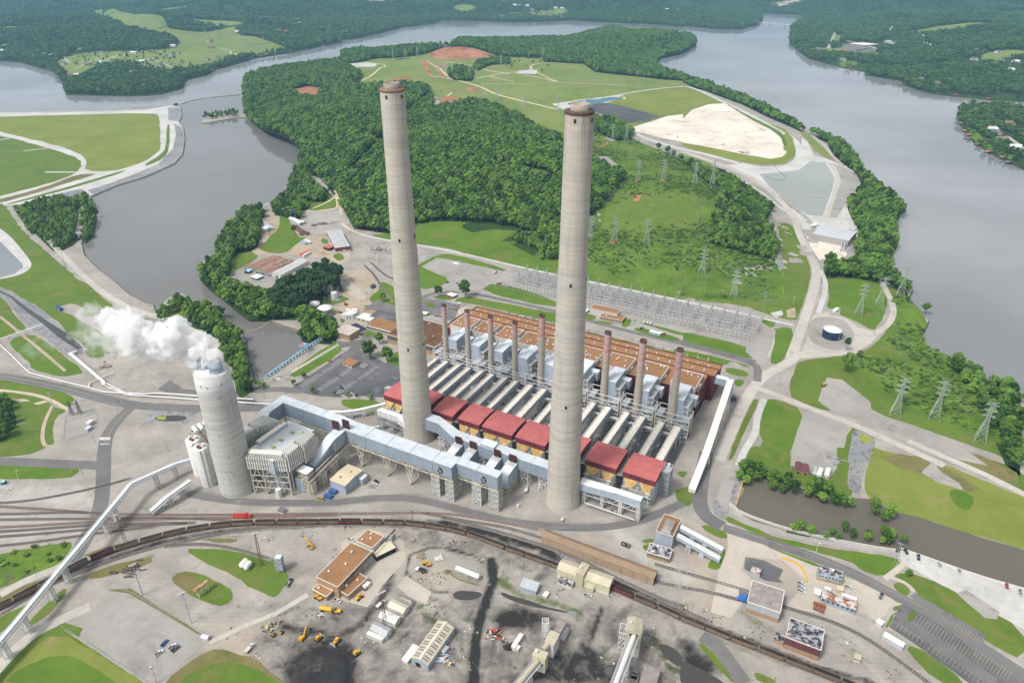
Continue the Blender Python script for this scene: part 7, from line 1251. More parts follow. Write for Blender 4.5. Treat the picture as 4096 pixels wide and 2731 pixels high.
p=W(6,"1050,195")[0];t=thing('sand_pile','conical tan heap of gypsum in front of the grey plant building','heap',(p[0],p[1],0));mb=MB();mb.lathe(0,0,[(13,-.1),(11,1.2),(5,4.6),(1.5,6.8),(0,7.2)],m_gyp,40);mb.build('heap',t)
for k,x in enumerate((1085,1105)):gallery('grey pipe-like conveyor beside the gypsum heap, %s of two'%('left','right')[k],W3(6,(x+12,100,7),(x,165,.5)),1.6,1.4,m_steelg,m_steelg,round_=True)
bld('hut','small white cabin on the pad above the blue tank','cabin',6,"1030,570 1050,576 1054,548",2.8,'slab',m_offw,m_ductroof);bld('hut','small white cabin beside the settling pond outlet','cabin',3,"878,1548 905,1555 918,1538",3,'slab',m_offw,m_whitep)
for k,(s)in enumerate(("772,100 818,110 830,55","822,112 870,120 882,68")):bld('maroon_shed','small maroon roofed shed on the gravel across the channel, %s of two'%('left','right')[k],'shed',9,s,3,'gy',m_brick,m_maroonroof,'maroon sheds across the channel',rise=.8,door=.5)
bld('box_trailer','pale blue box trailer on the lot behind the powerhouse','trailer','d8',"1328,1090 1480,1130 1492,1105",3,'slab',m_scr,m_whitep,over=.02);bld('bus_shelter','long white shelter by the grass strip left of the short stacks','shelter','d7',"615,850 690,862 715,835",2.6,'slab',m_slate,m_whitep)
bld('guard_booth','white guard booth at the corner of the lower left car park','booth',7,"1385,1252 1425,1262 1432,1238",2.6,'gx',m_offw,m_ductroof,rise=.6);bld('signal_hut','dark roofed white signal hut above the coal train','hut','d4',"705,1250 772,1268 778,1215",3,'slab',m_offw,m_slate,over=.2,win=3);bld('container','dark blue container beside the white warehouse, the nearer one','container','d4',"1322,1050 1415,1078 1435,1035",2.6,'slab',m_blue,m_blue,over=0);bld('container','dark blue container beside the white warehouse, the farther one','container','d4',"1385,985 1475,1015 1494,975",2.6,'slab',m_blue,m_blue,over=0)
bld('container','green topped blue container at the left edge','container',7,"0,190 30,185 45,165",2.6,'slab',m_blue,mat('mint_paint',(.3,.5,.38),.1),over=0)
def skip(label,n,s,m,h=1.6):
 a,an,L_,D=rectP(n,s,h);t=thing('skip',label,'skip',(a[0],a[1],0),an);mb=MB();D=abs(D)
 mb.hexa([(.4,.2,0),(L_-.4,.2,0),(L_-.4,D-.2,0),(.4,D-.2,0)],[(0,0,h),(L_,0,h),(L_,D,h),(0,D,h)],m,m_dark);mb.build('bin',t);mb=MB();rs=random.Random(len(label))
 for k in range(14):x,y=rs.uniform(.6,L_-.6),rs.uniform(.4,D-.4);mb.box((x-.4,y-.3,h),(x+.4,y+.3,h+rs.uniform(.1,.5)),rs.choice((m_offw,m_rust,m_slate,m_yellow)))
 mb.build('rubbish',t)
skip('lime green skip full of rubbish by the road below the white warehouse','d4',"1205,1100 1325,1108 1330,1082",m_lime);skip('bright green skip full of rubbish below the right white duct','d6',"808,1265 922,1302 935,1272",m_green);skip('green skip at the edge of the lawn by the brown workshop',7,"1960,898 1985,902 2015,845",mat('mint_green',(.12,.42,.28),.1));skip('dark blue open skip on the gravel above the tan shed','f2',"197,298 282,330 290,300",m_blue)
# ------------------------------------------------------------------ railway: ballast, sleepers and rails; the coal train; locomotive
m_ballast=groundmat('ballast',(.2,.185,.17),(.33,.31,.29),s2=.3,bump=.8);m_tie=mat('sleeper',(.075,.055,.045),.3,1);m_rail=mat('rail_steel',(.12,.075,.055),.2,1,.6,.4);m_tierust=mat('rusty_sleeper',(.25,.12,.06),.25,.5)
def track(n,s,rusty=False,pl=None):
 pl=resample(smooth(W(n,s)if pl is None else pl,2),1.25,False);l,r=ribbon_pts(pl,3.6);N_=len(pl);mb=MB();LV[0]+=1;z=.1+(LV[0]%9)*.006
 mb.add([(p[0],p[1],z)for p in l+r],[(i,N_+i,N_+i+1,i+1)for i in range(N_-1)],m_ballast);tl,tr=ribbon_pts(pl,2.7);ra,rb=ribbon_pts(pl,1.5);mt=m_tierust if rusty else m_tie
 for i in range(0,N_-1):
  a,b=Vector((*tl[i],z+.1)),Vector((*tr[i],z+.1));mb.beam(a,b,.4,mt,.16)
 for q in(ra,rb):
  for i in range(0,N_-4,4):mb.beam((*q[i],z+.25),(*q[i+4],z+.25),.2,m_rail,.2)
 tag(mb.build('railway_track'),kind='structure');return pl
TR_=W(7,"-60,1085 0,1062 120,1000 300,905 500,790 660,715 830,652 1000,602 1160,558 1320,525 1480,500 1640,484 1800,478 1950,475 2100,475 2351,472")+W(8,"170,474 320,476 470,482 610,500 750,522 890,560 1030,612 1170,665 1310,715 1450,765 1640,835 1860,920 2060,1010 2220,1075 2351,1140")+W(9,"130,1190 300,1262 480,1330 660,1400 850,1475 1040,1548 1230,1630 1400,1700")
main=track(0,None,pl=TR_)
for n,s,ru in((7,"-60,1120 0,1105 150,1010 330,900 560,805 800,715 1000,655 1150,615 1300,590 1500,545 1700,510 1900,490 2100,485",0),(7,"1140,630 1300,612 1450,615 1600,640 1750,680 1880,720",0),(7,"-60,330 0,330 200,315 450,270 700,215 905,158",0),(7,"-60,350 300,372 500,388 740,405 1000,412 1600,412 2351,402",1),(7,"-60,408 200,402 500,392 640,400",0),(7,"-60,445 300,440 700,438 1000,428 1400,440 1600,450",0),(7,"-60,500 300,482 700,455 1100,440 1500,432 1900,425 2351,412",1),(7,"-60,530 300,508 700,476 1000,470 1350,466",0),(7,"-60,565 200,548 600,512 900,488 1300,470",0),(7,"-60,630 200,605 550,555 800,520 1100,490",0),(8,"0,404 300,400 560,398 750,405 900,425 1100,460 1400,520",1),(8,"560,398 700,425 900,460 1100,490 1250,530 1380,570",0),(8,"700,432 900,478 1150,545 1400,625 1600,700 1760,775 1890,845 2100,940 2351,1060",0),(9,"0,1062 60,1095 200,1150",0),(8,"2160,750 2351,805",0),(9,"0,805 200,862 400,920 470,950",0),(8,"2160,870 2351,910",0),(9,"0,910 200,945 400,1000 440,1010",0),(9,"690,1042 830,1085 1000,1135 1200,1220 1400,1350 1600,1500 1720,1590",0),(9,"0,1120 130,1190",0),(5,"160,260 230,330 290,430 350,510",0),(5,"200,240 300,330 370,360",0)):
 track(n,s,ru)
m_car=mat('wagon_brown',(.2,.135,.09),.25,.3,.7,streak=.5);m_car2=mat('wagon_maroon',(.14,.04,.035),.2,.3,.7,streak=.4);m_cari=mat('wagon_inside',(.045,.04,.038),.2)
def wagon(m,label):
 t=thing('coal_wagon',label,'wagon');mb=MB();L2,w=7.4,1.55
 mb.hexa([(-L2+1.6,-w+.2,.8),(L2-1.6,-w+.2,.8),(L2-1.6,w-.2,.8),(-L2+1.6,w-.2,.8)],[(-L2+.3,-w,2),(L2-.3,-w,2),(L2-.3,w,2),(-L2+.3,w,2)],m)
 for s in(-1,1):
  mb.box((-L2,s*w-.06,1.9),(L2,s*w+.06,3.9),m);mb.box((s*L2-.06,-w,1.5),(s*L2+.06,w,3.9),m);mb.beam((-L2,s*w*1.02,3.95),(L2,s*w*1.02,3.95),.22,m)
  for k in range(11):mb.box((-L2+.3+k*1.46,s*w*1.04-.06,1.2),(-L2+.5+k*1.46,s*w*1.04+.06,3.85),m)
  mb.beam((s*L2,0,1),(s*8.1,0,1),.35,m_tyre)
 mb.build('body',t);mb=MB()
 for k in range(6):x0,x1=-L2+.1+k*2.44,-L2+.1+(k+1)*2.44;z0,z1=3.3+.35*((k*37)%5)/5,3.3+.35*(((k+1)*37)%5)/5;mb.add([(x0,-w,3.2),(x1,-w,3.2),(x1,0,z1+.3),(x0,0,z0+.3),(x0,w,3.2),(x1,w,3.2)],[(0,1,2,3),(3,2,5,4)],m_coal,True)
 for k in range(4):mb.box((-5.4+k*3.6,-w,3.5),(-5.25+k*3.6,w,3.75),m_cari)
 mb.build('coal_load',t)
 for x in(-5.2,5.2):
  mb=MB();mb.box((x-1.4,-1.1,.35),(x+1.4,1.1,.8),m_tyre)
  for dx in(-.9,.9):
   for s in(-.8,.8):mb.cyl((x+dx,s-.07,.45),(x+dx,s+.07,.45),.45,.45,m_tyre,10)
  mb.build('bogie',t)
 return t
cl=[0]
for a,b in zip(main,main[1:]):cl.append(cl[-1]+math.dist(a,b))
wg=[wagon(m_car,''),wagon(m_car2,'')];first=[True,True];s_=4;k_=0
xd0=W(8,"1500,790")[0][0];xd1=W(8,"1840,905")[0][0];loc=lambda x,y:('left of the long white gallery' if x<-285 else 'between the white gallery and the brown workshop' if x<-120 else 'above the workshop and coal loop' if x<-20 else 'on the curve before the beige unloading building' if x<xd0 else 'between the unloading building and the level crossing' if x<125 else 'passing the two square brick sheds')
while s_<cl[-1]-4:
 i=min(range(len(cl)),key=lambda q:abs(cl[q]-s_));p=main[i];q=main[min(i+5,len(main)-1)];q0=main[max(i-5,0)];an=math.atan2(q[1]-q0[1],q[0]-q0[0]);s_+=16.3
 if xd0<p[0]<xd1:continue
 v=1 if k_%11==4 else 0;k_+=1;lab=('brown' if v==0 else 'maroon')+' open coal wagon in the long train, '+loc(*p)
 if first[v]:t=wg[v];first[v]=False;t.location=(p[0],p[1],.2);t.rotation_euler=(0,0,an);t['label']=lab;t['group']='coal wagons '+loc(*p)
 else:copy_tree(wg[v],(p[0],p[1],.2),an,lab,'coal wagons '+loc(*p))
def loco(label,n,a,b,m,L=17.):
 p,q=W(n,a)[0],W(n,b)[0];an=math.atan2(q[1]-p[1],q[0]-p[0]);t=thing('locomotive',label,'locomotive',((p[0]+q[0])/2,(p[1]+q[1])/2,.2),an);h=L/2
 mb=MB();mb.box((-h,-1.5,1),(h,1.5,1.5),m);mb.box((-h+1,-.95,1.5),(h-5.2,.95,3.6),m);mb.box((h-3.2,-.95,1.5),(h-.8,.95,2.9),m);mb.build('body',t);mb=MB();mb.box((h-5.2,-1.45,1.5),(h-3.2,1.45,4.1),m);mb.build('cab',t);mb=MB();mb.box((h-3.2,-1.2,2.9),(h-3.15,1.2,3.8),m_glass);mb.box((h-5,-1.5,2.9),(h-3.4,-1.46,3.7),m_glass);mb.build('window',t)
 mb=MB()
 for k in range(4):mb.cyl((-h+2+k*2.4,0,3.6),(-h+2+k*2.4,0,3.85),.6,.6,m_rust,12)
 mb.build('roof_fan',t)
 for x in(-h+3,h-3.5):
  mb=MB();mb.box((x-1.8,-1.2,.3),(x+1.8,1.2,.9),m_tyre);mb.build('bogie',t)
loco('red switcher locomotive on the track above the coal train',7,"1600,430","1738,430",m_redp,15);loco('small blue locomotive nosing out of the grey roofed brick shed','e5',"200,662","300,690",mat('bright_blue',(.03,.16,.5),.1,1,.4),9)
# ------------------------------------------------------------------ vehicles
PAINT={'white':(.66,.66,.65),'blue':(.03,.12,.4),'navy':(.02,.03,.09),'black':(.015,.015,.017),'silver':(.38,.39,.4),'red':(.4,.02,.02),'slate':(.09,.12,.15),'grey':(.14,.15,.16),'orange':(.6,.14,.03)}
VC={}
def vehicle(kind,color):
 if(kind,color)in VC:return VC[kind,color],False
 m=mat('paint_'+color,PAINT[color],.03,1,.3,.2,spec=.6);t=thing({'pickup':'pickup_truck','sedan':'parked_car','suv':'parked_car','truck':'service_truck'}[kind],'',{'pickup':'pickup','sedan':'car','suv':'car','truck':'truck'}[kind]);L,w={'pickup':(5.7,1),'sedan':(4.7,.92),'suv':(4.8,.96),'truck':(7.4,1.2)}[kind];h=L/2;mb=MB()
 if kind=='truck':mb.hexa([(.9,-w,.5),(h,-w,.5),(h,w,.5),(.9,w,.5)],[(.9,-w,1.5),(h-.1,-w*.9,1.4),(h-.1,w*.9,1.4),(.9,w,1.5)],m);mb.box((-h,-w,.8),(.8,w,1.1),m_tyre);mb.box((-h,-w,1.1),(.6,w,2.1),m_offw)
 else:
  mb.hexa([(-h,-w,.4),(h,-w,.4),(h,w,.4),(-h,w,.4)],[(-h+.1,-w*.96,.95),(h-.15,-w*.9,.9),(h-.15,w*.9,.9),(-h+.1,w*.96,.95)],m)
  if kind=='pickup':mb.box((-h+.12,-w*.8,.95),(-.7,w*.8,.97),m_tyre);[mb.box((-h,s*w*.94-.06,.9),(-.6,s*w*.94+.06,1.25),m)for s in(-1,1)];mb.box((-h,-w*.94,.9),(-h+.1,w*.94,1.25),m)
 mb.build('body',t);x0,x1,zt,zb={'pickup':(-.6,1.5,1.85,.95),'sedan':(-1.7,1.0,1.42,.93),'suv':(-2.2,1.0,1.75,.93),'truck':(.9,2.6,2.4,1.4)}[kind];i=.35 if kind!='truck' else.1
 mb=MB();a,b=w*.9,w*.74;mb.hexa([(x0,-a,zb),(x1,-a,zb),(x1,a,zb),(x0,a,zb)],[(x0+i,-b,zt),(x1-i*1.5,-b,zt),(x1-i*1.5,b,zt),(x0+i,b,zt)],m_glass);mb.build('window_glass',t);mb=MB();mb.hexa([(x0+i*.9,-b*1.03,zt-.04),(x1-i*1.4,-b*1.03,zt-.04),(x1-i*1.4,b*1.03,zt-.04),(x0+i*.9,b*1.03,zt-.04)],[(x0+i,-b,zt+.05),(x1-i*1.6,-b,zt+.05),(x1-i*1.6,b,zt+.05),(x0+i,b,zt+.05)],m);mb.build('cab_roof',t)
 for x in(-h*.62,h*.62):
  for s in(-1,1):mb=MB();mb.cyl((x,s*w*.86-.12,.36),(x,s*w*.86+.12,.36),.36,.36,m_tyre,10);mb.build('wheel',t)
 VC[kind,color]=t;return t,True
LOT5,LOT6='in the upper car park','on the riverside gravel lot'
for n,x,y,x2,y2,k,c,lab in(
(7,1135,1297,1150,1280,'pickup','blue','bright blue pickup alone at the back of the lower left car park'),(7,1097,1366,1128,1342,'pickup','white','white pickup nearest the fence in the lower left car park'),(7,1190,1322,1216,1300,'pickup','white','white pickup beside the slate one in the lower left car park'),(7,1212,1336,1236,1316,'pickup','slate','slate pickup beside a white one in the lower left car park'),(7,1722,1335,1752,1302,'truck','white','white service truck with a blue bed on the dirt below the fence path'),
('e6',288,393,320,410,'pickup','white','white pickup in front of the workshop porch'),('e6',600,55,628,62,'pickup','white','white pickup under the pale yellow canopy'),(8,66,588,90,596,'pickup','white','white pickup behind the square brown annex'),('e6',622,420,688,360,'truck','white','white tanker truck under the tall lamp mast'),('f1',1058,448,1090,452,'pickup','white','white pickup with an orange box below the unloading building'),
('e5',1018,455,1075,470,'pickup','white','white crew cab at the top of a row of three beside the yellow barrier'),('e5',1020,510,1080,525,'pickup','white','white crew cab in the middle of the row of three'),('e5',1020,560,1080,577,'pickup','white','white crew cab at the bottom of the row of three'),('e5',1660,505,1715,515,'pickup','white','white pickup right of the cream square roof'),('e5',2092,625,2075,665,'pickup','slate','slate pickup parked by the grass corner'),
(9,1534,668,1545,685,'suv','black','black car leftmost '+LOT6),(9,1620,708,1622,728,'pickup','navy','navy pickup second from the left '+LOT6),(9,1767,758,1770,775,'sedan','silver','silver car in the middle '+LOT6),(9,1901,798,1905,818,'pickup','silver','silver pickup '+LOT6),(9,2228,906,2232,928,'suv','red','red car '+LOT6),(9,2322,952,2326,972,'pickup','silver','silver pickup rightmost '+LOT6),
('d4',2033,873,2070,888,'suv','black','black car at the top of three by the white warehouse'),('d4',2013,905,2060,920,'sedan','white','white car in the middle of three by the white warehouse'),('d4',1973,943,2012,955,'suv','silver','silver car at the bottom of three by the white warehouse'),('d5',1700,985,1720,930,'truck','white','white crane truck under the collecting duct near the right tall stack'),
('d2',168,228,210,240,'pickup','white','white pickup, nearer of two by the guard house'),('d2',203,206,245,215,'pickup','white','white pickup, farther of two by the guard house'),('d2',604,388,635,400,'pickup','silver','silver green car by the left tall stack'),('d2',508,536,535,528,'pickup','white','white pickup, nearer of two beside the first red roof'),('d2',535,510,555,504,'suv','white','white car, farther of two beside the first red roof'),('d2',30,598,50,605,'sedan','white','white car beside the small covered-conveyor tree'),('d2',1200,380,1222,365,'sedan','navy','dark car in the alley between the flue ducts'),('d1',2085,160,2110,168,'sedan','red','red car in the parking strip by the intake lawn'),('d1',2204,474,2230,482,'sedan','grey','grey car, left of two in the upper car park'),('d1',2240,514,2268,522,'sedan','navy','dark blue car, right of two in the upper car park'),('d1',2282,10,2315,15,'sedan','white','white car at the top of the parking strip'),
('d7',1000,785,1022,772,'pickup','white','white pickup left of two behind the second short stack'),('d7',1040,792,1062,778,'pickup','white','white pickup right of two behind the second short stack'),('d7',1082,805,1096,795,'sedan','orange','orange red utility cart behind the second short stack'),('d7',1152,735,1190,745,'truck','white','white service truck by the lawn behind the powerhouse'),('d7',805,877,830,862,'pickup','white','white pickup with a dark bed, left of three by the yellow kerb'),('d7',838,888,860,872,'pickup','silver','pale pickup, middle of three by the yellow kerb'),('d7',875,893,897,880,'pickup','white','white pickup, right of three by the yellow kerb'),('d7',1100,450,1122,436,'pickup','white','white pickup on the gravel lot left of the shade tree'),('d7',973,440,988,434,'suv','black','dark car at the edge of the gravel lot'),('d7',1615,310,1640,295,'truck','slate','dark blue truck at the far corner of the gravel lot'),
('d8',1132,948,1145,930,'sedan','silver','pale car parked alone beside the switchyard lawn'),('d8',1268,978,1285,955,'truck','white','white service truck, left of three by the switchyard fence'),('d8',1310,980,1328,950,'truck','white','white service truck, middle of three by the switchyard fence'),('d8',1350,992,1368,965,'truck','white','white service truck, right of three by the switchyard fence'),('d8',1230,1056,1260,1046,'suv','black','black car on the grass island near the switchyard'),('d8',1515,1130,1550,1142,'truck','red','red lorry tractor in front of the pale blue box trailer'),
(6,356,1162,374,1158,'pickup','white','white pickup beside the wide white conveyor gallery'),(6,350,1182,370,1180,'pickup','black','black pickup beside the wide white conveyor gallery'),(6,348,1196,368,1194,'suv','navy','dark blue car beside the wide white conveyor gallery'),('e2',1130,1272,1170,1285,'sedan','white','white car parked by the brick office block'),('e2',845,1518,895,1530,'pickup','white','white pickup at the head of the upper car park'),('e2',760,805,795,810,'suv','black','black car beside the white treatment trailers'),(3,388,1122,398,1124,'sedan','orange','orange car on the haul road by the settling pond'),(2,915,612,925,614,'pickup','white','white truck on the landfill track'),(2,993,635,1003,637,'truck','white','white lorry on the landfill track, lower one'),(2,872,350,880,351,'truck','white','white lorry on top of the red clay mound'),(3,275,998,283,994,'truck','grey','dark machine in the middle of the pale gypsum field'),(2,1548,573,1556,574,'pickup','white','white vehicle on the far landfill track'),(2,2050,573,2068,575,'truck','white','white lorry standing in the landfill meadow'),(6,895,0,910,2,'truck','grey','grey truck beside the gypsum plant')):
 p=Wt(n,"%s,%s"%(x,y))[0];q=Wt(n,"%s,%s"%(x2,y2))[0];an=math.atan2(q[1]-p[1],q[0]-p[0]);z=gz(*p)+(.3 if gz(*p)<.3 else.9);z=.22 if z<.61 else z;o,new=vehicle(k,c)
 if new:o.location=(p[0],p[1],z);o.rotation_euler=(0,0,an);o['label']=lab
 else:copy_tree(o,(p[0],p[1],z),an,lab)
def mach(kind,label,n,a,b):
 p,q=Wt(n,a)[0],Wt(n,b)[0];t=thing(kind,label,kind.replace('_',' '),(p[0],p[1],gz(*p)+.1),math.atan2(q[1]-p[1],q[0]-p[0]));P={}
 def part(nm,f):mb=MB();f(mb);mb.build(nm,t)
 if kind in('excavator','bulldozer'):
  for s in(-1,1):part('crawler_track',lambda mb:mb.hexa([(-2.2,s*1.3-.35,0),(2.2,s*1.3-.35,0),(2.2,s*1.3+.35,0),(-2.2,s*1.3+.35,0)],[(-2.5,s*1.3-.35,1),(2.5,s*1.3-.35,1),(2.5,s*1.3+.35,1),(-2.5,s*1.3+.35,1)],m_tyre))
 if kind=='excavator':
  part('body',lambda mb:(mb.box((-2.8,-1.4,1),(1.2,1.4,2.5),m_yellow),mb.box((-2.8,-1.3,2.5),(-1,1.3,2.9),m_yellow)));part('cab',lambda mb:mb.box((.2,.3,2.5),(1.6,1.4,3.5),m_glass));part('boom',lambda mb:(mb.beam((1,-.3,2),(4.5,-.3,6.2),.7,m_yellow),mb.beam((4.5,-.3,6.2),(7,-.3,4.6),.65,m_yellow)));part('arm',lambda mb:mb.beam((7,-.3,4.8),(7.6,-.3,1.6),.5,m_yellow));part('bucket',lambda mb:mb.hexa([(6.9,-1,.3),(8.2,-1,.5),(8.2,.4,.5),(6.9,.4,.3)],[(7.2,-1,1.6),(8,-1,1.5),(8,.4,1.5),(7.2,.4,1.6)],m_tyre))
 elif kind=='bulldozer':
  part('body',lambda mb:(mb.box((-2,-.95,.9),(2.3,.95,2.1),m_yellow),mb.box((-2.6,-.7,.8),(-2,.7,1.6),m_tyre)));part('cab',lambda mb:(mb.box((-1.6,-.85,2.1),(.2,.85,3.1),m_glass),mb.box((-1.8,-1,3.1),(.4,1,3.3),m_yellow)));part('blade',lambda mb:(mb.hexa([(3,-2.3,.1),(3.3,-2.3,.1),(3.3,2.3,.1),(3,2.3,.1)],[(2.8,-2.3,1.7),(3.2,-2.3,1.7),(3.2,2.3,1.7),(2.8,2.3,1.7)],m_steelg),mb.beam((0,1.5,.6),(3,1.5,.6),.3,m_yellow),mb.beam((0,-1.5,.6),(3,-1.5,.6),.3,m_yellow)))
 else:
  wl={'wheel_loader':(-1.6,1.7),'crane_truck':(-2,2),'water_scraper':(-5.4,-4.2,3.2,6.4),'dump_truck':(-2.4,-1.2,2.6),'skid_loader':(-.7,.7)}[kind];r=.85 if kind in('wheel_loader','water_scraper','crane_truck')else.5
  for x in wl:
   for s in(-1,1):part('wheel',lambda mb:mb.cyl((x,s*1.15-.3,r),(x,s*1.15+.3,r),r,r,m_tyre,12))
  if kind=='wheel_loader':part('body',lambda mb:(mb.box((-3,-1,1),(-.4,1,2.3),m_yellow),mb.box((-.4,-.7,.8),(2.4,.7,1.5),m_yellow)));part('cab',lambda mb:(mb.box((-.6,-.75,2),(.7,.75,3.3),m_glass),mb.box((-.7,-.85,3.3),(.8,.85,3.45),m_yellow)));part('bucket',lambda mb:(mb.beam((1.2,-.6,1.6),(3,-.6,.7),.3,m_yellow),mb.beam((1.2,.6,1.6),(3,.6,.7),.3,m_yellow),mb.hexa([(2.9,-1.5,.1),(4.2,-1.5,.1),(4.2,1.5,.1),(2.9,1.5,.1)],[(2.8,-1.5,1.3),(3.4,-1.5,1.2),(3.4,1.5,1.2),(2.8,1.5,1.3)],m_yellow)))
  elif kind=='skid_loader':part('body',lambda mb:mb.box((-1.2,-.8,.5),(.8,.8,1.4),m_yellow));part('cab',lambda mb:mb.box((-.5,-.6,1.4),(.6,.6,2),m_glass));part('bucket',lambda mb:mb.box((1,-1,.1),(1.7,1,.7),m_tyre))
  elif kind=='crane_truck':part('body',lambda mb:(mb.box((-3.2,-1.3,1),(3.2,1.3,1.7),m_yellow),mb.box((-2.6,-1.2,1.7),(.6,.2,2.8),m_yellow)));part('cab',lambda mb:mb.box((-1,.3,1.7),(.9,1.2,3),m_glass));part('boom',lambda mb:(mb.beam((-2,-.2,3),(7.5,-.2,5),.8,m_yellow),mb.beam((7.5,-.2,5),(10,-.2,5.6),.5,m_tyre)))
  elif kind=='water_scraper':part('body',lambda mb:(mb.cyl((-6.6,0,2.2),(1.6,0,2.2),1.5,1.5,m_yellow,16),mb.box((-6.5,-1.2,.9),(2,1.2,1.5),m_yellow)));part('tractor',lambda mb:(mb.box((3.6,-1.2,1),(7.6,1.2,2.3),m_yellow),mb.beam((1.4,0,2.4),(3.8,0,2),.6,m_yellow)));part('cab',lambda mb:mb.box((3,-.9,2.3),(4.6,.9,3.5),m_glass))
  elif kind=='dump_truck':part('body',lambda mb:mb.hexa([(-3.6,-1.1,1),(1.4,-1.1,1),(1.4,1.1,1),(-3.6,1.1,1)],[(-3.9,-1.3,2.5),(1.5,-1.3,2.7),(1.5,1.3,2.7),(-3.9,1.3,2.5)],m_rust,m_tyre));part('cab',lambda mb:(mb.box((1.7,-1.1,.7),(3.2,1.1,2.6),m_whitep),mb.box((3.2,-.8,.7),(4.3,.8,1.7),m_whitep)))
 return t
mach('excavator','yellow excavator with its arm raised at the coal edge',7,"2085,1262","2135,1200");mach('bulldozer','small yellow bulldozer between the excavator and the big dozer',7,"2195,1268","2225,1240");mach('bulldozer','big yellow bulldozer with a wide blade on the coal pile',7,"2318,1290","2285,1320");mach('bulldozer','yellow bulldozer on the coal near the quonset road',8,"105,1370","150,1335");mach('wheel_loader','yellow wheel loader in the stone yard inside the coal loop',8,"590,755","550,740");mach('dump_truck','white cabbed dump truck beside the yellow wheel loader',8,"548,800","515,790");mach('water_scraper','long yellow tank scraper below the workshop','e6',"230,468","320,482");mach('wheel_loader','yellow loader in front of the workshop porch','e6',"142,372","120,360");mach('wheel_loader','yellow loader beside the workshop annex','e6',"455,370","485,345");mach('skid_loader','small yellow loader by the annex container','e6',"500,298","515,305");mach('crane_truck','yellow mobile crane with its boom lowered by the rail spur',7,"2140,635","2080,590");mach('skid_loader','small yellow machine on the dirt by the scrap machines',7,"1938,1225","1950,1215");mach('skid_loader','orange machine beside the small yellow one',7,"1885,1240","1900,1250");mach('bulldozer','yellow machine standing on the grey lot by the right road',6,"968,1090","985,1075");mach('excavator','excavator at the edge of the pale gypsum field','e3',"1040,175","1020,150")
# ------------------------------------------------------------------ pylons, poles, masts, wires
m_lat=mat('pylon_steel',(.42,.45,.42),.15,.3,.5,.3)
def pylon(label,n,s,h=41,group=None,rz=None,h0=[None]):
 p=Wt(n,s)[0];z=gz(*p);an=PANG if rz is None else rz
 if h0[0]is None:
  t=thing('pylon',label,'pylon',(p[0],p[1],z),an,group);t.scale=(1,1,h/41);mb=MB();B,N_,T=4.6,1.15,.8
  def C(f,i):
   w=B+(N_-B)*min(f/.55,1)if f<.55 else N_+(T-N_)*(f-.55)/.45;return Vector((w*(1,-1,-1,1)[i],w*(1,1,-1,-1)[i],41*f))
  lev=[0,.16,.3,.42,.5,.58,.66,.74,.82,.9,.96]
  for a,b in zip(lev,lev[1:]):
   for i in range(4):
    j=(i+1)%4;mb.beam(C(a,i),C(b,i),.28,m_lat);mb.beam(C(a,i),C(b,j),.15,m_lat);mb.beam(C(a,j),C(b,i),.15,m_lat);mb.beam(C(b,i),C(b,j),.15,m_lat)
  mb.build('lattice_mast',t)
  for zz,w in((25.5,5.2),(31,5.8),(36.5,5.0)):
   mb=MB()
   for s_ in(-1,1):
    for y in(-.7,.7):mb.beam((s_*.9,y,zz),(s_*w,0,zz+.5),.26,m_lat);mb.beam((s_*.9,y,zz+1.7),(s_*w,0,zz+.5),.22,m_lat)
    mb.beam((s_*w,0,zz+.5),(s_*w,0,zz-1.2),.2,m_slate)
   mb.build('crossarm',t)
  mb=MB();[mb.beam((0,0,39.3),(s_*4.4,0,41.2),.25,m_lat)for s_ in(-1,1)];mb.build('earth_horn',t);h0[0]=t
 else:t=copy_tree(h0[0],(p[0],p[1],z),an,label,group,(1,1,h/41))
 return(p[0],p[1],z,an,h)
PY=[pylon(*a)for a in(('pylon on the brush slope at right, leftmost of three',6,"1458,1288"),('pylon on the brush slope at right, middle of three',6,"1728,1312",42),('pylon at the right edge of the brush slope',6,"2042,1468",42),('pylon on the river bank near the lone trees',6,"1495,468"),('pylon on the mown field above the blue tank, left one',6,"1208,602",42),('pylon on the mown field above the blue tank, right one',6,"1350,530",38),('pylon in the low brush above the substation, right one',6,"345,478",38),('pylon in the low brush above the substation, left one',6,"130,315",36),('green pylon on the slope just right of the right tall stack','e3',"195,1560",40),('green pylon in the middle of the cleared slope','e3',"625,1600",40),('pylon on the bare patch near the top of the cleared slope, left','e3',"512,760",40),('pylon on the bare patch near the top of the cleared slope, right','e3',"850,755",40),('pylon by the saplings at the right of the cleared slope','e3',"1268,800",40),('big pylon at the right edge of the cleared slope','e3',"1500,830",48),('pylon in front of the dark copse beside the landfill','e3',"168,225",42),('pylon against the dark copse beside the landfill','e3',"355,220",42),('pylon hidden partly behind the right tall stack',5,"1715,90",40))]
far=[(2,357,415),(2,440,408),(2,522,398),(2,762,535),(2,672,545),(2,882,540),(2,955,690),(2,1068,690),(2,1265,745),(2,1490,780),(1,1700,333),(1,1758,330),(1,1818,315),(1,975,190),(1,1065,190),(1,1145,195),(1,1420,270),(1,1498,270),(1,730,130),(1,802,130),(1,875,132),(2,1100,460),(2,1388,400),(2,928,572),(2,1135,620)]
for n,x,y in far:
 g='pylons on the landfill island' if n==2 else 'pylons across the river';PY.append(pylon('pale pylon standing in the '+('landfill fields on the island' if n==2 else 'meadows across the river at upper left'),n,"%d,%d"%(x,y),44,g))
m_wire=mat('conductor',(.35,.37,.35),0,rough=.5)
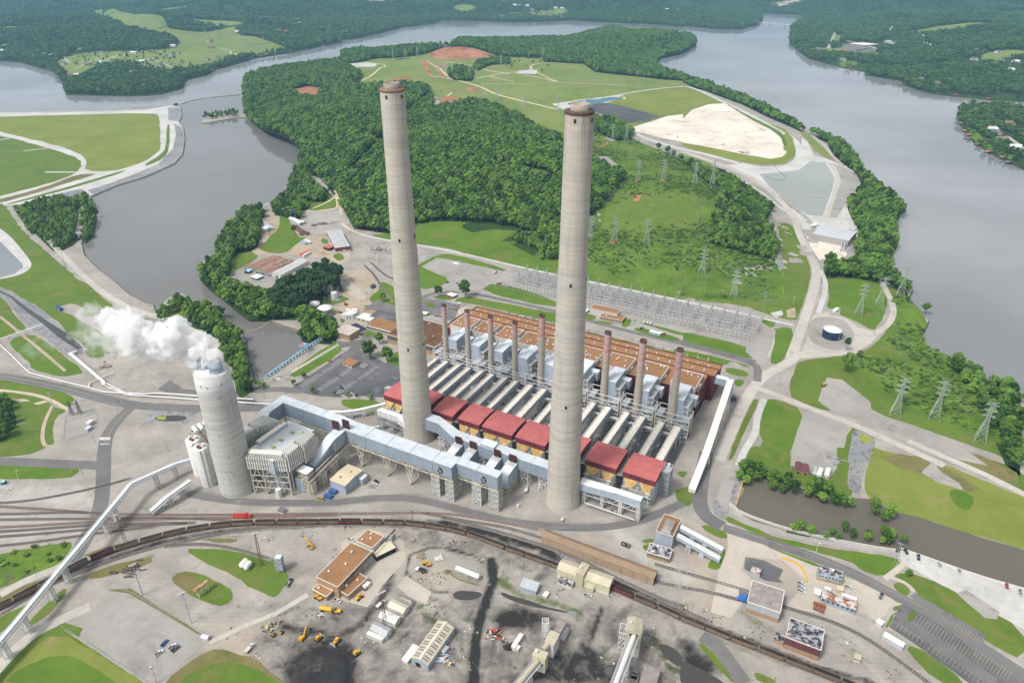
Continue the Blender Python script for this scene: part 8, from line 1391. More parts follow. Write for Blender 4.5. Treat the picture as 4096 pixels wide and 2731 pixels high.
def wires(a,b,label,offs=((-5.5,31),(5.5,31),(0,40)),sag=5,w=.06):
 for k,(dx,z)in enumerate(offs):
  def pt(q):
   x,y,z0,an,h=q;return Vector((x+dx*math.cos(an),y+dx*math.sin(an),z0+z*h/41))
  p,q=pt(a),pt(b);mb=MB();pp=[p.lerp(q,f/10)-Vector((0,0,4*sag*(f/10)*(1-f/10)))for f in range(11)];mb.path(pp,w,m_wire);tag(mb.build('power_line'),label,'power line','conductors, '+label)
SS=lambda a,b:(*AB(a,b),0,PANG,16)
for i,j in((0,5),(1,4),(0,7),(7,12),(6,13),(8,10),(9,11),(10,14),(11,15),(2,1),(4,3)):wires(PY[i],PY[j],'thin conductor strung between two pylons near the right bank' if i<6 else 'thin conductor strung between pylons over the cleared slope')
for i,a in((8,-300),(9,-260),(7,-170),(6,-120),(13,-200)):wires(PY[i],SS(a,797),'thin conductor dropping from the slope to the substation gantries',((-5,30),(0,30),(5,30)),2)
def pole(label,n,s,h,arms=2,kind='wood',name='utility_pole',group=None):
 p=Wt(n,s)[0];t=thing(name,label,'pole',(p[0],p[1],gz(*p)),PANG,group);m=m_steelg if kind!='wood' else m_wood;mb=MB();mb.cyl((0,0,0),(0,0,h),.28,.17,m,8);mb.build('shaft',t)
 for k in range(arms):mb=MB();mb.beam((-2,0,h-1-k*3),(2,0,h-1-k*3),.28,m);mb.build('crossarm',t)
for a in(('steel pole on the beach road by the inlet',4,"462,300",28,2,'s'),('steel pole on the gravel road above the steam plume',4,"915,585",20,3,'s'),('tall steel pole with crossarms beside the intake wing wall',4,"1822,1175",27,3,'s'),('pole with crossarms beside the curved path at left',4,"385,1280",24,3,'s'),('pole by the fenced pad below the left road',4,"655,1480",9,1,'s'),('pole at the T junction by the settling basin',4,"808,1265",9,1,'s'),('steel pole on the hill edge above the lawn',5,"1402,158",24,3,'s'),('pole on the wooded bank of the inland bay',1,"2095,1340",22,2,'s'),('dark pole on the gravel left of the scrubber stack',4,"1160,1540",12,1,'s'),('pole at the top of the river bank wall',9,"1455,745",20,1,'s'),('leaning pole beside the level crossing',7,"570,130",14,0,'s'),('pole beside the right road above the tank pad',6,"548,570",26,3,'s'),('pole in the mown strip below the wooded hill',6,"760,520",9,2,'s'),('wooden pole at the end of the guyed fence',8,"490,460",12,1)):pole(*a)
def hframe(label,n,s,h,w=3.4):
 p=Wt(n,s)[0];t=thing('h_frame_pole',label,'pole',(p[0],p[1],gz(*p)),.3)
 for x in(-w,w):mb=MB();mb.cyl((x,0,0),(x,0,h),.3,.2,m_steelg,8);mb.build('shaft',t)
 mb=MB();mb.beam((-w-2.5,0,h-1.5),(w+2.5,0,h-1.5),.4,m_steelg);mb.beam((-w,0,h-6),(w,0,h-3),.2,m_steelg);mb.build('crossarm',t)
hframe('pale H-frame pole at the corner of the fenced storage lot','e1',"1600,362",22);hframe('H-frame pole in the grass field at the left edge',4,"180,1420",13,1.8)
def mast(label,n,s,h,lat=False,k=5):
 p=Wt(n,s)[0];t=thing('lamp_mast',label,'lamp mast',(p[0],p[1],0),.6);mb=MB()
 if lat:mb.bent([(-1,-1),(1,-1),(1,1),(-1,1)],h,m_rust,.16,9,.6)
 else:mb.cyl((0,0,0),(0,0,h),.35,.2,m_steelg,8)
 mb.build('shaft',t);mb=MB();mb.beam((-k*.5,0,h),(k*.5,0,h),.3,m_steelg);mb.box((-1,-.5,h-.6),(1,.5,h-.4),m_steelg);mb.build('head_frame',t)
 for i in range(k):mb=MB();mb.box((-k*.45+i*.9,-.6,h+.1),(-k*.45+i*.9+.6,.3,h+.8),m_vent);mb.build('lamp',t)
for a in(('steel floodlight mast by the pile of sleepers',7,"985,965",28),('steel floodlight mast at the car park fence corner',7,"1320,1155",27),('rusty lattice floodlight mast beside the small lawn',7,"1805,760",30,True,6),('rusty lattice floodlight mast beside the gabled sheds',8,"300,1160",28,True,7),('rusty lattice floodlight mast between the rail tracks',7,"865,600",26,True,3),('thin lamp post at the bottom of the lower left car park',7,"1080,1568",14,False,2)):mast(*a)
for n,s,lab in((7,"130,165",'white lamp post on the grass verge at left'),(7,"1655,380",'thin lamp post by the signal hut'),('e2',"705,1515",'white lamp post at the head of the intake lawn'),('e2',"258,370",'white lamp post at the tank lawn fence'),('e2',"472,640",'white lamp post between the domed tanks'),(9,"915,670",'lamp post on the grass by the lower road'),(4,"430,1115",'curved street lamp on the left road'),(4,"845,1225",'curved street lamp at the road bend'),('e2',"925,555",'lamp post beside the yellow pipe'),(9,"1465,770",'lamp post at the top of the concrete path')):
 p=Wt(n,s)[0];t=thing('lamp_post',lab,'lamp post',(p[0],p[1],0));mb=MB();mb.cyl((0,0,0),(0,0,9),.16,.1,m_whitep,8);mb.build('shaft',t);mb=MB();mb.beam((0,0,9),(1.6,0,9.3),.16,m_whitep);mb.box((1,-.25,9.1),(1.9,.25,9.4),m_vent);mb.build('lamp',t)
# ------------------------------------------------------------------ substation
m_sub=mat('substation_steel',(.43,.45,.45),.1,.5,.5)
def sgantry(i,a):
 t=pthing('substation_gantry','grey lattice gantry spanning the substation, one of the long row','gantry',a,785,'substation gantries')
 for b in(798,772):mb=MB((a,785,0));mb.bent([(a-.8,b-.8),(a+.8,b-.8),(a+.8,b+.8),(a-.8,b+.8)],12,m_sub,.3,5,.5);mb.beam((a,b,12),(a,b,16),.3,m_sub);mb.build('tower',t)
 mb=MB((a,785,0));mb.truss((a,798,11),(a,758,9),1.3,.4,m_sub,12,.3);mb.build('beam',t);return t
for i in range(22):sgantry(i,-405+i*14.8)
for j,b in enumerate((741,750,760,768,776,781,786,791,796)):
 t=pthing('busbar','long greenish grey busbar on posts running the length of the substation','busbar',-250,b,'substation busbars');mb=MB((-250,b,0))
 for dz in(5.5,8.5):mb.beam((-408,b,dz),(-94,b,dz),.3,m_sub)
 mb.build('bar',t);mb=MB((-250,b,0));rs=random.Random(j)
 for k in range(64):
  a=-406+k*4.9+rs.uniform(-1,1);mb.cyl((a,b,0),(a,b,2.8),.16,.16,m_steelg,5,False);mb.cyl((a,b,2.8),(a,b,5.4),.34,.26,m_slate if(k+j)%3 else m_rust,6,False)
 mb.build('insulator_post',t)['kind']='stuff'
for i in range(15):
 a=-396+i*20.5;b=761+(i%3)*5;t=pthing('circuit_breaker','white three-tank circuit breaker with dark bushings in the substation row','circuit breaker',a,b,'substation circuit breakers')
 for k in range(3):
  mb=MB((a,b,0));mb.cyl((a+k*2.4,b,0),(a+k*2.4,b,2.6),.95,.95,m_scr,10);q=mb.build('breaker_tank',t);mb=MB((a,b,0));mb.cyl((a+k*2.4-.4,b,2.6),(a+k*2.4-.9,b,4.8),.2,.15,m_rust,6);mb.cyl((a+k*2.4+.4,b,2.6),(a+k*2.4+.9,b,4.8),.2,.15,m_rust,6);mb.build('bushing',q)
for i,a in enumerate((-352,-330,-306,-284,-262,-240,-200,-176,-150,-128)):
 t=pthing('line_gantry','rust coloured A-frame line gantry on the lawn behind the powerhouse, %s from the left'%(ORD+['tenth'])[i],'gantry',a,657,'line gantries behind the powerhouse');mb=MB((a,657,0))
 for x in(a-5.5,a+5.5):mb.bent([(x-1.2,656),(x+1.2,656),(x+1.2,658),(x-1.2,658)],15,m_steelg if i%3==1 else m_cream,.24,6,.7)
 mb.build('tower',t);mb=MB((a,657,0));mb.truss((a-5.5,657,12),(a+5.5,657,12),1,.3,m_cream,6,.2);[mb.cyl((a-4+k*2.6,657,12),(a-4+k*2.6,655.5,10.6),.25,.2,m_slate,6)for k in range(4)];mb.build('beam',t)
for i,(a,b)in enumerate(((-222,641),(-186,643),(-164,640),(-142,641),(-252,640))):
 t=pthing('transformer','grey finned transformer behind the powerhouse, %s from the left'%('second','third','fourth','fifth','first')[i],'transformer',a,b,'transformers');mb=MB((a,b,0));mb.box((a-3,b-2,.3),(a+3,b+2,4.4),m_steelg);[mb.box((a-2.8+k*.8,b-2.8,.8),(a-2.5+k*.8,b+2.8,3.8),m_scr)for k in range(8)];mb.build('tank',t);mb=MB((a,b,0));mb.cyl((a-2.4,b+1,5.2),(a+1.6,b+1,5.2),.6,.6,m_whitep,10);[mb.cyl((a-1.5+k*1.5,b-1,4.4),(a-1.5+k*1.5,b-1.4,6.4),.25,.15,m_rust,6)for k in range(3)];mb.build('bushing',t)
def aframe(label,n,s,h=15):
 p=W(n,s)[0];t=thing('a_frame_gantry',label,'gantry',(p[0],p[1],0),.2)
 for x in(-3.5,3.5):mb=MB();mb.bent([(x-1.2,-2),(x+1.2,-2),(x+1.2,2),(x-1.2,2)],h,m_slate,.3,5,.75);mb.build('tower',t)
 mb=MB();mb.truss((-3.5,0,h-3),(3.5,0,h-3),1.2,.5,m_slate,5,.25);mb.build('beam',t)
aframe('dark A-frame gantry on the fenced pad at left',4,"525,1285");bld('switch_cabinet','white switch cabinet on the fenced pad at left, larger','cabinet',4,"585,1345 612,1350 626,1320",3.4,'slab',m_offw,m_whitep,over=.05);bld('switch_cabinet','grey switch cabinet on the fenced pad at left, smaller','cabinet',4,"580,1385 602,1390 610,1360",3,'slab',m_scr,m_ductroof,over=.05)
# ------------------------------------------------------------------ pipes, intake, walls, barriers
def pipeline(label,pts,r,m=None,sup=8):
 o=(pts[0][0],pts[0][1],0);t=thing('pipeline',label,'pipe',o);mb=MB(o);P=[Vector(p)for p in pts]
 for a,b in zip(P,P[1:]):mb.cyl(a,b,r,r,m or m_whitep,8)
 mb.build('pipe',t);mb=MB(o)
 for a,b in zip(P,P[1:]):
  for k in range(max(1,int((b-a).length/sup))):c=a.lerp(b,k/max(1,int((b-a).length/sup)));mb.beam((c.x,c.y,0),(c.x,c.y,c.z),.35,m_steelg)
 mb.build('support',t)
def pl4(s,z):return[(*p,z)for p in W('e4',s,z)]
pipeline('thin white pipe following the left road, nearest the road',pl4("-40,560 160,745 300,885 400,975 620,1032 900,1102 1180,1168 1400,1232 1700,1250 1780,1272",1.5),.55)
for k in range(3):pipeline('thick white pipe slanting down from the outfall of the ditch, %s of three'%ORD[k],pl4("%d,680 %d,715 %d,1090 %d,1140"%(1035,925+k*18,1372+k*16,1385+k*12),3),.75)
pipeline('white pipe running right from the pipe corner behind the scrubber stack, upper',pl4("1390,1100 1680,1242 1920,1260 2080,1246 2350,1262 2700,1290 3400,1330",2.5),.7);pipeline('white pipe running right from the pipe corner behind the scrubber stack, lower',pl4("1390,1140 1700,1270 2000,1290 2350,1312 2700,1340 3700,1400",1.8),.6);pipeline('white pipe bridging the ditch on a lattice girder at the left edge',pl4("-60,545 0,522 575,328",4),.8);pipeline('white pipe crossing the gravel to a stub end',pl4("1195,1165 1200,1110 1530,970",2),.6)
pipeline('white pipe along the ditch behind the L-shaped duct',[(*AB(-470,402),2.5),(*AB(-420,392),2.5),(*AB(-375,398),2.5),(*AB(-340,428),3)],.7)
A_,B_=W(4,"1838,1032")[0],W(4,"2215,766")[0];an=math.atan2(B_[1]-A_[1],B_[0]-A_[0]);m_lb=mat('light_blue_paint',(.16,.42,.62),.1,1,.4)
t=thing('intake_wall','concrete intake wall carrying a row of light blue pumps','wall',(*A_,0),an);mb=MB();L_=math.dist(A_,B_);mb.box((-4,-3,-5),(L_+3,3.2,.5),m_concw);mb.build('deck',t);mb=MB();mb.path([(x,3,1.4)for x in(0,L_)],.15,m_steelw);[mb.beam((k*4,3,.4),(k*4,3,1.4),.12,m_steelw)for k in range(int(L_/4))];mb.build('railing',t)
for k in range(18):
 x=3+k*(L_-6)/17;c=(A_[0]+math.cos(an)*x,A_[1]+math.sin(an)*x);t=thing('intake_pump','light blue horizontal pump in the row on the intake wall','pump',(*c,.5),an,'intake pumps on the wall');mb=MB();mb.cyl((-2.2,0,1.4),(1.6,0,1.4),1.25,1.25,m_lb,12);mb.build('casing',t);mb=MB();mb.cyl((1.6,0,1.4),(2.1,0,1.4),1.5,1.5,m_creamw,12);mb.build('flange',t);mb=MB();mb.cyl((0,-2.4,0),(0,-2.4,1.8),.7,.7,m_vent,10);mb.build('motor',t)
p=W(4,"2110,850")[0];t=thing('gantry_crane','grey and blue gantry crane straddling the intake pumps','crane',(*p,0),an);mb=MB()
for x in(-3.5,3.5):[mb.beam((x,y,0),(x,y,7.5),.45,m_scr)for y in(-3.5,3.5)];mb.beam((x,-3.5,7.5),(x,7,7.5),.5,m_scr)
mb.beam((-3.5,-3.5,7.5),(3.5,-3.5,7.5),.45,m_scr);mb.beam((-3.5,3.5,7.5),(3.5,3.5,7.5),.45,m_scr);mb.build('frame',t);mb=MB();mb.box((-1.8,-2,7.6),(1.8,1.5,9),m_lb);mb.beam((0,0,8),(-1,9,9),.4,m_orange);mb.build('trolley',t)
def strip(name,label,cat,n,s,w,h,m,z=0.,posts=0,k=1):
 pl=smooth(W(n,s,z),k);o=(*pl[0],0);mb=MB(o)
 if posts:
  pl2=resample(pl,posts,False)
  for p in pl2:mb.beam((*p,z),(*p,z+h),.1,m)
  for f in(1,.55):mb.path([(*p,z+h*f)for p in pl2],w,m)
 else:mb.path([(*p,z+h/2)for p in pl],w,m,h)
 tag(mb.build(name,None,o),label,cat)
strip('oil_boom','orange floating boom curving across the intake channel','boom',4,"1682,722 1740,712 1800,690 1855,652",1.1,.7,mat('faded_orange',(.5,.3,.16),.2),-2.3);strip('oil_boom','pale floating boom across the settling pond','boom',3,"690,1318 760,1340 860,1362 975,1362",1,.6,m_tan,.2);strip('oil_boom','dark floating pipe curling in the settling pond','boom',3,"570,1218 640,1240 700,1242 715,1220 660,1180 620,1130",.7,.5,m_slate,.2);strip('floating_weir','thin dark floating weir from the landfill tip to the wooded shore','weir',1,"1250,720 1320,695 1450,675 1560,662 1650,655",5,1.4,m_slate,-2.6)
strip('retaining_wall','white topped retaining wall along the near side of the discharge channel','wall',9,"318,340 400,408 700,512 1000,582 1300,640 1460,662",.9,2.4,m_offw);strip('retaining_wall','white topped kerb wall along the riverside gravel lot','wall',9,"1500,645 1700,715 2000,822 2352,925",.8,1.2,m_offw);strip('sheet_pile_wall','short yellow and blue weir wall at the head of the discharge channel','wall',9,"415,155 395,250 365,345",1.2,1.6,m_ochre)
for n,s,lab in((9,"682,710 760,735 820,775 845,830 852,872",'yellow barrier curving round the white pickups'),('e2',"1178,808 1215,778 1280,760",'short yellow barrier behind the tan building'),('e2',"1305,757 1420,795 1522,830",'longer yellow barrier behind the tan building'),('e2',"795,322 900,460",'yellow pipe on the slope beside the oil tanks')):strip('safety_barrier',lab,'barrier',n,s,.9,1,m_yellow)
for n,s,lab in((7,"400,1170 550,1260 700,1365 860,1470 1010,1568",'chain link fence along the lower left car park'),(7,"735,920 880,930 1100,1065 1430,1245",'chain link fence at the upper edge of the lower left car park'),(9,"1190,1090 1300,1150 1400,1200 1530,1300",'chain link fence by the gatehouse'),(4,"432,1470 455,1250 668,1240 662,1400 432,1470",'chain link fence round the switch pad at left'),(5,"1050,395 1300,468 1500,520",'chain link fence before the substation'),(4,"1985,1025 2352,820",'chain link fence beside the upper car park'),(4,"0,1048 420,1125 830,1235",'guard rail along the left road')):strip('fence',lab,'fence',n,s,.1,1.8,m_steelg,0,3)
t=thing('dark_container_bridge','dark steel plate lying beside the road below the right tall stack','plate',(*W(8,"1485,505")[0],.3),-.05);mb=MB();mb.box((-8.5,-1.6,0),(8.5,1.6,.4),m_slate);mb.build('plate',t);t['category']='steel plate';t.name='steel_plate'
def pile(label,n,s,m,k,r,long=0,name='scrap_pile'):
 p=W(n,s)[0];rs=random.Random(k*7+len(label));mb=MB()
 for i in range(k):
  x,y=rs.gauss(0,r*.45),rs.gauss(0,r*.4);mm=rs.choice(m);a=rs.uniform(-.4,.4)if long else rs.uniform(0,3.1);l=long or rs.uniform(.7,1.6);z=rs.uniform(.2,1.1);mb.beam((x-math.cos(a)*l,y-math.sin(a)*l,z),(x+math.cos(a)*l,y+math.sin(a)*l,z+rs.uniform(-.1,.3)),rs.uniform(.35,.8),mm)
 tag(mb.build(name,None,(*p,.1)),label,'pile')
for a in(('heap of black rail sleepers by the floodlight mast',7,"915,785",[m_wood],26,8,2.4,'sleeper_pile'),('single bundle of sleepers left of the heap',7,"790,808",[m_wood],6,1.4,2.4,'sleeper_pile'),('heap of rusty red frames beside the coal road','f3',"155,310",[m_rust,m_redp,m_offw,m_tyre],34,6),('row of black rubber coils beside the white box trailer','f3',"258,400",[m_tyre],22,3.2),('pile of long pipes and beams right of the skylit shed','e6',"1075,830",[m_rust,m_offw,m_scr],14,3,4),('scrap and yellow drums by the skylit shed','e6',"1140,870",[m_tanroof,m_yellow,m_blue],14,3),('cluster of small machines on the dirt by the excavator',7,"1855,1190",[m_lime,m_rust,m_offw,m_slate],22,5),('rusty scrap beside the trailer near the yellow scraper',7,"2205,1108",[m_rust,m_offw],12,2.2),('row of rusty scrap in the fenced storage lot','e1',"1875,410",[m_rust,m_slate],40,8),('dark frames in the middle of the fenced storage lot','e1',"1990,390",[m_rust,m_wood],50,9),('scrap near the far corner of the storage lot','e1',"2150,370",[m_rust,m_slate,m_offw],40,9),('rusty bits along the top of the storage lot','e1',"2040,250",[m_rust,m_offw],26,7),('bagged supplies in white and blue beside the rail spur','e2',"1310,410",[m_offw,m_whitep,m_lb],26,7),('timber and pipe stack under the wooded slope',5,"570,205",[m_offw,m_steelg],20,8,3),('shiny metal sheets stacked on the gravel lot','d7',"1085,185",[m_scr,m_whitep],16,7,3),('rusty parts at the corner of the substation gravel','d7',"1670,460",[m_rust,m_wood],26,5),('machines and scrap on the tan yard behind the left tall stack',5,"260,150",[m_rust,m_blue,m_slate],40,14),('grey pipes in rows on the gravel across the channel',9,"1045,30",[m_steelg,m_concw],22,6,2),('site machines at the edge of the pale gypsum field','e3',"930,130",[m_rust,m_offw,m_slate],22,12),('site trailers and machines at the bottom of the gypsum field',3,"420,1055",[m_offw,m_rust,m_slate],24,14,3),('earth movers by the red clay mound',2,"650,415",[m_orange,m_offw,m_rust],26,26),('white stone heap inside the coal loop',8,"672,715",[m_offw],30,3.5),('brown soil heap inside the coal loop',8,"545,700",[m_brick,m_tan],26,3),('mud and pipes at the ditch head by the outfall pipes',4,"720,960",[m_rust,m_tan],24,10),('concrete blocks and pipes beside the intake wing wall',4,"1920,1045",[m_concw,m_whitep],20,5,2)):pile(*a)
t=thing('blue_conveyor_machine','dark blue covered loading machine on the pale pad at left','machine',(*W(4,"412,565")[0],0),-.75);mb=MB();mb.hexa([(-6,-2,.8),(6,-2,.8),(6,2,.8),(-6,2,.8)],[(-5,-1.8,4.6),(5.4,-1.8,3.6),(5.4,1.8,3.6),(-5,1.8,4.6)],m_blue);mb.build('body',t);mb=MB();mb.beam((0,-1,3.9),(6,-2.4,1),.7,m_ochre);mb.box((-6,-2.5,0),(6.5,2.5,.8),m_blue);mb.build('chute',t)
# ------------------------------------------------------------------ coal heaps; pipe racks and clutter between the ducts
for n,s,h,lab in((7,"2060,1390 2180,1345 2330,1350 2420,1400 2405,1500 2390,1640 1990,1640 2010,1500",2.4,'big black coal heap the bulldozers are working on'),):tag(mound(n,s,h,m_coal,'coal_heap'),lab,'coal heap')
for b,z,lab in((460,9,'long pipe rack just behind the red roofs'),(515,10,'long pipe rack at the foot of the short stacks')):
 t=pthing('pipe_rack',lab,'pipe rack',-250,b);o=(-250,b,0);mb=MB(o)
 for k in range(25):a=-388+k*11.6;mb.beam((a,b-1.5,0),(a,b-1.5,z),.35,m_cream);mb.beam((a,b+1.5,0),(a,b+1.5,z),.35,m_cream);mb.beam((a,b-1.7,z),(a,b+1.7,z),.35,m_steelw);mb.beam((a,b-1.5,z-4),(a+11.6,b-1.5,z),.2,m_steelw)
 mb.build('rack',t);mb=MB(o)
 for k in range(4):mb.cyl((-388,b-1.2+k*.8,z+.4),(-110,b-1.2+k*.8,z+.4),.3,.3,(m_whitep,m_rust,m_steelg,m_whitep)[k],8)
 mb.build('pipes',t)
rs=random.Random(12)
for k in range(26):
 a,b=rs.uniform(-385,-112),rs.choice((rs.uniform(466,510),rs.uniform(376,398),rs.uniform(418,424)));w=rs.uniform(1.2,3.2);l=rs.uniform(1.5,5);h=rs.uniform(1.2,3.4);m=rs.choice((m_creamw,m_concw,m_steelg,m_rust,m_duct,m_slate));t=pthing('equipment_skid','small boxy plant unit with a pipe stub on the ground among the ducts','plant unit',a,b,'plant units among the ducts');mb=MB();mb.box((-l/2,-w/2,0),(l/2,w/2,h),m,m_ductroof if k%2 else m);mb.build('casing',t);mb=MB();mb.cyl((l*.2,0,h),(l*.2,0,h+1.4),.25,.25,m_steelg,8);mb.beam((l*.2,0,h+1.3),(l*.9,w,h+1.3),.25,m_steelw);mb.build('pipe_stub',t)
# loose clutter and weeds too small to tell apart
DEB=bpy.data.collections.new('clutter_templates')
for i,m in enumerate((m_rust,m_wood,m_slate,m_concw,m_wood,m_tanroof)):
 mb=MB();rs=random.Random(i);[mb.beam((rs.uniform(-.6,.6),rs.uniform(-.6,.6),rs.uniform(.05,.3)),(rs.uniform(-.8,.8),rs.uniform(-.8,.8),rs.uniform(.1,.7)),rs.uniform(.2,.5),m)for k in range(4)];o=hidden(mb.build('clutter_%d'%i));DEB.objects.link(o)
def litter(name,n_,regs,coll,nk,lo,hi,clump=.35):
 xs=[];ys=[]
 for n,s,sp in regs:
  x,y=seed_pts(W(n,s),sp,True,.9);k=noise_mask(x,y,clump);xs.append(x[k]);ys.append(y[k])
 x=np.concatenate(xs);y=np.concatenate(ys);h=rng.uniform(lo,hi,len(x));scatter(name,x,y,h,coll,rng.randint(0,nk,len(x)),h*rng.uniform(.8,1.6,len(x)))
def noise_mask(x,y,c):return np.array([noise.noise(Vector((a*.05,b*.05,3)))+.35*noise.noise(Vector((a*.2,b*.2,9)))>c for a,b in zip(x,y)],bool)
YR=((8,"0,480 700,520 1300,720 1900,900 2351,1130 2351,1568 0,1568",2.6),(7,"1250,560 2351,520 2351,1568 1500,1568 1450,1250 1700,950",3),(9,"0,1000 400,1000 900,1120 1500,1300 1500,1568 0,1568",3.2),(5,"0,40 350,120 350,420 250,550 0,400",3.2),('e1',"1510,290 1700,230 2180,190 2350,380 2200,480 1680,550",3.2))
litter('yard_clutter',0,YR,DEB,6,.4,1.0,.3);litter('yard_weeds',0,YR+((7,"0,200 700,250 1300,420 1300,560 0,640",3),(4,"700,850 1350,1000 1300,1200 700,1150",3.4),(9,"0,760 470,920 440,1060 0,900",2.6)),BUSHC,3,.3,.9,.24)
AL=[AB(-388,463),AB(-112,463),AB(-112,524),AB(-388,524)];x=np.array([p[0]for p in AL]);al=seed_pts(AL,3.4,False,.9);k=noise_mask(al[0],al[1],.05);scatter('yard_clutter',al[0][k],al[1][k],rng.uniform(.6,1.5,k.sum()),DEB,rng.randint(0,6,k.sum()))
# ------------------------------------------------------------------ homes, docks, bridge, boats round the lake
def home(mw,mr):
 t=thing('house','','house');mb=MB();mb.box((-8,-5,0),(8,5,4),mw);mb.box((3,-9,0),(9,-4.9,3.6),mw);mb.add([(-8,-5,4),(-8,5,4),(-8,0,6.6)],[(0,2,1)],mw);mb.add([(8,-5,4),(8,5,4),(8,0,6.6)],[(0,1,2)],mw);mb.add([(3,-9,3.6),(9,-9,3.6),(6,-9,5.4)],[(0,1,2)],mw);mb.build('wall',t);mb=MB()
 for s in(-1,1):mb.add([(-8.6,s*5.7,3.7),(8.6,s*5.7,3.7),(8.6,0,6.8),(-8.6,0,6.8)],[(0,1,2,3)if s<0 else(3,2,1,0)],mr);mb.add([(6+s*3.6,-9.5,3.4),(6+s*3.6,0,3.4),(6,0,5.6),(6,-9.5,5.6)],[(0,1,2,3)]if s>0 else[(3,2,1,0)],mr)
 mb.build('roof',t);mb=MB();mb.box((-3,.6,5),(-2,1.6,8),m_brick);mb.build('chimney',t);mb=MB();[mb.box((x,-5.08,1.2),(x+1.6,-5.02,2.8),m_glass)for x in(-6.5,-3,0)];mb.build('window',t);return t
HV=[(home(m_offw,m_slate),'white house with a dark grey roof'),(home(m_brick,m_brownsh),'brick house with a brown roof'),(home(m_offw,m_whiteroof),'white house with a pale metal roof'),(home(m_creamw,m_brownsh),'cream house with a brown roof')];used=[0]*4
WH={1:'in the meadows across the upper left river',2:'on the far shore at the top',3:'among the trees on the right shore'}
def put(V,used,v,x,y,z,rz,lab,grp,sc=None):
 if not used[v]:t=V[v][0];used[v]=1;t.location=(x,y,z);t.rotation_euler=(0,0,rz);t['label']=lab;t['group']=grp;t.scale=sc or(1,1,1)
 else:copy_tree(V[v][0],(x,y,z),rz,lab,grp,sc)
for i,(n,(x,y))in enumerate(HP):v=(i*7+i//3)%4;f=1.45+(y>3500)*.3;put(HV,used,v,x,y,gz(x,y)+1.2,random.uniform(-.6,.6),HV[v][1]+' '+WH[n],HV[v][1]+'s '+WH[n],(f,f,f))
def dock(mr):
 t=thing('boat_dock','','dock');mb=MB();mb.box((-1,-8,.5),(1,9,.8),m_wood);mb.box((-6,-8,.5),(6,-6.6,.8),m_wood);mb.build('deck',t);mb=MB();[mb.beam((x,y,-3),(x,y,3.6),.3,m_wood)for x in(-5,5)for y in(-7,1)];mb.build('posts',t);mb=MB();[mb.add([(s*6,-8,3.4),(s*6,2,3.4),(0,2,4.8),(0,-8,4.8)],[(0,1,2,3)]if s>0 else[(3,2,1,0)],mr)for s in(-1,1)];mb.build('roof',t);return t
DV=[(dock(m_slate),'grey roofed boat dock'),(dock(m_redroof),'red roofed boat dock'),(dock(m_whiteroof),'white roofed boat dock'),(dock(m_brownsh),'brown roofed boat dock')];used2=[0]*4;i=0
for n,s in DOCKS:
 for x,y in W(n,s,-2):v=(1 if n==3 and i%4==2 else(i*3)%4);i+=1;put(DV,used2,v,x,y,-2.2,random.uniform(-.5,.5),DV[v][1]+' on the water '+{1:'at upper left',2:'along the far shore',3:'along the right shore'}[n],DV[v][1]+'s on the water '+{1:'at upper left',2:'along the far shore',3:'along the right shore'}[n],(1.2,1.2,1.2))
bld('school','long dark roofed school among lots on the right shore','school',3,"1058,340 1190,352 1205,325",7,'slab',m_brick,m_slate,over=.2);bld('school_wing','white roofed wing behind the dark roofed school','school',3,"1140,312 1255,325 1262,308",7,'slab',m_brick,m_whiteroof,over=.2);bld('apartments','white apartment block on the wooded right shore','apartments',3,"1375,305 1452,325 1458,312",9,'slab',m_offw,m_corr,win=6,over=.2);bld('brick_building','red brick building on the wooded right shore','building',3,"1595,385 1665,392 1668,372",7,'slab',m_brick,m_brownsh,win=5,over=.2)
P1,P2=W(3,"488,150",12)[0],W(3,"790,180",12)[0];t=thing('road_bridge','low concrete road bridge on piers far up the right river','bridge',(*P1,0));o=(*P1,0);a,b=Vector((*P1,12)),Vector((*P2,12));mb=MB(o);mb.beam(a,b,14,m_conc,2.4);mb.build('deck',t)
for f in(.1,.38,.72):c=a.lerp(b,f);mb=MB(o);mb.box((c.x-2,c.y-5,-5),(c.x+2,c.y+5,11),m_conc);mb.build('pier',t)
P1=W(2,"1335,167",-2)[0];t=thing('motor_boat','small white motor boat on the far reach of the river','boat',(*P1,-2.1),math.pi);mb=MB();mb.hexa([(-4,-1.4,-.2),(3,-1.2,-.2),(3,1.2,-.2),(-4,1.4,-.2)],[(-4,-1.6,1.2),(4.5,-.6,1.5),(4.5,.6,1.5),(-4,1.6,1.2)],m_whitep);mb.build('hull',t);mb=MB();mb.box((-1,-1,1.2),(1,1,2.4),m_glass);mb.build('cabin',t)
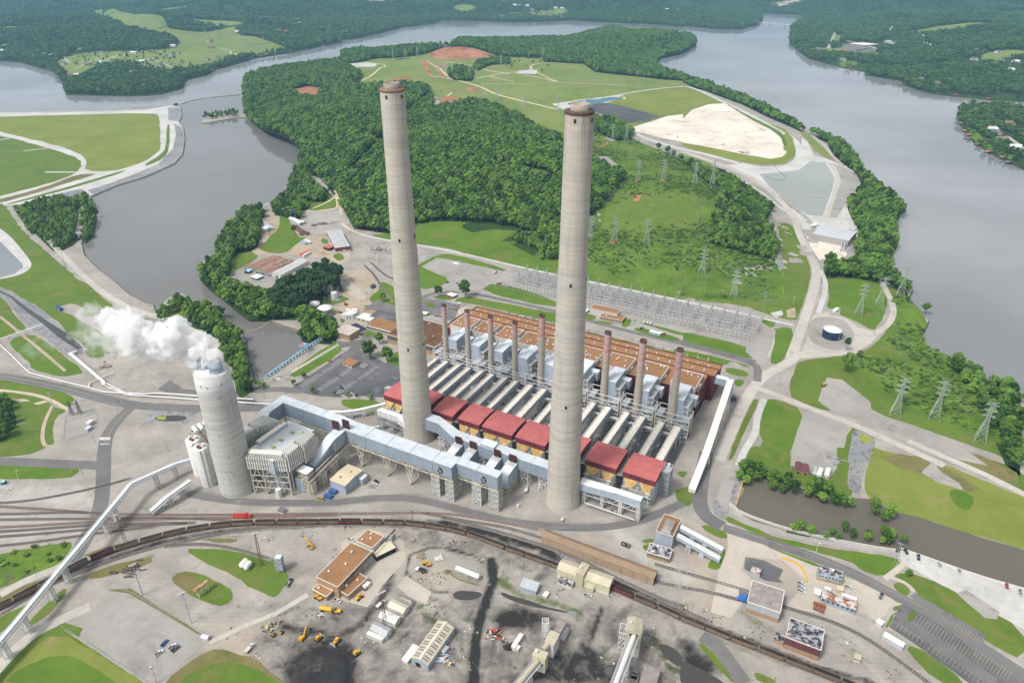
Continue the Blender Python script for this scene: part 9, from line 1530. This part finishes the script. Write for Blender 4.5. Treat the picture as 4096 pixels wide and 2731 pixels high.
# ------------------------------------------------------------------ steam plume and drifting wisps
def steam(name,pts,density,seed,n,vox,amp):
 rs=random.Random(seed);bm=bmesh.new();P=[(Vector((*flat(p,z),z)),r)for p,z,r in pts]
 for k in range(n):
  f=(k+rs.random())/n*(len(P)-1.001);i=int(f);c=P[i][0].lerp(P[i+1][0],f-i);r=P[i][1]+(P[i+1][1]-P[i][1])*(f-i);d=Vector((rs.gauss(0,1),rs.gauss(0,1),rs.gauss(0,1)))*r*.42
  bmesh.ops.create_icosphere(bm,subdivisions=2,radius=r*rs.uniform(.4,.75),matrix=Matrix.Translation(c+d))
 me=bpy.data.meshes.new(name);bm.to_mesh(me);bm.free();o=bpy.data.objects.new(name,me);COL.objects.link(o);m=o.modifiers.new('merge','REMESH');m.mode='VOXEL';m.voxel_size=vox
 dg=bpy.context.evaluated_depsgraph_get();me2=bpy.data.meshes.new_from_object(o.evaluated_get(dg));o.modifiers.clear();o.data=me2;co=[v.co.copy()for v in me2.vertices];nr=[v.normal.copy()for v in me2.vertices]
 for v,c,q in zip(me2.vertices,co,nr):v.co=c+q*(amp*(abs(noise.noise(c*.11))*2.2+abs(noise.noise(c*.27))*1.2+abs(noise.noise(c*.6))*.6-.7))
 mt=bpy.data.materials.new(name);mt.use_nodes=True;N=mt.node_tree.nodes;N.remove(N['Principled BSDF']);pv=N.new('ShaderNodeVolumePrincipled');pv.inputs['Color'].default_value=(1,1,1,1);pv.inputs['Density'].default_value=density;pv.inputs['Anisotropy'].default_value=.2
 tc=N.new('ShaderNodeNewGeometry');nz=N.new('ShaderNodeTexNoise');nz.inputs['Scale'].default_value=.1;nz.inputs['Detail'].default_value=6;nz.inputs['Distortion'].default_value=.5;mr=N.new('ShaderNodeMapRange');mr.inputs['From Min'].default_value=.4;mr.inputs['From Max'].default_value=.72;mr.inputs['To Max'].default_value=density*3
 for a_,b_ in((tc.outputs['Position'],nz.inputs['Vector']),(nz.outputs['Fac'],mr.inputs[0]),(mr.outputs[0],pv.inputs['Density'])):mt.node_tree.links.new(a_,b_)
 mt.node_tree.links.new(pv.outputs[0],N['Material Output'].inputs['Volume']);me2.materials.clear();me2.materials.append(mt);tag(o,kind='stuff')
steam('steam_plume',[((494,828),119,5),((472,815),121,8),((440,800),124,10.5),((400,790),127,12.5),((360,778),130,13),((325,768),133,12),((290,755),136,10),((258,742),138,8),((232,732),140,4.5)],.36,3,120,.9,3.0)
steam('steam_wisps',[((300,775),136,14),((250,745),141,13),((225,735),143,10),((215,742),144,6)],.03,5,40,1.6,3)
steam('steam_wisps',[((255,800),132,8),((225,785),134,9),((195,775),135,7),((170,770),136,4)],.02,6,26,1.5,3);steam('steam_wisps',[((110,800),120,7),((85,795),122,8),((60,805),122,5)],.012,8,16,1.5,3)
# ------------------------------------------------------------------ light, sky, haze
wld=bpy.data.worlds.new("World");scene.world=wld;wld.use_nodes=True
nt=wld.node_tree;bg=nt.nodes['Background']
SUN_EL,SUN_AZ=R(56),R(232)
sky=nt.nodes.new('ShaderNodeTexSky');sky.sky_type='NISHITA';sky.sun_disc=False;sky.sun_elevation=SUN_EL;sky.sun_rotation=SUN_AZ
sky.air_density=1.0;sky.dust_density=4.0;sky.ozone_density=1.0
hs=nt.nodes.new('ShaderNodeHueSaturation');hs.inputs['Saturation'].default_value=.14
nt.links.new(sky.outputs[0],hs.inputs['Color']);nt.links.new(hs.outputs[0],bg.inputs['Color']);bg.inputs['Strength'].default_value=.105
sl=bpy.data.lights.new('sun','SUN');so=bpy.data.objects.new('sun',sl);COL.objects.link(so)
sl.energy=1.5;sl.angle=R(11);sl.color=(1,.96,.91)
d=Vector((math.sin(SUN_AZ)*math.cos(SUN_EL),math.cos(SUN_AZ)*math.cos(SUN_EL),math.sin(SUN_EL)))
so.rotation_euler=d.to_track_quat('Z','Y').to_euler();so.location=(0,0,900)
hz=MB();hz.box((-8800,-260,-8),(8800,10300,640),None);hz.m=[];hz.mi=[0]*len(hz.f)
m=bpy.data.materials.new('haze');m.use_nodes=True;N=m.node_tree.nodes;N.remove(N['Principled BSDF'])
pv=N.new('ShaderNodeVolumePrincipled');pv.inputs['Color'].default_value=(.36,.68,1,1);pv.inputs['Density'].default_value=.000058;pv.inputs['Anisotropy'].default_value=.2
m.node_tree.links.new(pv.outputs[0],N['Material Output'].inputs['Volume'])
hz.m=[m];ho=hz.build('haze');tag(ho,kind='stuff')
scene.cycles.volume_bounces=10;scene.cycles.max_bounces=12;scene.cycles.diffuse_bounces=3
scene.cycles.volume_step_rate=1
scene.view_settings.view_transform='Standard';scene.view_settings.look='None';scene.view_settings.exposure=.85;scene.view_settings.gamma=1
